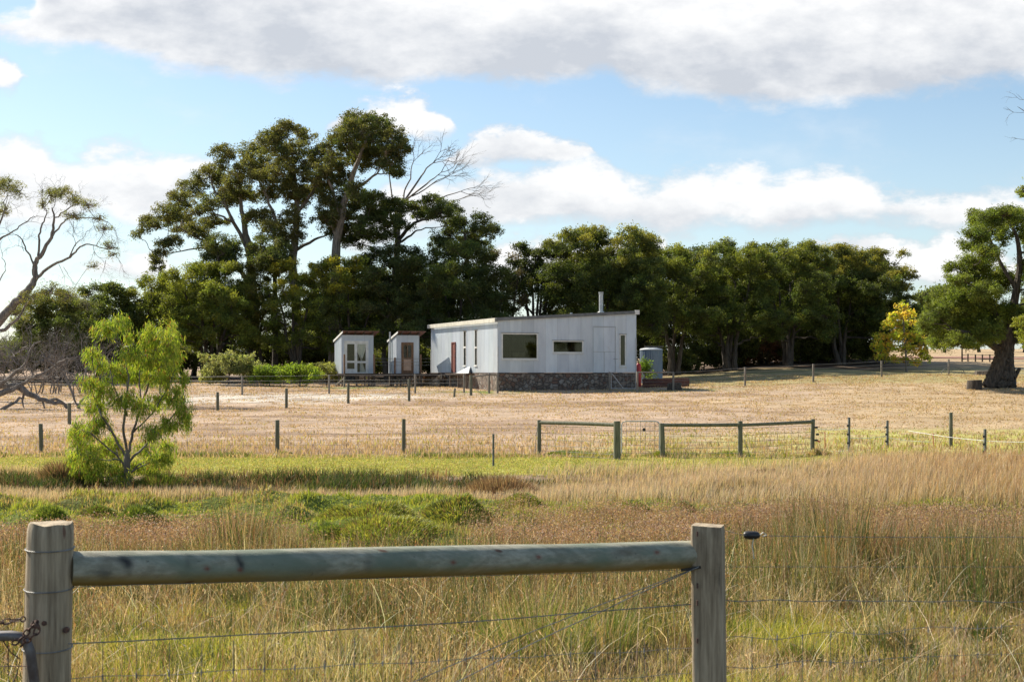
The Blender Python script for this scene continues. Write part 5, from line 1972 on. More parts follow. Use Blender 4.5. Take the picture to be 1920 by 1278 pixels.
    sl_.build('floor', WOODD, root)
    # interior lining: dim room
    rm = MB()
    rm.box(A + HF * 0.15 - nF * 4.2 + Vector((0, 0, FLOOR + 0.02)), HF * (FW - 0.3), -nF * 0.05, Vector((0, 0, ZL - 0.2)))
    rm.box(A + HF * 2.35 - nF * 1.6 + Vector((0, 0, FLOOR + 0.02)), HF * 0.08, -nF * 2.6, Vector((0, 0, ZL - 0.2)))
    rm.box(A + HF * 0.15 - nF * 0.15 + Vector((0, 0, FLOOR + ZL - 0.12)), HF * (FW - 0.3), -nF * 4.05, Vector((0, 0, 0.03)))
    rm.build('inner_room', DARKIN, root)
    fu = MB()
    o = A + HF * (w1[0] + 0.15) - nF * 0.6 + Vector((0, 0, w1[2] - 0.1))
    for i in range(26):
        q = o + HF * random.uniform(0, 0.5) - nF * random.uniform(0, 0.2)
        fu.tube([q, q + Vector((random.uniform(-.15, .15), 0, random.uniform(0.1, 0.5)))], [0.02, 0.008], 4)
    fu.box(o + HF * 0.75, HF * 0.8, -nF * 0.3, Vector((0, 0, 0.5)))
    fu.build('room_furniture', DARKIN, root)

    def window(o, d, n_out, op, fr=0.06, mull=None, mid=None, mat=WHITEP, sillx=0.05):
        a, b, z0, z1 = op
        w = MB()
        q = lambda s_, z, out: o + d * s_ + n_out * out + Vector((0, 0, z))
        dd = 0.05
        w.box(q(a - 0.02, z0 - 0.02, -0.03), d * (b - a + 0.04), n_out * dd, Vector((0, 0, fr)))
        w.box(q(a - 0.02, z1 - fr + 0.02, -0.03), d * (b - a + 0.04), n_out * dd, Vector((0, 0, fr)))
        w.box(q(a - 0.02, z0 - 0.02 + fr, -0.03), d * fr, n_out * dd, Vector((0, 0, z1 - z0 + 0.04 - 2 * fr)))
        w.box(q(b + 0.02 - fr, z0 - 0.02 + fr, -0.03), d * fr, n_out * dd, Vector((0, 0, z1 - z0 + 0.04 - 2 * fr)))
        if mid:
            w.box(q(a + 0.04, mid, -0.02), d * (b - a - 0.08), n_out * 0.05, Vector((0, 0, 0.09)))
        if mull:
            w.box(q(a + (b - a) * mull, z0 + 0.04, -0.025), d * 0.04, n_out * 0.04, Vector((0, 0, z1 - z0 - 0.08)))
        wo = w.build('window', mat, root)
        g_ = MB()
        g_.box(q(a + 0.02, z0 + 0.02, -0.02), d * (b - a - 0.04), n_out * 0.008, Vector((0, 0, z1 - z0 - 0.04)))
        g_.build('pane', GLASS, wo)
        hd = MB()
        hd.box(q(a - 0.06, z1 + 0.022, 0.0), d * (b - a + 0.12), n_out * 0.06, Vector((0, 0, 0.022)))
        hd.build('head_flashing', ROOFM, wo)
        sb = MB()
        sb.box(q(a - sillx, z0 - 0.075, 0.0), d * (b - a + 2 * sillx), n_out * 0.07, Vector((0, 0, 0.05)))
        sb.build('sill', mat, wo)
        return wo
    window(A, HF, nF, w1, 0.075)['label'] = 'large picture window with pale timber frame'
    window(A, HF, nF, w2, 0.07)['label'] = 'low horizontal window with pale frame'
    window(A, HF, nF, w3, 0.07)['label'] = 'tall narrow window near the right corner'
    window(A, HB, nL, l1, 0.035, mid=FLOOR + 1.55)['label'] = 'slim tall window nearer the red door'
    window(A, HB, nL, l2, 0.035, mid=FLOOR + 1.50)['label'] = 'slim tall window nearer the front corner'
    # red door
    d_ = MB()
    q = lambda s_, z, out: A + HB * s_ + nL * out + Vector((0, 0, z))
    d_.box(q(dr[0] + 0.02, dr[2], -0.03), HB * (dr[1] - dr[0] - 0.04), nL * 0.05, Vector((0, 0, dr[3] - dr[2])))
    d_.box(q(dr[0] - 0.05, dr[2], 0.0), HB * 0.07, nL * 0.07, Vector((0, 0, dr[3] - dr[2] + 0.06)))
    d_.box(q(dr[1] - 0.02, dr[2], 0.0), HB * 0.07, nL * 0.07, Vector((0, 0, dr[3] - dr[2] + 0.06)))
    d_.box(q(dr[0] + 0.02, dr[3], 0.0), HB * (dr[1] - dr[0] - 0.04), nL * 0.07, Vector((0, 0, 0.06)))
    dd = d_.build('door', DOORR, root)
    hh = MB()
    hh.cbox(q(dr[0] + 0.14, dr[2] + 1.0, 0.04), 0.05, 0.05, 0.14)
    hh.build('handle', STEEL, dd)
    # sliding sheet door seams on the front
    sm = MB()
    a, b = sF(1111.6), sF(1154)
    z0, z1 = FLOOR + 0.02, zpix(611, yF(a))
    zm = zpix(659.5, yF(a))
    q = lambda s_, z, out: A + HF * s_ + nF * out + Vector((0, 0, z))
    sm.box(q(a, z1 - 0.05, 0.012), HF * (b - a), nF * 0.02, Vector((0, 0, 0.03)))
    sm.box(q(a, zm, 0.012), HF * (b - a), nF * 0.006, Vector((0, 0, 0.02)))
    sm.box(q(a, z0, 0.012), HF * 0.02, nF * 0.007, Vector((0, 0, z1 - 0.05 - z0)))
    sm.box(q(b - 0.02, z0, 0.012), HF * 0.02, nF * 0.007, Vector((0, 0, z1 - 0.05 - z0)))
    sm.box(q((a + b) / 2, z0, 0.012), HF * 0.02, nF * 0.007, Vector((0, 0, zm - z0)))
    sm.box(q(b - 0.15, FLOOR + 0.82, 0.02), HF * 0.3, nF * 0.03, Vector((0, 0, 0.03)))
    sm.build('sheet_door', m_noise('dull_zinc', (0.25, 0.27, 0.29), (0.34, 0.36, 0.39), (1, 1, 1), 4, 0.6, 0.1, 0.003), root)
    # flue
    f_ = MB()
    s_ = sF(1127)
    c0 = A + HF * s_ - nF * 1.2
    zr = FLOOR + ZL + (ZR - ZL) * s_ / FW
    c0 = A + HF * on_line(1127, A - nF * 1.2, HF) - nF * 1.2
    top = zpix(549, c0.y)
    f_.tube([c0 + Vector((0, 0, zr)), c0 + Vector((0, 0, top))], 0.125, 14)
    f_.tube([c0 + Vector((0, 0, top + 0.002)), c0 + Vector((0, 0, top + 0.05))], 0.15, 14)
    f_.tube([c0 + Vector((0, 0, top - 0.06)), c0 + Vector((0, 0, top - 0.03))], 0.145, 14)
    fo = f_.build('flue', STEEL, root, smooth=True)
    k_ = MB()
    k_.cbox(c0 + Vector((0, 0, zr + 0.05)), 0.45, 0.35, 0.10, 0.3)
    k_.cbox(c0 + Vector((0, 0, zr + 0.152)), 0.3, 0.28, 0.06, 0.3)
    k_.build('flashing', WHITEP, fo)
    v_ = MB()
    c1 = A + HF * sF(1081) - nF * 0.8
    v_.cbox((c1.x, c1.y, FLOOR + ZL + (ZR - ZL) * sF(1081) / FW + 0.08), 0.14, 0.14, 0.10)
    v_.build('roof_vent', WHITEP, root)
    return root


make_house()


def leaning_sheet():
    # narrow timber landing along the wall, with a board leaning on the wall above it
    L0, L1 = on_line(892, HA, HB), on_line(842, HA, HB)
    o = HA - HF * 0.62 + HB * L0
    root = empty('timber_landing', (o.x, o.y, gzf(o.x, o.y)), 'narrow timber landing in front of the red door', 'landing')
    m = MB()
    m.box(o + Vector((0, 0, FLOOR - 0.10)), HB * (L1 - L0), HF * 0.54, Vector((0, 0, 0.05)))
    m.build('boards', WOODD, root)
    for k in range(4):
        q = o + HB * ((L1 - L0) * (k + 0.1) / 3.3) + HF * 0.08
        z0 = gzf(q.x, q.y) - 0.1
        p = MB()
        p.cbox((q.x, q.y, z0), 0.08, 0.08, FLOOR - 0.102 - z0, 0.36)
        p.build('landing_post', WOODD, root)
    s0, s1 = on_line(887, HA, HB), on_line(863, HA, HB)
    zb = FLOOR - 0.045
    a0 = HA - HF * 0.28 + HB * s0
    a1 = HA - HF * 0.28 + HB * s1
    w0 = HA - HF * 0.04 + HB * (s0 + 0.4)
    w1 = HA - HF * 0.04 + HB * (s0 + 1.1)
    v = [(a0.x, a0.y, zb), (a1.x, a1.y, zb), (w1.x, w1.y, FLOOR + 0.30), (w0.x, w0.y, FLOOR + 0.38)]
    m = MB()
    n = Vector((-0.02, -0.01, 0.01))
    m.add([Vector(p) for p in v] + [Vector(p) + n for p in v], [(0, 1, 2, 3), (7, 6, 5, 4), (0, 4, 5, 1), (1, 5, 6, 2), (2, 6, 7, 3), (3, 7, 4, 0)])
    o = m.build('leaning_board', SHEETG)
    tag(o, 'pale grey board leaning against the sunlit wall below the slim windows', 'board')


leaning_sheet()


def stone_bank():
    """loose pale stone facing below the far end of the sunlit wall"""
    m = MB()
    rs = random.Random(4)
    for i in range(95):
        s_ = rs.uniform(9.2, 15.0)
        row = rs.random()
        c = HA + HB * s_ - HF * (0.30 + 0.45 * (1 - row) + rs.uniform(-.08, .08))
        g0 = gzf(c.x, c.y)
        z = g0 + row * (FLOOR - 0.25 - g0)
        r = rs.uniform(0.10, 0.20)
        n = 7
        ring = []
        v = []
        for k in range(4):
            ph = math.pi * (k + 0.5) / 4
            for j in range(n):
                th = 2 * math.pi * j / n
                rr = r * rs.uniform(0.82, 1.15)
                v.append((c.x + rr * math.sin(ph) * math.cos(th) * 1.3, c.y + rr * math.sin(ph) * math.sin(th), z + rr * math.cos(ph) * 0.9))
        f = []
        for k in range(3):
            for j in range(n):
                a = k * n + j
                b = k * n + (j + 1) % n
                f.append((a, b, b + n, a + n))
        f.append(tuple(range(n)))
        f.append(tuple(3 * n + j for j in reversed(range(n))))
        t = rs.uniform(0.8, 1.25)
        m.add(v, f, (t * 1.9, t * 1.7, t * 1.35))
    o = m.build('stone_bank', STONE, smooth=False)
    tag(o, 'bank of loose pale stones under the deck at the far end of the long shed', 'stone bank')


stone_bank()


# ------------------------------------------------------------------ huts and deck
def make_hut(pxl, pxr, Y, depth, zfront, zback, label, kind, roof_r):
    o0 = Vector(((pxl - 960) / F * Y, Y, 0))
    W_ = on_line(pxr, o0, HF)
    fl = CZ - 0.06
    gx = gzf(o0.x, o0.y)
    root = empty('tin_hut', (o0.x, o0.y, gx), label, 'hut', 'small tin huts on the deck')
    nF, nL = -HB, -HF
    A = o0
    sF = lambda px: on_line(px, A, HF)
    hF = zpix(zfront, Y) - fl
    hB = hF - 0.42
    wl = MB()
    if kind == 'french':
        op = (sF(645.2), sF(690.5), fl + 0.0, zpix(638.5, Y))
    else:
        op = (sF(752.5), sF(775), fl + 0.0, zpix(641.5, Y))
    corr_wall(wl, A, HF, W_, fl + hF, fl + hF, fl - 0.02, nF, [(op[0], op[1], fl - 0.02, op[3])], seed=11, amp=0.013)
    corr_wall(wl, A, HB, depth, fl + hF, fl + hB, fl - 0.10, nL, [], seed=12, amp=0.004)
    corr_wall(wl, A + HF * W_, HB, depth, fl + hF, fl + hB, fl - 0.10, HF, [], seed=13, amp=0.013)
    corr_wall(wl, A + HB * depth, HF, W_, fl + hB, fl + hB, fl - 0.10, HB, [], seed=14, amp=0.013)
    wl.build('wall', CORR, root)
    # skillion roof, high at the front with overhang and rafters
    rf = MB()
    sl = (hB - hF) / depth

    def rp(s_, t_, dz):
        q = A + HF * s_ + HB * t_
        return (q.x, q.y, fl + hF + sl * t_ + dz)
    sr = sF(roof_r)
    c = [(-0.05, -0.55), (sr, -0.55), (sr, depth + 0.15), (-0.05, depth + 0.15)]
    rf.add([rp(a, b, 0.10) for a, b in c] + [rp(a, b, 0.135) for a, b in c], [(0, 3, 2, 1), (4, 5, 6, 7), (0, 1, 5, 4), (1, 2, 6, 5), (2, 3, 7, 6), (3, 0, 4, 7)])
    ro = rf.build('roof', ROOFR, root)
    ra = MB()
    n = 4 if kind == 'french' else 3
    for i in range(n):
        s_ = 0.25 + (W_ - 0.4) * i / (n - 1)
        ra.beam(rp(s_, -0.5, 0.045), rp(s_, 0.3, 0.045), 0.06, 0.10)
    ra.build('rafters', WOODD, ro)
    bg_ = MB()
    bg_.beam(rp(-0.06, -0.5, 0.06), rp(-0.06, depth + 0.1, 0.06), 0.03, 0.13)
    bg_.build('barge_board', WHITEP, ro)
    # floor and stilts
    fb = MB()
    fb.box(A + nF * 0.02 + Vector((0, 0, fl - 0.14)), HF * W_, -nF * depth, Vector((0, 0, 0.12)))
    fb.build('floor', WOODD, root)
    for s_, t_ in ((0.06, 0.08), (W_ - 0.06, 0.08), (0.06, depth - 0.1), (W_ - 0.06, depth - 0.1), (0.06, depth * 0.5)):
        q = A + HF * s_ + HB * t_
        z0 = gzf(q.x, q.y) - 0.1
        st = MB()
        st.cbox((q.x, q.y, z0), 0.09, 0.09, fl - 0.142 - z0, 0.36)
        st.build('stilt', POSTB, root)
    # inside: dark back
    # doors
    a, b, z0, z1 = op
    q = lambda s_, z, out: A + HF * s_ + nF * out + Vector((0, 0, z))
    inn = MB()
    inn.box(q(a - 0.1, fl, -0.9), HF * (b - a + 0.2), nF * 0.03, Vector((0, 0, hF - 0.5)))
    inn.build('inner_lining', WOODD, root)
    if kind == 'french':
        fr = MB()
        for (s0, s1, za, zb) in [(a, b, z1 - 0.12, z1), (a, a + 0.10, z0, z1 - 0.12), (b - 0.09, b, z0, z1 - 0.12)]:
            fr.box(q(s0, za, -0.02), HF * (s1 - s0), nF * 0.07, Vector((0, 0, zb - za)))
        fr.build('door_frame', WHITEP, root)
        mid = sF(667.0)
        for k, (s0, s1) in enumerate(((a + 0.102, mid), (mid + 0.002, b - 0.092))):
            d = MB()
            bt = 0.09
            zt = z1 - 0.125
            zr = z0 + (0.70 if k == 0 else 0.68)
            for (x0, x1, za, zb) in [(s0, s1, z0, z0 + (0.30 if k == 0 else 0.08)), (s0, s1, zr, zr + 0.13), (s0, s1, zt - bt, zt)]:
                d.box(q(x0, za, 0.0), HF * (x1 - x0), nF * 0.035, Vector((0, 0, zb - za)))
            for (x0, x1) in ((s0, s0 + bt), (s1 - bt, s1)):
                for (za, zb) in ((z0 + (0.30 if k == 0 else 0.08), zr), (zr + 0.13, zt - bt)):
                    d.box(q(x0, za, 0.0), HF * (x1 - x0), nF * 0.035, Vector((0, 0, zb - za)))
            do = d.build('glazed_door', WHITEP, root)
            p = MB()
            p.box(q(s0 + 0.05, z0 + 0.05, 0.01), HF * (s1 - s0 - 0.1), nF * 0.008, Vector((0, 0, zt - z0 - 0.1)))
            p.build('pane', GLASS, do)
            if k == 0:
                do['label'] = 'left glazed door without curtain'
                h_ = MB()
                h_.cbox(q(s1 - 0.045, z0 + 1.0, 0.06), 0.03, 0.05, 0.14)
                h_.build('handle', STEEL, do)
            else:
                do['label'] = 'right glazed door with tied curtain behind it'
                # tied curtain, gathered in the middle
                c_ = MB()
                cx = (s0 + s1) / 2 - 0.02
                w = (s1 - s0) * 0.42
                rows = [(zt - 0.08, w, 0), (zt - 0.25, w * 0.98, 0), (zr + 0.75, w * 0.80, 0.0), (zr + 0.45, w * 0.42, 0.02), (zr + 0.22, w * 0.13, 0.02), (zr + 0.0, w * 0.30, 0.02), (z0 + 0.35, w * 0.48, 0.06), (z0 + 0.08, w * 0.62, 0.12)]
                v, f = [], []
                nn_ = 25
                for (z, ww, sh_) in rows:
                    for j in range(nn_):
                        t = -1 + 2 * j / (nn_ - 1)
                        pp = q(cx + sh_ + t * ww, z, -0.03 + 0.02 * math.sin(t * 14))
                        v.append(tuple(pp))
                for i in range(len(rows) - 1):
                    for j in range(nn_ - 1):
                        e = i * nn_ + j
                        f.append((e, e + 1, e + nn_ + 1, e + nn_))
                c_.add(v, f)
                c_.build('curtain', FABRIC, root, smooth=True)
    else:
        fr = MB()
        for (s0, s1, za, zb) in [(a, b, z1 - 0.08, z1), (a, a + 0.07, z0, z1 - 0.08), (b - 0.07, b, z0, z1 - 0.08)]:
            fr.box(q(s0, za, -0.02), HF * (s1 - s0), nF * 0.07, Vector((0, 0, zb - za)))
        fr.build('door_frame', WOODB, root)
        d = MB()
        s0, s1 = a + 0.072, b - 0.072
        zt = z1 - 0.085
        zm = z0 + 0.92
        d.box(q(s0, z0, 0), HF * (s1 - s0), nF * 0.035, Vector((0, 0, 0.20)))
        d.box(q(s0, zm, 0), HF * (s1 - s0), nF * 0.035, Vector((0, 0, 0.12)))
        d.box(q(s0, zt - 0.10, 0), HF * (s1 - s0), nF * 0.035, Vector((0, 0, 0.10)))
        for x0 in (s0, s1 - 0.08):
            d.box(q(x0, z0 + 0.2, 0), HF * 0.08, nF * 0.035, Vector((0, 0, zm - z0 - 0.2)))
            d.box(q(x0, zm + 0.12, 0), HF * 0.08, nF * 0.035, Vector((0, 0, zt - 0.10 - zm - 0.12)))
        d.box(q((s0 + s1) / 2 - 0.025, zm + 0.12, 0), HF * 0.05, nF * 0.035, Vector((0, 0, zt - 0.10 - zm - 0.12)))
        do = d.build('screen_door', WOODB, root)
        p = MB()
        p.box(q(s0 + 0.06, z0 + 0.16, 0.008), HF * (s1 - s0 - 0.12), nF * 0.012, Vector((0, 0, zm - z0 - 0.14)))
        p.build('lower_panel', PANELP, do)
        p = MB()
        p.box(q(s0 + 0.06, zm + 0.1, 0.008), HF * (s1 - s0 - 0.12), nF * 0.008, Vector((0, 0, zt - 0.14 - zm)))
        p.build('fly_screen', GLASS, do)
        pi = MB()
        c0 = A - HF * 0.10 + HB * 1.2
        pi.tube([(c0.x, c0.y, fl - 0.1), (c0.x, c0.y, zpix(622, c0.y))], 0.055, 10)
        pi.build('vent_pipe', STEEL, root, smooth=True)
    return root


make_hut(640.5, 700, 93.5, 1.9, 627.5, 634, 'left tin hut with white glazed double doors and a tied curtain', 'french', 707)
make_hut(743.5, 786, 93.5, 1.9, 628, 634, 'right tin hut with a brown screen door', 'screen', 794)


def make_deck():
    Yd = 91.6
    a = Vector(((646 - 960) / F * Yd, Yd, 0))
    L = on_line(842, a, HF)
    root = empty('timber_deck', (a.x, a.y, gzf(a.x, a.y)), 'long timber deck on posts joining the two huts to the shed', 'deck')
    fl = CZ - 0.07
    d = MB()
    dep = 2.0
    n = 14
    for i in range(n):
        d.box(a + HB * (dep * i / n) + Vector((0, 0, fl - 0.035)), HF * L, HB * (dep / n - 0.012), Vector((0, 0, 0.035)))
    d.build('boards', WOODD, root)
    j = MB()
    j.box(a + HB * 0.02 + Vector((0, 0, fl - 0.18)), HF * L, HB * 0.05, Vector((0, 0, 0.142)))
    j.box(a + HB * (dep - 0.1) + Vector((0, 0, fl - 0.18)), HF * L, HB * 0.05, Vector((0, 0, 0.142)))
    j.build('bearers', WOODD, root)
    for px in (646, 669, 684, 692, 702, 734, 752, 765, 790, 823, 831, 841):
        s_ = on_line(px, a, HF)
        q = a + HF * s_ + HB * 0.045
        z0 = gzf(q.x, q.y) - 0.1
        p = MB()
        w = 0.10 if px not in (684, 831) else 0.06
        p.cbox((q.x, q.y + 0.002, z0), w, w, fl - 0.182 - z0, 0.36)
        p.build('deck_post', POSTB if px == 646 else WOODD, root)
    for px in (647, 703, 742, 790.5):
        s_ = on_line(px, a, HF)
        q = a + HF * s_ + HB * 0.2
        p = MB()
        p.cbox((q.x, q.y, fl + 0.001), 0.10, 0.10, zpix(664 if px != 742 else 670, q.y) - fl, 0.36)
        p.build('rail_post', WOODB, root)
    w = MB()
    sA, sB = on_line(703, a, HF), on_line(808, a, HF)
    for hgt in (0.55, 0.76, 0.98):
        p0, p1 = a + HF * sA + HB * 0.2, a + HF * sB + HB * 0.2
        w.tube([(p0.x, p0.y, fl + hgt), ((p0.x + p1.x) / 2, (p0.y + p1.y) / 2, fl + hgt - 0.02), (p1.x, p1.y, fl + hgt)], 0.010, 4)
    w.build('rail_wires', WIRE, root)
    b = MB()
    q = a + HB * 0.05
    b.beam((q.x - 0.75, q.y + 1.2, gzf(q.x, q.y) + 0.1), (q.x + 0.02, q.y + 0.1, fl - 0.25), 0.05, 0.08)
    b.beam((q.x + 4.1, q.y + 1.6, gzf(q.x + 4, q.y) + 0.1), (q.x + 3.3, q.y + 1.5, fl - 0.25), 0.05, 0.06)
    b.build('brace', POSTB, root)


make_deck()


# tank / little shed right of the house
def make_tank():
    Y = 98
    a = P(1200, 697, Y)
    b = P(1242, 697, Y)
    c = (a + b) / 2
    gz0 = gzf(c.x, c.y)
    root = empty('water_tank', (c.x, c.y, gz0), 'round blue grey corrugated tank under a pale lid beside the shed', 'water tank')
    r = (b.x - a.x) / 2
    zt = zpix(656, Y)
    m = MB()
    n = 120
    v, f = [], []
    for i in range(n):
        th = 2 * math.pi * i / n
        rr = r + 0.012 * math.cos(i * math.pi / 2)
        v += [(c.x + rr * math.cos(th), c.y + rr * math.sin(th), gz0 - 0.1), (c.x + rr * math.cos(th), c.y + rr * math.sin(th), zt)]
    for i in range(n):
        j = (i + 1) % n
        f.append((2 * i, 2 * j, 2 * j + 1, 2 * i + 1))
    m.add(v, f)
    m.build('shell', TANKM, root, smooth=False)
    l = MB()
    l.tube([(c.x, c.y, zt), (c.x, c.y, zt + 0.03), (c.x, c.y, zt + 0.09), (c.x, c.y, zt + 0.16)], [r + 0.03, r + 0.03, r * 0.95, r * 0.5], 40)
    l.build('lid', SHEETG, root, smooth=True)
    bm = MB()
    bm.beam((c.x - r * 0.6, c.y, zt + 0.24), (c.x + r * 1.1, c.y, zt + 0.24), 0.12, 0.06)
    bm.cbox((c.x - r * 0.4, c.y, zt + 0.16), 0.06, 0.06, 0.06)
    bm.cbox((c.x + r * 0.45, c.y, zt + 0.16), 0.06, 0.06, 0.06)
    bm.build('top_beam', POSTB, root)


make_tank()


def gas_bottle():
    Y = 92.5
    c = P(1197, 699, Y)
    g0 = gzf(c.x, c.y)
    m = MB()
    z1 = zpix(680, Y)
    z0 = g0
    m.tube([(c.x, c.y, z0), (c.x, c.y, z0 + 0.05), (c.x, c.y, z1 - 0.25), (c.x, c.y, z1 - 0.08), (c.x, c.y, z1)], [0.16, 0.19, 0.19, 0.14, 0.05], 16)
    o = m.build('gas_bottle', REDP, None, smooth=True)
    tag(o, 'red upright gas bottle at the right corner of the shed', 'gas bottle')


gas_bottle()


# timber sleeper wall, stump and posts right of the house
def log_wall():
    m = MB()
    Y = 90
    a, b = P(1205, 716, Y), P(1292, 716, Y + 0.5)
    for k in range(3):
        za = gzf(a.x, a.y) + 0.04 + k * 0.21
        m.beam((a.x, a.y + 0.02 * k, za), (b.x, b.y + 0.02 * k, gzf(b.x, b.y) + 0.06 + k * 0.2), 0.2, 0.195)
    o = m.build('sleeper_wall', m_noise('red_sleeper', (0.07, 0.03, 0.025), (0.15, 0.07, 0.05), (1, 6, 6), 3, 0.85, 0.4, 0.01), None, bevel=0.01)
    tag(o, 'low dark red sleeper wall right of the shed', 'sleeper wall')


log_wall()


def stump(px, py, wpx, hpx, label, Ymin=60, rot=0.0, bark=None):
    Y = rayY(px, py, Ymin)
    x = (px - 960) / F * Y
    c = Vector((x, Y, gzf(x, Y) - 0.05))
    r = wpx / F * Y / 2
    h = hpx / F * Y
    m = MB()
    n = 18
    rings = 5
    v, f = [], []
    fl = [RNG.uniform(0.9, 1.1) for _ in range(n)]
    for k in range(rings):
        t = k / (rings - 1)
        for j in range(n):
            th = 2 * math.pi * j / n
            rr = r * fl[j] * (1.08 - 0.10 * t)
            v.append((c.x + rr * math.cos(th), c.y + rr * math.sin(th), c.z + h * t + (0.05 * math.cos(th + rot) * r if t == 1 else 0)))
    for k in range(rings - 1):
        for j in range(n):
            a = k * n + j
            b = k * n + (j + 1) % n
            f.append((a, b, b + n, a + n))
    m.add(v, f)
    root = empty('tree_stump', c, label, 'stump', 'cut stumps in the paddock')
    m.build('stump_bark', bark or BARK, root, smooth=True)
    t = MB()
    t.add(v[-n:] + [], [tuple(range(n))])
    t.v = [(p[0], p[1], p[2] + 0.003) for p in t.v]
    t.build('cut_face', POSTB, root)


stump(1265, 731, 26, 15, 'small dark stump behind the post right of the steel gate')
stump(1827, 730, 27, 19, 'cut stump standing left of the old twisted tree')
stump(1850, 703, 40, 10, 'low broad stump behind the old twisted tree')


# ------------------------------------------------------------------ fences
def rpost(root, px, py0, py1, wpx=None, dia=0.11, mat=None, y0=30, lean=0.0, Y=None, name='post', k=10, sq=False):
    Y = Y or rayY(px, py1, y0)
    x = (px - 960) / F * Y
    z0 = gzf(x, Y)
    z1 = zpix(py0, Y)
    m = MB()
    r = dia / 2
    if sq:
        m.cbox((x, Y, z0 - 0.3), dia, dia, z1 - z0 + 0.3, 0.2)
    else:
        m.tube([(x, Y, z0 - 0.3), (x + lean * 0.5, Y, (z0 + z1) / 2), (x + lean, Y, z1 - 0.012), (x + lean, Y, z1)], [r * 1.04, r, r * 0.98, r * 0.86], k)
    o = m.build(name, mat or POSTG, root, smooth=not sq)
    return Vector((x, Y, z0)), Vector((x + lean, Y, z1)), o


def wires(root, pts, fr, r=0.006, name='wire', sag=0.02, mat=None):
    """each wire is one strand run along posts at fraction fr of their height"""
    for f_ in fr:
        m = MB()
        line = []
        for (a, b), (c, d) in zip(pts[:-1], pts[1:]):
            p, q = a.lerp(b, f_), c.lerp(d, f_)
            line += [p, p.lerp(q, 0.5) - Vector((0, 0, sag))]
        line.append(pts[-1][0].lerp(pts[-1][1], f_))
        m.tube(line, r, 4)
        m.build(name, mat or WIRE, root)


def netting(root, a0, a1, b0, b1, f0=0.02, f1=0.75, nh=6, dv=0.3, r=0.003, name='netting'):
    m = MB()
    n = max(2, int((b0 - a0).length / dv))
    for j in range(nh):
        f_ = f0 + (f1 - f0) * (j / (nh - 1)) ** 1.25
        m.tube([a0.lerp(a1, f_), b0.lerp(b1, f_)], r, 4, cap=False)
    for i in range(1, n):
        t = i / n
        m.tube([a0.lerp(a1, f0).lerp(b0.lerp(b1, f0), t), a0.lerp(a1, f1).lerp(b0.lerp(b1, f1), t)], r * 0.8, 3, cap=False)
    m.build(name, WIRE, root)


def fence_root(name, px, py, label, cat='fence', group=None, y0=30):
    c = ground_pt(px, py, y0)
    return empty(name, c, label, cat, group)


# -- mid distance: netting fence with lone posts
R = fence_root('netting_fence', 520, 851, 'wire netting fence on three lone wooden posts left of the railed fence')
pts = []
for px, t, b, d in ((-120, 800, 850, .12), (78, 794, 849, .12), (520, 787, 850, .125), (757, 785, 849, .11)):
    a, c, o = rpost(R, px, t, b, dia=d, y0=33, lean=-0.03 if px == 78 else 0)
    pts.append((a, c))
# -- railed sections
R2 = fence_root('railed_fence', 1085, 858, 'railed wooden fence bay with two posts left of the small gate')
pa = rpost(R2, 1011, 787, 853, dia=0.11, y0=33)
pb = rpost(R2, 1157, 789, 861, dia=0.185, y0=33)
pts.append((pa[0], pa[1]))
for i in range(len(pts) - 1):
    netting(R, pts[i][0], pts[i][1], pts[i + 1][0], pts[i + 1][1], r=0.0028, dv=0.3)
m = MB()
m.tube([pa[1] - Vector((0, 0, 0.07)), (pa[1] + pb[1]) / 2 - Vector((0, 0, 0.075)), pb[1] - Vector((0, 0, 0.10))], 0.05, 10)
m.build('rail', POSTG, R2, smooth=True)
netting(R2, pa[0], pa[1], pb[0], pb[1], r=0.005, dv=0.28, f1=0.82)
m = MB()
m.tube([P(1003, 850, pa[0].y - .1), P(1005, 820, pa[0].y - .1), P(1008, 800, pa[0].y - .1)], 0.008, 4)
m.tube([P(1060, 862, 38.6), P(1085, 857, 38.6), P(1140, 856, 38.6)], 0.012, 5)
m.build('loose_wire', WIRE, R2)

R3 = fence_root('railed_fence', 1388, 858, 'railed wooden fence of two bays right of the small gate')
pc = rpost(R3, 1243, 793, 858, dia=0.13, y0=33, lean=-0.03)
pd = rpost(R3, 1388, 789, 858, dia=0.13, y0=33)
pe = rpost(R3, 1523, 785, 848, dia=0.12, y0=33, lean=0.02)
for u_, w_, za, zb in ((pc, pd, 0.05, 0.10), (pd, pe, 0.11, 0.08)):
    m = MB()
    m.tube([u_[1] - Vector((0, 0, za)), (u_[1] + w_[1]) / 2 - Vector((0, 0, (za + zb) / 2 + 0.005)), w_[1] - Vector((0, 0, zb))], [0.045, 0.05], 10)
    m.build('rail', POSTG, R3, smooth=True)
    netting(R3, u_[0], u_[1], w_[0], w_[1], r=0.005, dv=0.28, f1=0.8)
m = MB()
m.tube([pd[1] - Vector((-0.05, 0.1, 0.0)), pd[1] + Vector((0.15, -0.1, 0.05)), pd[1] + Vector((0.28, -0.1, -0.02))], 0.006, 4)
m.tube([pd[0] + Vector((0.08, -0.1, 0.5)), pd[0] + Vector((0.2, -0.1, 0.2)), pd[0] + Vector((0.25, -0.1, 0.0))], 0.008, 4)
m.build('loose_wire', WIRE, R3)


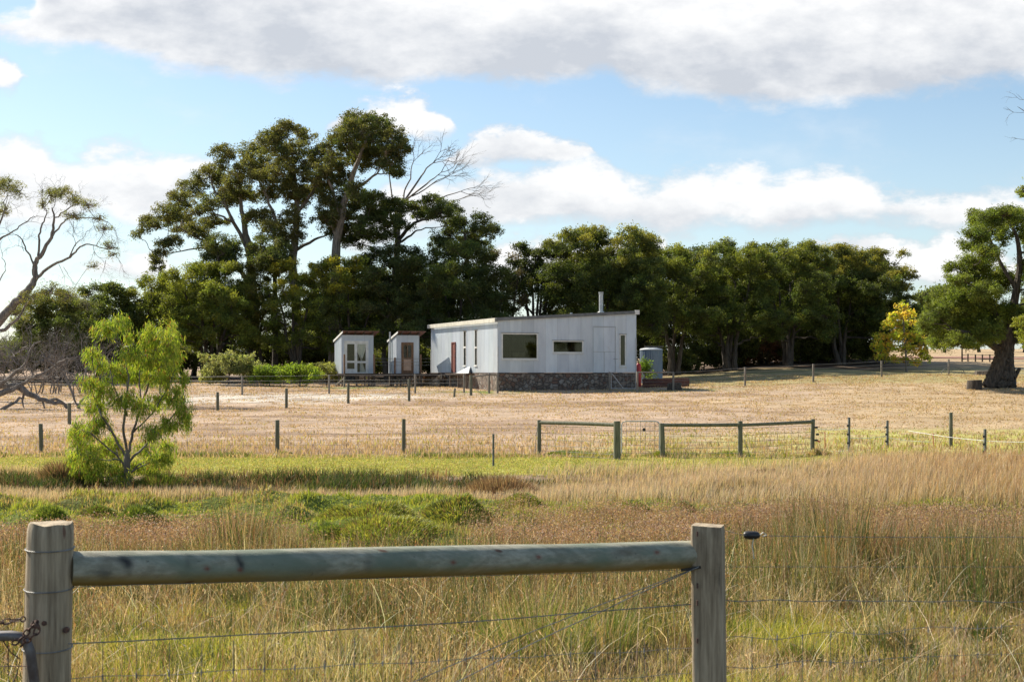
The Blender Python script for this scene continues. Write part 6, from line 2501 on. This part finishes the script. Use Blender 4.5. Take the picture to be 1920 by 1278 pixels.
# small gate
def small_gate():
    Y = 38.4
    a, b = P(1165.5, 861, Y), P(1236.5, 861, Y)
    x0, x1 = a.x, b.x
    z0, z1 = zpix(860.5, Y), zpix(789.5, Y)
    root = empty('small_gate', (x0, Y, gzf(x0, Y)), 'small square metal pipe gate with wire mesh between the railed fences', 'gate')
    m = MB()
    rc = 0.09
    path = [(x0, z0), (x0, z1 - rc), (x0 + rc * .3, z1 - rc * .3), (x0 + rc, z1), (x1 - rc, z1), (x1 - rc * .3, z1 - rc * .3), (x1, z1 - rc), (x1, z0)]
    m.tube([(p, Y, q) for p, q in path], 0.017, 8)
    m.tube([(x0, Y, z0), (x1, Y, z0)], 0.017, 8)
    m.build('frame', STEEL, root, smooth=True)
    w = MB()
    for i in range(1, 8):
        x = x0 + (x1 - x0) * i / 8
        w.tube([(x, Y, z0), (x, Y, z1)], 0.0045, 4)
    for i in range(1, 9):
        z = z0 + (z1 - z0) * (i / 9) ** 1.2
        w.tube([(x0, Y, z), (x1, Y, z)], 0.0045, 4)
    w.build('mesh', WIRE, root)
    d = MB()
    c = P(1207.5, 805, Y)
    d.tube([(c.x, Y - 0.03, c.z), (c.x, Y + 0.01, c.z)], 0.045, 14)
    d.build('round_tag', BLACKP, root)
    h = MB()
    for z in (z0 + 0.15, z1 - 0.2):
        h.tube([(x0 - 0.10, Y, z), (x0, Y, z)], 0.014, 6)
    h.build('hinge', STEEL, root)


small_gate()

# lone steel picket
R = fence_root('steel_picket', 925, 876, 'lone thin steel picket in the lawn left of the railed fence', 'fence post', y0=30.5)
rpost(R, 925, 813, 874, dia=0.045, mat=PICKET, y0=30.6, name='picket', sq=True)

# electric tape fence on the right
R = fence_root('tape_fence', 1664, 840, 'electric tape fence on thin grey pickets at the right', 'fence')
tp = []
PB_ = [(1592, 782, 847), (1664, 788, 841), (1847, 804, 862), (1990, 800, 870)]
for px, t, b in PB_:
    a, c, o = rpost(R, px, t, b, dia=0.055, mat=PICKET, y0=32, name='picket', sq=True)
    tp.append((a, c))
    ins = MB()
    for f_ in (0.25, 0.5, 0.75):
        q = a.lerp(c, f_)
        ins.tube([q + Vector((-0.05, -0.06, -0.02)), q + Vector((-0.05, -0.06, 0.04))], 0.03, 8)
    ins.build('insulator', BLACKP, o)
for (s, fr) in (((pe[0], pe[1]), None),):
    pass
tm = MB()


def tape(p, q, n=6, sag=0.03, r=0.008):
    tm.tube([p.lerp(q, i / n) - Vector((0, 0, sag * math.sin(math.pi * i / n))) for i in range(n + 1)], r, 4)


tape(pe[1] + Vector((0.1, -0.05, -0.28)), tp[0][0].lerp(tp[0][1], 0.68))
tape(tp[0][0].lerp(tp[0][1], 0.68), tp[1][0].lerp(tp[1][1], 0.78), r=0.005)
tape(tp[0][0].lerp(tp[0][1], 0.40), tp[1][0].lerp(tp[1][1], 0.45))
tape(tp[0][0].lerp(tp[0][1], 0.03), tp[1][0].lerp(tp[1][1], 0.08), r=0.006)
tape(P(1530, 843, tp[0][0].y), tp[0][0].lerp(tp[0][1], 0.05), r=0.006)
tape(tp[1][0].lerp(tp[1][1], 0.40), P(1745, 828, tp[1][0].y), r=0.006)
tape(P(1703, 807, tp[1][0].y), tp[2][0].lerp(tp[2][1], 0.62), r=0.006)
tape(tp[2][0].lerp(tp[2][1], 0.62), tp[3][0].lerp(tp[3][1], 0.62), r=0.006)
tape(tp[2][0].lerp(tp[2][1], 0.22), tp[3][0].lerp(tp[3][1], 0.25), r=0.007)
tm.build('tape', TAPE, R)
ins = MB()
for f_ in (0.28, 0.42, 0.72):
    pass
for k, (dx, py) in enumerate(((4, 801), (6, 814), (4, 825))):
    q = P(1526 + dx, py, pe[0].y - 0.1)
    ins.tube([q + Vector((-0.03, 0, 0)), q + Vector((0.05, 0, 0))], 0.028, 8)
ins.build('end_insulator', BLACKP, R)
rr = MB()
q0, q1 = P(1538, 828, pe[0].y - 0.1), P(1530, 825, pe[0].y - 0.1)
rr.tube([q1, q0], 0.02, 6)
rr.build('red_handle', REDP, R)
for px, t, b, lab in ((1547, 809, 841, 'thin red tread in post close to the end of the railed fence'), (1750, 812, 839, 'thin red tread in post in the middle of the tape fence')):
    Rr = fence_root('tread_in_post', px, b, lab, 'fence post', 'thin red tread in posts')
    rpost(Rr, px, t, b, dia=0.022, mat=REDP, name='shaft', k=6)
    m = MB()
    c = ground_pt(px, b, 30)
    m.tube([c + Vector((-0.06, 0, 0.03)), c + Vector((0.03, 0, 0.03))], 0.01, 5)
    m.build('foot_peg', REDP, Rr)
R = fence_root('wooden_post', 1783, 843, 'stout wooden post standing alone behind the tape fence', 'fence post')
rpost(R, 1783, 773, 841, dia=0.11, y0=33)

# -- upper left paddock fence
R = fence_root('paddock_fence', 537, 766, 'wire fence on small posts crossing the dry paddock below the huts', y0=45)
pl_ = []
for px, t, b in ((-60, 760, 800), (130, 755, 795), (408, 735, 769), (537, 728, 765), (653, 719, 756), (767, 710, 752)):
    a, c, o = rpost(R, px, t, b, dia=0.14, y0=42)
    pl_.append((a, c))
wires(R, pl_, (0.35, 0.6, 0.85), r=0.005)

# -- fence along the yard by the huts
R = fence_root('yard_fence', 617, 738, 'wire and netting fence on grey posts in front of the huts', y0=50)
pl_ = []
for px, t, b in ((-80, 704, 738), (160, 705, 738), (300, 705, 738), (454, 704, 740), (617, 702, 738), (778.5, 701, 737), (870, 701, 736)):
    a, c, o = rpost(R, px, t, b, dia=0.11, y0=60, mat=POSTB)
    pl_.append((a, c))
wires(R, pl_, (0.55, 0.72, 0.97), r=0.009)
for i in range(len(pl_) - 1):
    netting(R, pl_[i][0], pl_[i][1], pl_[i + 1][0], pl_[i + 1][1], r=0.004, dv=0.4, f1=0.5, nh=4)

R = fence_root('yard_railing', 883, 741, 'dark post and rail at the near corner of the shed', y0=60)
a1 = rpost(R, 883, 703, 741, dia=0.16, y0=60)
a2 = rpost(R, 917, 699, 737, dia=0.13, y0=60, mat=POSTB)
a3 = rpost(R, 933, 700, 737, dia=0.13, y0=60, mat=POSTB)
m = MB()
m.tube([a1[1] - Vector((0.0, 0, 0.10)), a2[1] - Vector((0, 0, 0.10)), a3[1] - Vector((0, 0, 0.08))], 0.045, 8)
m.build('rail', POSTB, R)
m = MB()
q = a1[0]
m.tube([q + Vector((0.08, 0, 0.55)), q + Vector((0.7, -0.3, 0.0))], 0.015, 5)
m.build('stay_wire', WIRE, R)
R = fence_root('short_post', 851, 744, 'short leaning stub post left of the shed corner', 'fence post', y0=60)
rpost(R, 851, 728, 744, dia=0.12, y0=60, lean=0.06)
R = fence_root('yard_gate', 1168, 733, 'steel yard gate with a diagonal brace against the stone plinth', 'gate', y0=60)


def yard_gate(root):
    Y = rayY(1170, 734, 60) - 0.0
    x0, x1 = P(1146, 0, Y).x, P(1192, 0, Y).x
    z0, z1 = zpix(728, Y), zpix(697, Y)
    m = MB()
    m.tube([(x0, Y, z0), (x0, Y, z1), (x1, Y, z1), (x1, Y, z0), (x0, Y, z0)], 0.02, 6)
    m.build('frame', STEEL, root)
    b = MB()
    b.tube([(x0 + 0.05, Y, z1 - 0.1), ((x0 + x1) / 2, Y, z0)], 0.02, 6)
    b.build('brace', STEEL, root)
    w = MB()
    for i in range(1, 5):
        z = z0 + (z1 - z0) * i / 5
        w.tube([(x0, Y, z), (x1, Y, z)], 0.007, 4)
    for i in range(1, 6):
        x = x0 + (x1 - x0) * i / 6
        w.tube([(x, Y, z0), (x, Y, z1)], 0.005, 4)
    w.build('mesh', WIRE, root)


yard_gate(R)
R = fence_root('side_railing', 1230, 735, 'thin railing on three posts right of the steel yard gate', 'fence', y0=60)
b1 = rpost(R, 1143, 697, 733, dia=0.11, y0=60, mat=POSTB)
b2 = rpost(R, 1195, 696, 735, dia=0.13, y0=60, mat=POSTB)
b3 = rpost(R, 1262.5, 697, 732, dia=0.13, y0=60, mat=POSTB)
m = MB()
m.tube([b2[1] - Vector((0, 0, 0.05)), b3[1] - Vector((0, 0, 0.04))], 0.04, 8)
m.build('rail', POSTB, R)

# -- right fence running away
R = fence_root('side_fence', 1525, 716, 'wire fence on grey posts running right towards the yellow sapling', y0=60)
pr_ = [(b3[0], b3[1])]
for px, t, b in ((1397, 688, 724), (1525, 682, 716), (1653, 676, 706), (1779, 673, 701), (1925, 672, 700)):
    a, c, o = rpost(R, px, t, b, dia=0.13, y0=70, mat=POSTB)
    pr_.append((a, c))
wires(R, pr_, (0.55, 0.75, 0.96), r=0.009)
for i in range(len(pr_) - 1):
    netting(R, pr_[i][0], pr_[i][1], pr_[i + 1][0], pr_[i + 1][1], r=0.004, dv=0.5, f1=0.5, nh=4)
# bent hoop beside the fourth post
c = ground_pt(1786, 703, 70)
m = MB()
m.tube([(c.x + 0.9 * math.cos(a) * (1 if a < 1.57 else 0.9), c.y, c.z + 0.60 * math.sin(a)) for a in np.linspace(-0.1, 3.0, 14)], 0.022, 6)
o = m.build('pipe_hoop', PICKET)
tag(o, 'thin bent pipe hoop standing beside the fence post right of the sapling', 'hoop')
# far dark posts and gate behind the old tree
R = fence_root('far_rail_fence', 1808, 676, 'dark far rail fence beyond the sapling', y0=100)
fp = []
for px, t, b in ((1804, 646, 678), (1815, 663, 677), (1829, 664, 677), (1842, 664, 678), (1856, 664, 678), (1880, 664, 678)):
    a, c, o = rpost(R, px, t, b, dia=0.13, y0=100, mat=WOODD)
    fp.append((a, c))
m = MB()
for f_ in (0.35, 0.9):
    m.tube([p[0].lerp(p[0] + Vector((0, 0, 0.65)), f_) for p in fp], 0.03, 5)
m.build('rail', WOODD, R)
Yg = rayY(1910, 703, 70)
R = empty('pipe_gate', ground_pt(1905, 703, 70), 'white pipe farm gate right of the old twisted tree', 'gate')
m = MB()
x0, x1 = P(1900, 0, Yg).x, P(1990, 0, Yg).x
z0, z1 = zpix(700, Yg), zpix(669, Yg)
for i in range(5):
    z = z0 + (z1 - z0) * i / 4
    m.tube([(x0, Yg, z), (x1, Yg, z)], 0.022, 6)
for x in (x0, (x0 + x1) / 2, x1):
    m.tube([(x, Yg, z0), (x, Yg, z1)], 0.025, 6)
m.build('frame', STEEL, R)
rpost(R, 1897, 664, 703, dia=0.15, y0=70, mat=POSTB, name='gate_post')


# ------------------------------------------------------------------ foreground fence
def fore_fence():
    gl0 = Vector(((88 - 960) / F * 4.7, 4.7, gzf(-1.53, 4.7)))
    root = empty('foreground_fence', gl0, 'close wooden fence with thick posts joined by one greenish rail, nearest the camera', 'fence')
    Yl, Yr = 4.70, 5.75
    # left round post
    n = 40
    rows = 60
    v, f = [], []
    zt = zpix(980, Yl)
    zb = gl0.z - 0.3
    ra = 0.0745
    prof = [1 + 0.012 * math.sin(j * 1.7) + 0.010 * math.sin(j * 3.1 + 1) for j in range(n)]
    for j in (5, 17, 23, 29, 33):
        prof[j] -= 0.05
    for i in range(rows + 1):
        z = zb + (zt - zb) * i / rows
        cx = P(95, 0, Yl).x + (z - zt) * 0.026
        for j in range(n):
            th = 2 * math.pi * j / n
            rr = ra * prof[j] * (1 + 0.006 * math.sin(i * 0.7 + j)) * (1 + (zt - z) * 0.06)
            if i == rows:
                rr *= 0.93
            elif i == rows - 1:
                rr *= 0.99
            zz_ = z + (0.003 * math.sin(th * 2 + 0.5) + 0.003 * math.sin(th * 5) if i >= rows - 1 else 0)
            v.append((cx + rr * math.cos(th), Yl + rr * math.sin(th), zz_))
    for i in range(rows):
        for j in range(n):
            a = i * n + j
            b = i * n + (j + 1) % n
            f.append((a, b, b + n, a + n))
    f.append(tuple(rows * n + j for j in range(n)))
    m = MB()
    m.add(v, f)
    lp = m.build('post', FPOST, root, smooth=True)
    lp['label'] = 'thick round left post with wire bands'
    cxl = P(95, 0, Yl).x
    # wire bands
    for py in (1027, 1102, 1213):
        z = zpix(py, Yl)
        cx = cxl + (z - zt) * 0.026
        rr = ra * (1 + (zt - z) * 0.06) + 0.003
        m = MB()
        m.tube([(cx + rr * math.cos(a), Yl + rr * math.sin(a), z + 0.004 * math.sin(a * 1.0)) for a in np.linspace(0, 2 * math.pi, 33)], 0.0022, 6)
        m.build('wire_band', WIRE, lp)
    # knots / bolt stains as real bolt heads
    for px, py, rr in ((121, 1176, 0.010), (86, 1160, 0.008)):
        z = zpix(py, Yl)
        x = P(px, py, Yl - 0.06).x
        dx = (x - cxl)
        yy = Yl - math.sqrt(max(0.0, (ra + 0.004) ** 2 - dx * dx))
        b = MB()
        b.tube([(x, yy + 0.01, z), (x, yy - 0.003, z)], rr, 10)
        b.build('rusty_bolt', RUST, lp)
    # right squared post
    zt = zpix(984, Yr)
    gb = gzf(P(1328, 0, Yr).x, Yr) - 0.3
    m = MB()
    rz = math.radians(-16)
    s_ = 0.118
    cx = P(1327, 0, Yr).x
    # squared with worn corners
    n = 4
    sec = []
    for k in range(4):
        a = math.radians(45 + 90 * k)
        for da in (-0.09, -0.03, 0.03, 0.09):
            rr = s_ / 2 * 1.414 * (0.965 if abs(da) > 0.05 else 0.975)
            sec.append((rr * math.cos(a + da), rr * math.sin(a + da)))
    rows = 40
    v, f = [], []
    ns = len(sec)
    for i in range(rows + 1):
        z = gb + (zt - gb) * i / rows
        ox = cx - (z - zt) * 0.012
        wob = 1 + 0.006 * math.sin(i * 0.9)
        for (a, b) in sec:
            k = 0.965 if i == rows else 1
            xx = (a * math.cos(rz) - b * math.sin(rz)) * k * wob
            yy = (a * math.sin(rz) + b * math.cos(rz)) * k * wob
            v.append((ox + xx, Yr + yy, z + (0.003 * math.sin(a * 80) if i >= rows - 0 else 0)))
    for i in range(rows):
        for j in range(ns):
            a = i * ns + j
            b = i * ns + (j + 1) % ns
            f.append((a, b, b + ns, a + ns))
    f.append(tuple(rows * ns + j for j in range(ns)))
    m.add(v, f)
    rp_ = m.build('post', FPOST, root, smooth=False)
    rp_['label'] = 'squared grey right post with worn corners'
    h = MB()
    for py in (1002, 1098, 1130, 1200):
        q = P(1304, py, Yr)
        h.cbox((q.x, Yr - 0.058, q.z), 0.006, 0.006, 0.02)
    h.build('staple', RUST, rp_)
    # rail
    a = P(133, 1065, Yl + 0.03)
    b = P(1313, 1037.5, Yr + 0.02)
    n, rows = 48, 300
    v, f, cols = [], [], []
    d = (b - a).normalized()
    side = Vector((-d.y, d.x, 0)).normalized()
    up = side.cross(d).normalized()
    if up.z < 0:
        up = -up
    for i in range(rows + 1):
        t = i / rows
        c = a.lerp(b, t) + up * (-0.006 * math.sin(t * math.pi) - 0.002 * math.sin(t * 9))
        R_ = 0.0575 * (1 - 0.04 * t) * (1 + 0.010 * math.sin(t * 23))
        if i >= rows - 3:
            R_ *= 0.97
        if i == rows:
            R_ *= 0.86
        for j in range(n):
            th = 2 * math.pi * j / n
            rr = R_ * (1 + 0.006 * math.sin(j * 1.5 + i * 0.035) + 0.006 * math.sin(i * 0.11 + j))
            p = c + side * rr * math.cos(th) + up * rr * math.sin(th)
            v.append(tuple(p))
            mo = max(0.0, -math.sin(th) - 0.15) * 1.7
            ppx = 960 + F * p.x / p.y
            hh_ = math.sin(th) if (side * math.cos(th)).y < 0 else 9
            dk = sum(w * math.exp(-((ppx - a_) / sx) ** 2 - ((hh_ - b_) / sy) ** 2) for a_, b_, sx, sy, w in
                     ((240, 0.35, 10, 0.35, 1.0), (228, 0.6, 10, 0.2, 0.8), (195, -0.15, 14, 0.3, 0.6), (446, 0.55, 5, 0.3, 0.9), (453, 0.2, 5, 0.3, 1.0), (352, 0.4, 6, 0.4, 0.35), (690, 0.1, 8, 0.5, 0.4), (1160, 0.3, 14, 0.3, 0.3), (590, -0.3, 30, 0.25, 0.3)))
            rd = sum(math.exp(-((ppx - a_) / 5) ** 2 - ((hh_ - b_) / 0.13) ** 2) for a_, b_ in ((388, 0.02), (850, 0.0), (450, -0.1), (1232, 0.35), (1010, 0.25)))
            cols.append((min(1, mo), min(1, dk), min(1, rd)))
    for i in range(rows):
        for j in range(n):
            q = i * n + j
            w = i * n + (j + 1) % n
            f.append((q, w, w + n, q + n))
    f.append(tuple(rows * n + j for j in range(n)))
    f.append(tuple(reversed(range(n))))
    m = MB()
    m.add(v, f)
    m.c = cols
    m.build('rail', FRAIL, root, smooth=True)

    # dark stains and knots on the rail
    def stain(px, py, w, h, ang=0.0):
        t = (px - 133) / (1313 - 133)
        Yc = a.y + (b.y - a.y) * t
    # wires between the posts
    def wire(p, q, r=0.0014, barb=False, sag=0.01, name='wire', n=12, wob=0.002):
        m = MB()
        L = [p.lerp(q, i / n) - Vector((0, 0, sag * math.sin(math.pi * i / n))) + Vector((0, 0, random.uniform(-wob, wob) if 0 < i < n else 0)) for i in range(n + 1)]
        m.tube(L, r, 5)
        return m.build(name, WIRE, root)
    wire(P(128, 1206, Yl - 0.05), P(1296, 1132, Yr - 0.06), 0.0021, sag=0.012)
    wire(P(133, 1100, Yl), P(1290, 1067, Yr), 0.0013, sag=0.0)
    wire(P(700, 1310, 5.3), P(1294, 1068, Yr - 0.03), 0.0020, sag=-0.01)
    wire(P(790, 1310, 5.4), P(1310, 1062, Yr - 0.06), 0.0022, sag=-0.01)
    # hinge joint netting on the right of the post, runs on beyond the frame
    Ya, Yb = Yr, 7.4
    xa, xb = 1361, 2120

    def lr(px, py_at_a, py_at_b):
        t = (px - xa) / (xb - xa)
        Y = Ya + (Yb - Ya) * t
        return P(px, py_at_a + (py_at_b - py_at_a) * t, Y)
    rowsn = [(1250, 1190), (1318, 1245), (1198, 1170)]
    net = MB()
    strands = [(1198, 1160), (1250, 1212), (1300, 1268), (1350, 1320)]
    for a_, b_ in strands:
        pts_ = [lr(xa + (xb - xa) * i / 30, a_ + 5 * math.sin(i * 0.9 + a_), b_ + 5 * math.sin(i * 0.7)) for i in range(31)]
        net.tube(pts_, 0.0012, 4)
    k = 0
    px = xa + 48
    while px < 2100:
        x_ = px + random.uniform(-3, 3)
        p0 = lr(x_, 1190, 1155)
        p1 = lr(x_ - 2, 1365, 1330)
        net.tube([p0, p0.lerp(p1, 0.5) + Vector((random.uniform(-.003, .003), 0, 0)), p1], 0.0011, 4)
        for a_, b_ in strands:
            c_ = lr(x_, a_ + 2, b_ + 2)
            net.tube([c_ - Vector((0.0, 0, 0.010)), c_ + Vector((0, 0, 0.010))], 0.0032, 5)
        px += 50 - (px - xa) * 0.012
    net.build('netting', WIRE, root)
    m = MB()
    m.tube([lr(xa + (xb - xa) * i / 30, 1125 + 2 * math.sin(i * 1.3), 1128 + 2 * math.sin(i)) for i in range(31)], 0.0018, 5)
    m.build('wire', WIRE, root)
    m = MB()
    m.tube([lr(xa + (xb - xa) * i / 20, 1062, 1062) for i in range(21)], 0.0009, 4)
    m.build('wire', WIRE, root)
    m = MB()
    m.tube([lr(1395 + (xb - 1395) * i / 20, 1003 + 4 * math.sin(math.pi * i / 20), 1006) for i in range(21)], 0.0012, 4)
    m.build('wire', WIRE, root)
    m = MB()
    m.tube([P(1345, 990, Yr + .06), lr(1395, 1003, 1003)], 0.0009, 4)
    m.build('wire', WIRE, root)
    # netting on the left bay, faint
    net = MB()
    for a_, b_ in ((1272, 1215), (1330, 1262)):
        net.tube([P(128, a_, Yl).lerp(P(1296, b_, Yr), i / 20) + Vector((0, 0, 0.004 * math.sin(i * 1.7))) for i in range(21)], 0.0012, 4)
    for i in range(1, 22):
        t = i / 22
        p0 = P(128, 1206, Yl - 0.02).lerp(P(1296, 1180, Yr), t)
        p1 = P(128, 1380, Yl).lerp(P(1296, 1330, Yr), t)
        net.tube([p0, p1], 0.0010, 4)
        for q in (1,):
            c_ = P(128, 1272, Yl).lerp(P(1296, 1215, Yr), t)
            net.tube([c_ - Vector((0, 0, 0.009)), c_ + Vector((0, 0, 0.009))], 0.003, 5)
    net.build('netting', WIRE, root)
    # black insulator on the top right wire with a hanging tail
    c = P(1410, 1003, Yr + 0.1)
    m = MB()
    m.tube([c + Vector((-0.034, 0, 0.002)), c + Vector((-0.028, 0, 0.002)), c + Vector((-0.01, 0, 0)), c + Vector((0.012, 0, 0)), c + Vector((0.026, 0, 0)), c + Vector((0.032, 0, 0))], [0.009, 0.015, 0.0175, 0.017, 0.013, 0.007], 14)
    m.build('insulator', BLACKP, root, smooth=True)
    m = MB()
    m.tube([c + Vector((0.005, -0.01, -0.012)), c + Vector((-0.001, -0.01, -0.04)), c + Vector((0.003, -0.01, -0.07)), c + Vector((0.006, -0.01, -0.095))], 0.0022, 5)
    m.tube([c + Vector((0.03, 0, 0.0)), c + Vector((0.045, -0.005, 0.012)), c + Vector((0.06, 0, 0.002)), c + Vector((0.045, 0.004, -0.006))], 0.0022, 5)
    m.build('insulator_cord', CREAM, root)
    # black strap under the rail at the right post
    q = P(1290, 1066, Yr - 0.05)
    m = MB()
    m.beam(q + Vector((-0.03, -0.01, -0.004)), q + Vector((0.05, 0.0, 0.008)), 0.012, 0.010)
    m.build('black_clip', BLACKP, root)
    return root


fore_fence()


def torus_link(m, c, d, nrm, L=0.022, Wd=0.013, r=0.0035):
    d = d.normalized()
    nrm = (nrm - d * nrm.dot(d)).normalized()
    pts = []
    for k in range(17):
        a = 2 * math.pi * k / 16
        pts.append(c + d * L * math.cos(a) + nrm * Wd * math.sin(a))
    m.tube(pts, r, 6, cap=False)


def fore_gate():
    Y = 4.56
    root = empty('foreground_gate', P(-160, 1640, Y), 'galvanised pipe gate end reaching in at the left edge beside the round post', 'gate')
    m = MB()
    q = lambda a, b, d=0: P(a, b, Y + d)
    m.tube([q(-420, 1196), q(-200, 1194), q(-40, 1193), q(20, 1191), q(38, 1193), q(50, 1203), q(57, 1222), q(62, 1260), q(66, 1300), q(72, 1500)], 0.0165, 12)
    m.build('pipe_frame', OLDPIPE, root, smooth=True)
    w = MB()
    for a, b in ((1250, 1248), (1330, 1330)):
        w.tube([q(-400, a), q(60, b)], 0.0016, 4)
    for px in (-150, -90, -30, 15):
        w.tube([q(px, 1195), q(px + 4, 1400)], 0.0014, 4)
    w.tube([q(5, 1200), q(20, 1222), q(38, 1235), q(32, 1262), q(20, 1290)], 0.0022, 5)
    w.tube([q(-60, 1180), q(-20, 1170), q(10, 1168), q(45, 1162)], 0.0016, 4)
    w.build('gate_wire', RUST, root)
    # chain round the pipe and post
    ch = MB()
    path = [q(22, 1206, -.03), q(36, 1200, -.04), q(46, 1190, -.05), q(54, 1180, -.05), q(62, 1172, -.05), q(68, 1166, -.045), q(72, 1176, -.05), q(66, 1188, -.055), q(56, 1196, -.055), q(46, 1202, -.05), q(40, 1210, -.04)]
    for i in range(len(path) - 1):
        d = path[i + 1] - path[i]
        c = (path[i] + path[i + 1]) / 2
        nr = Vector((0, 1, 0)) if i % 2 else Vector((-d.z, 0.3 * d.length, d.x))
        torus_link(ch, c, d, nr, 0.014, 0.0085, 0.0030)
    ch2 = ch
    ch = MB()
    path = [q(-40, 1168), q(-25, 1165), q(-10, 1166), q(5, 1166), q(20, 1163), q(36, 1160), q(50, 1160, .05)]
    for i in range(len(path) - 1):
        d = path[i + 1] - path[i]
        c = (path[i] + path[i + 1]) / 2
        nr = Vector((0, 0, 1)) if i % 2 else Vector((0, 1, 0.2))
        torus_link(ch, c, d, nr, 0.016, 0.0085, 0.0024)
    ch.build('latch_chain', RUST, root, smooth=True)
    o = ch2.build('chain', RUST, None, smooth=True)
    tag(o, 'rusty chain looped round the gate pipe and the left foreground post', 'chain')


fore_gate()
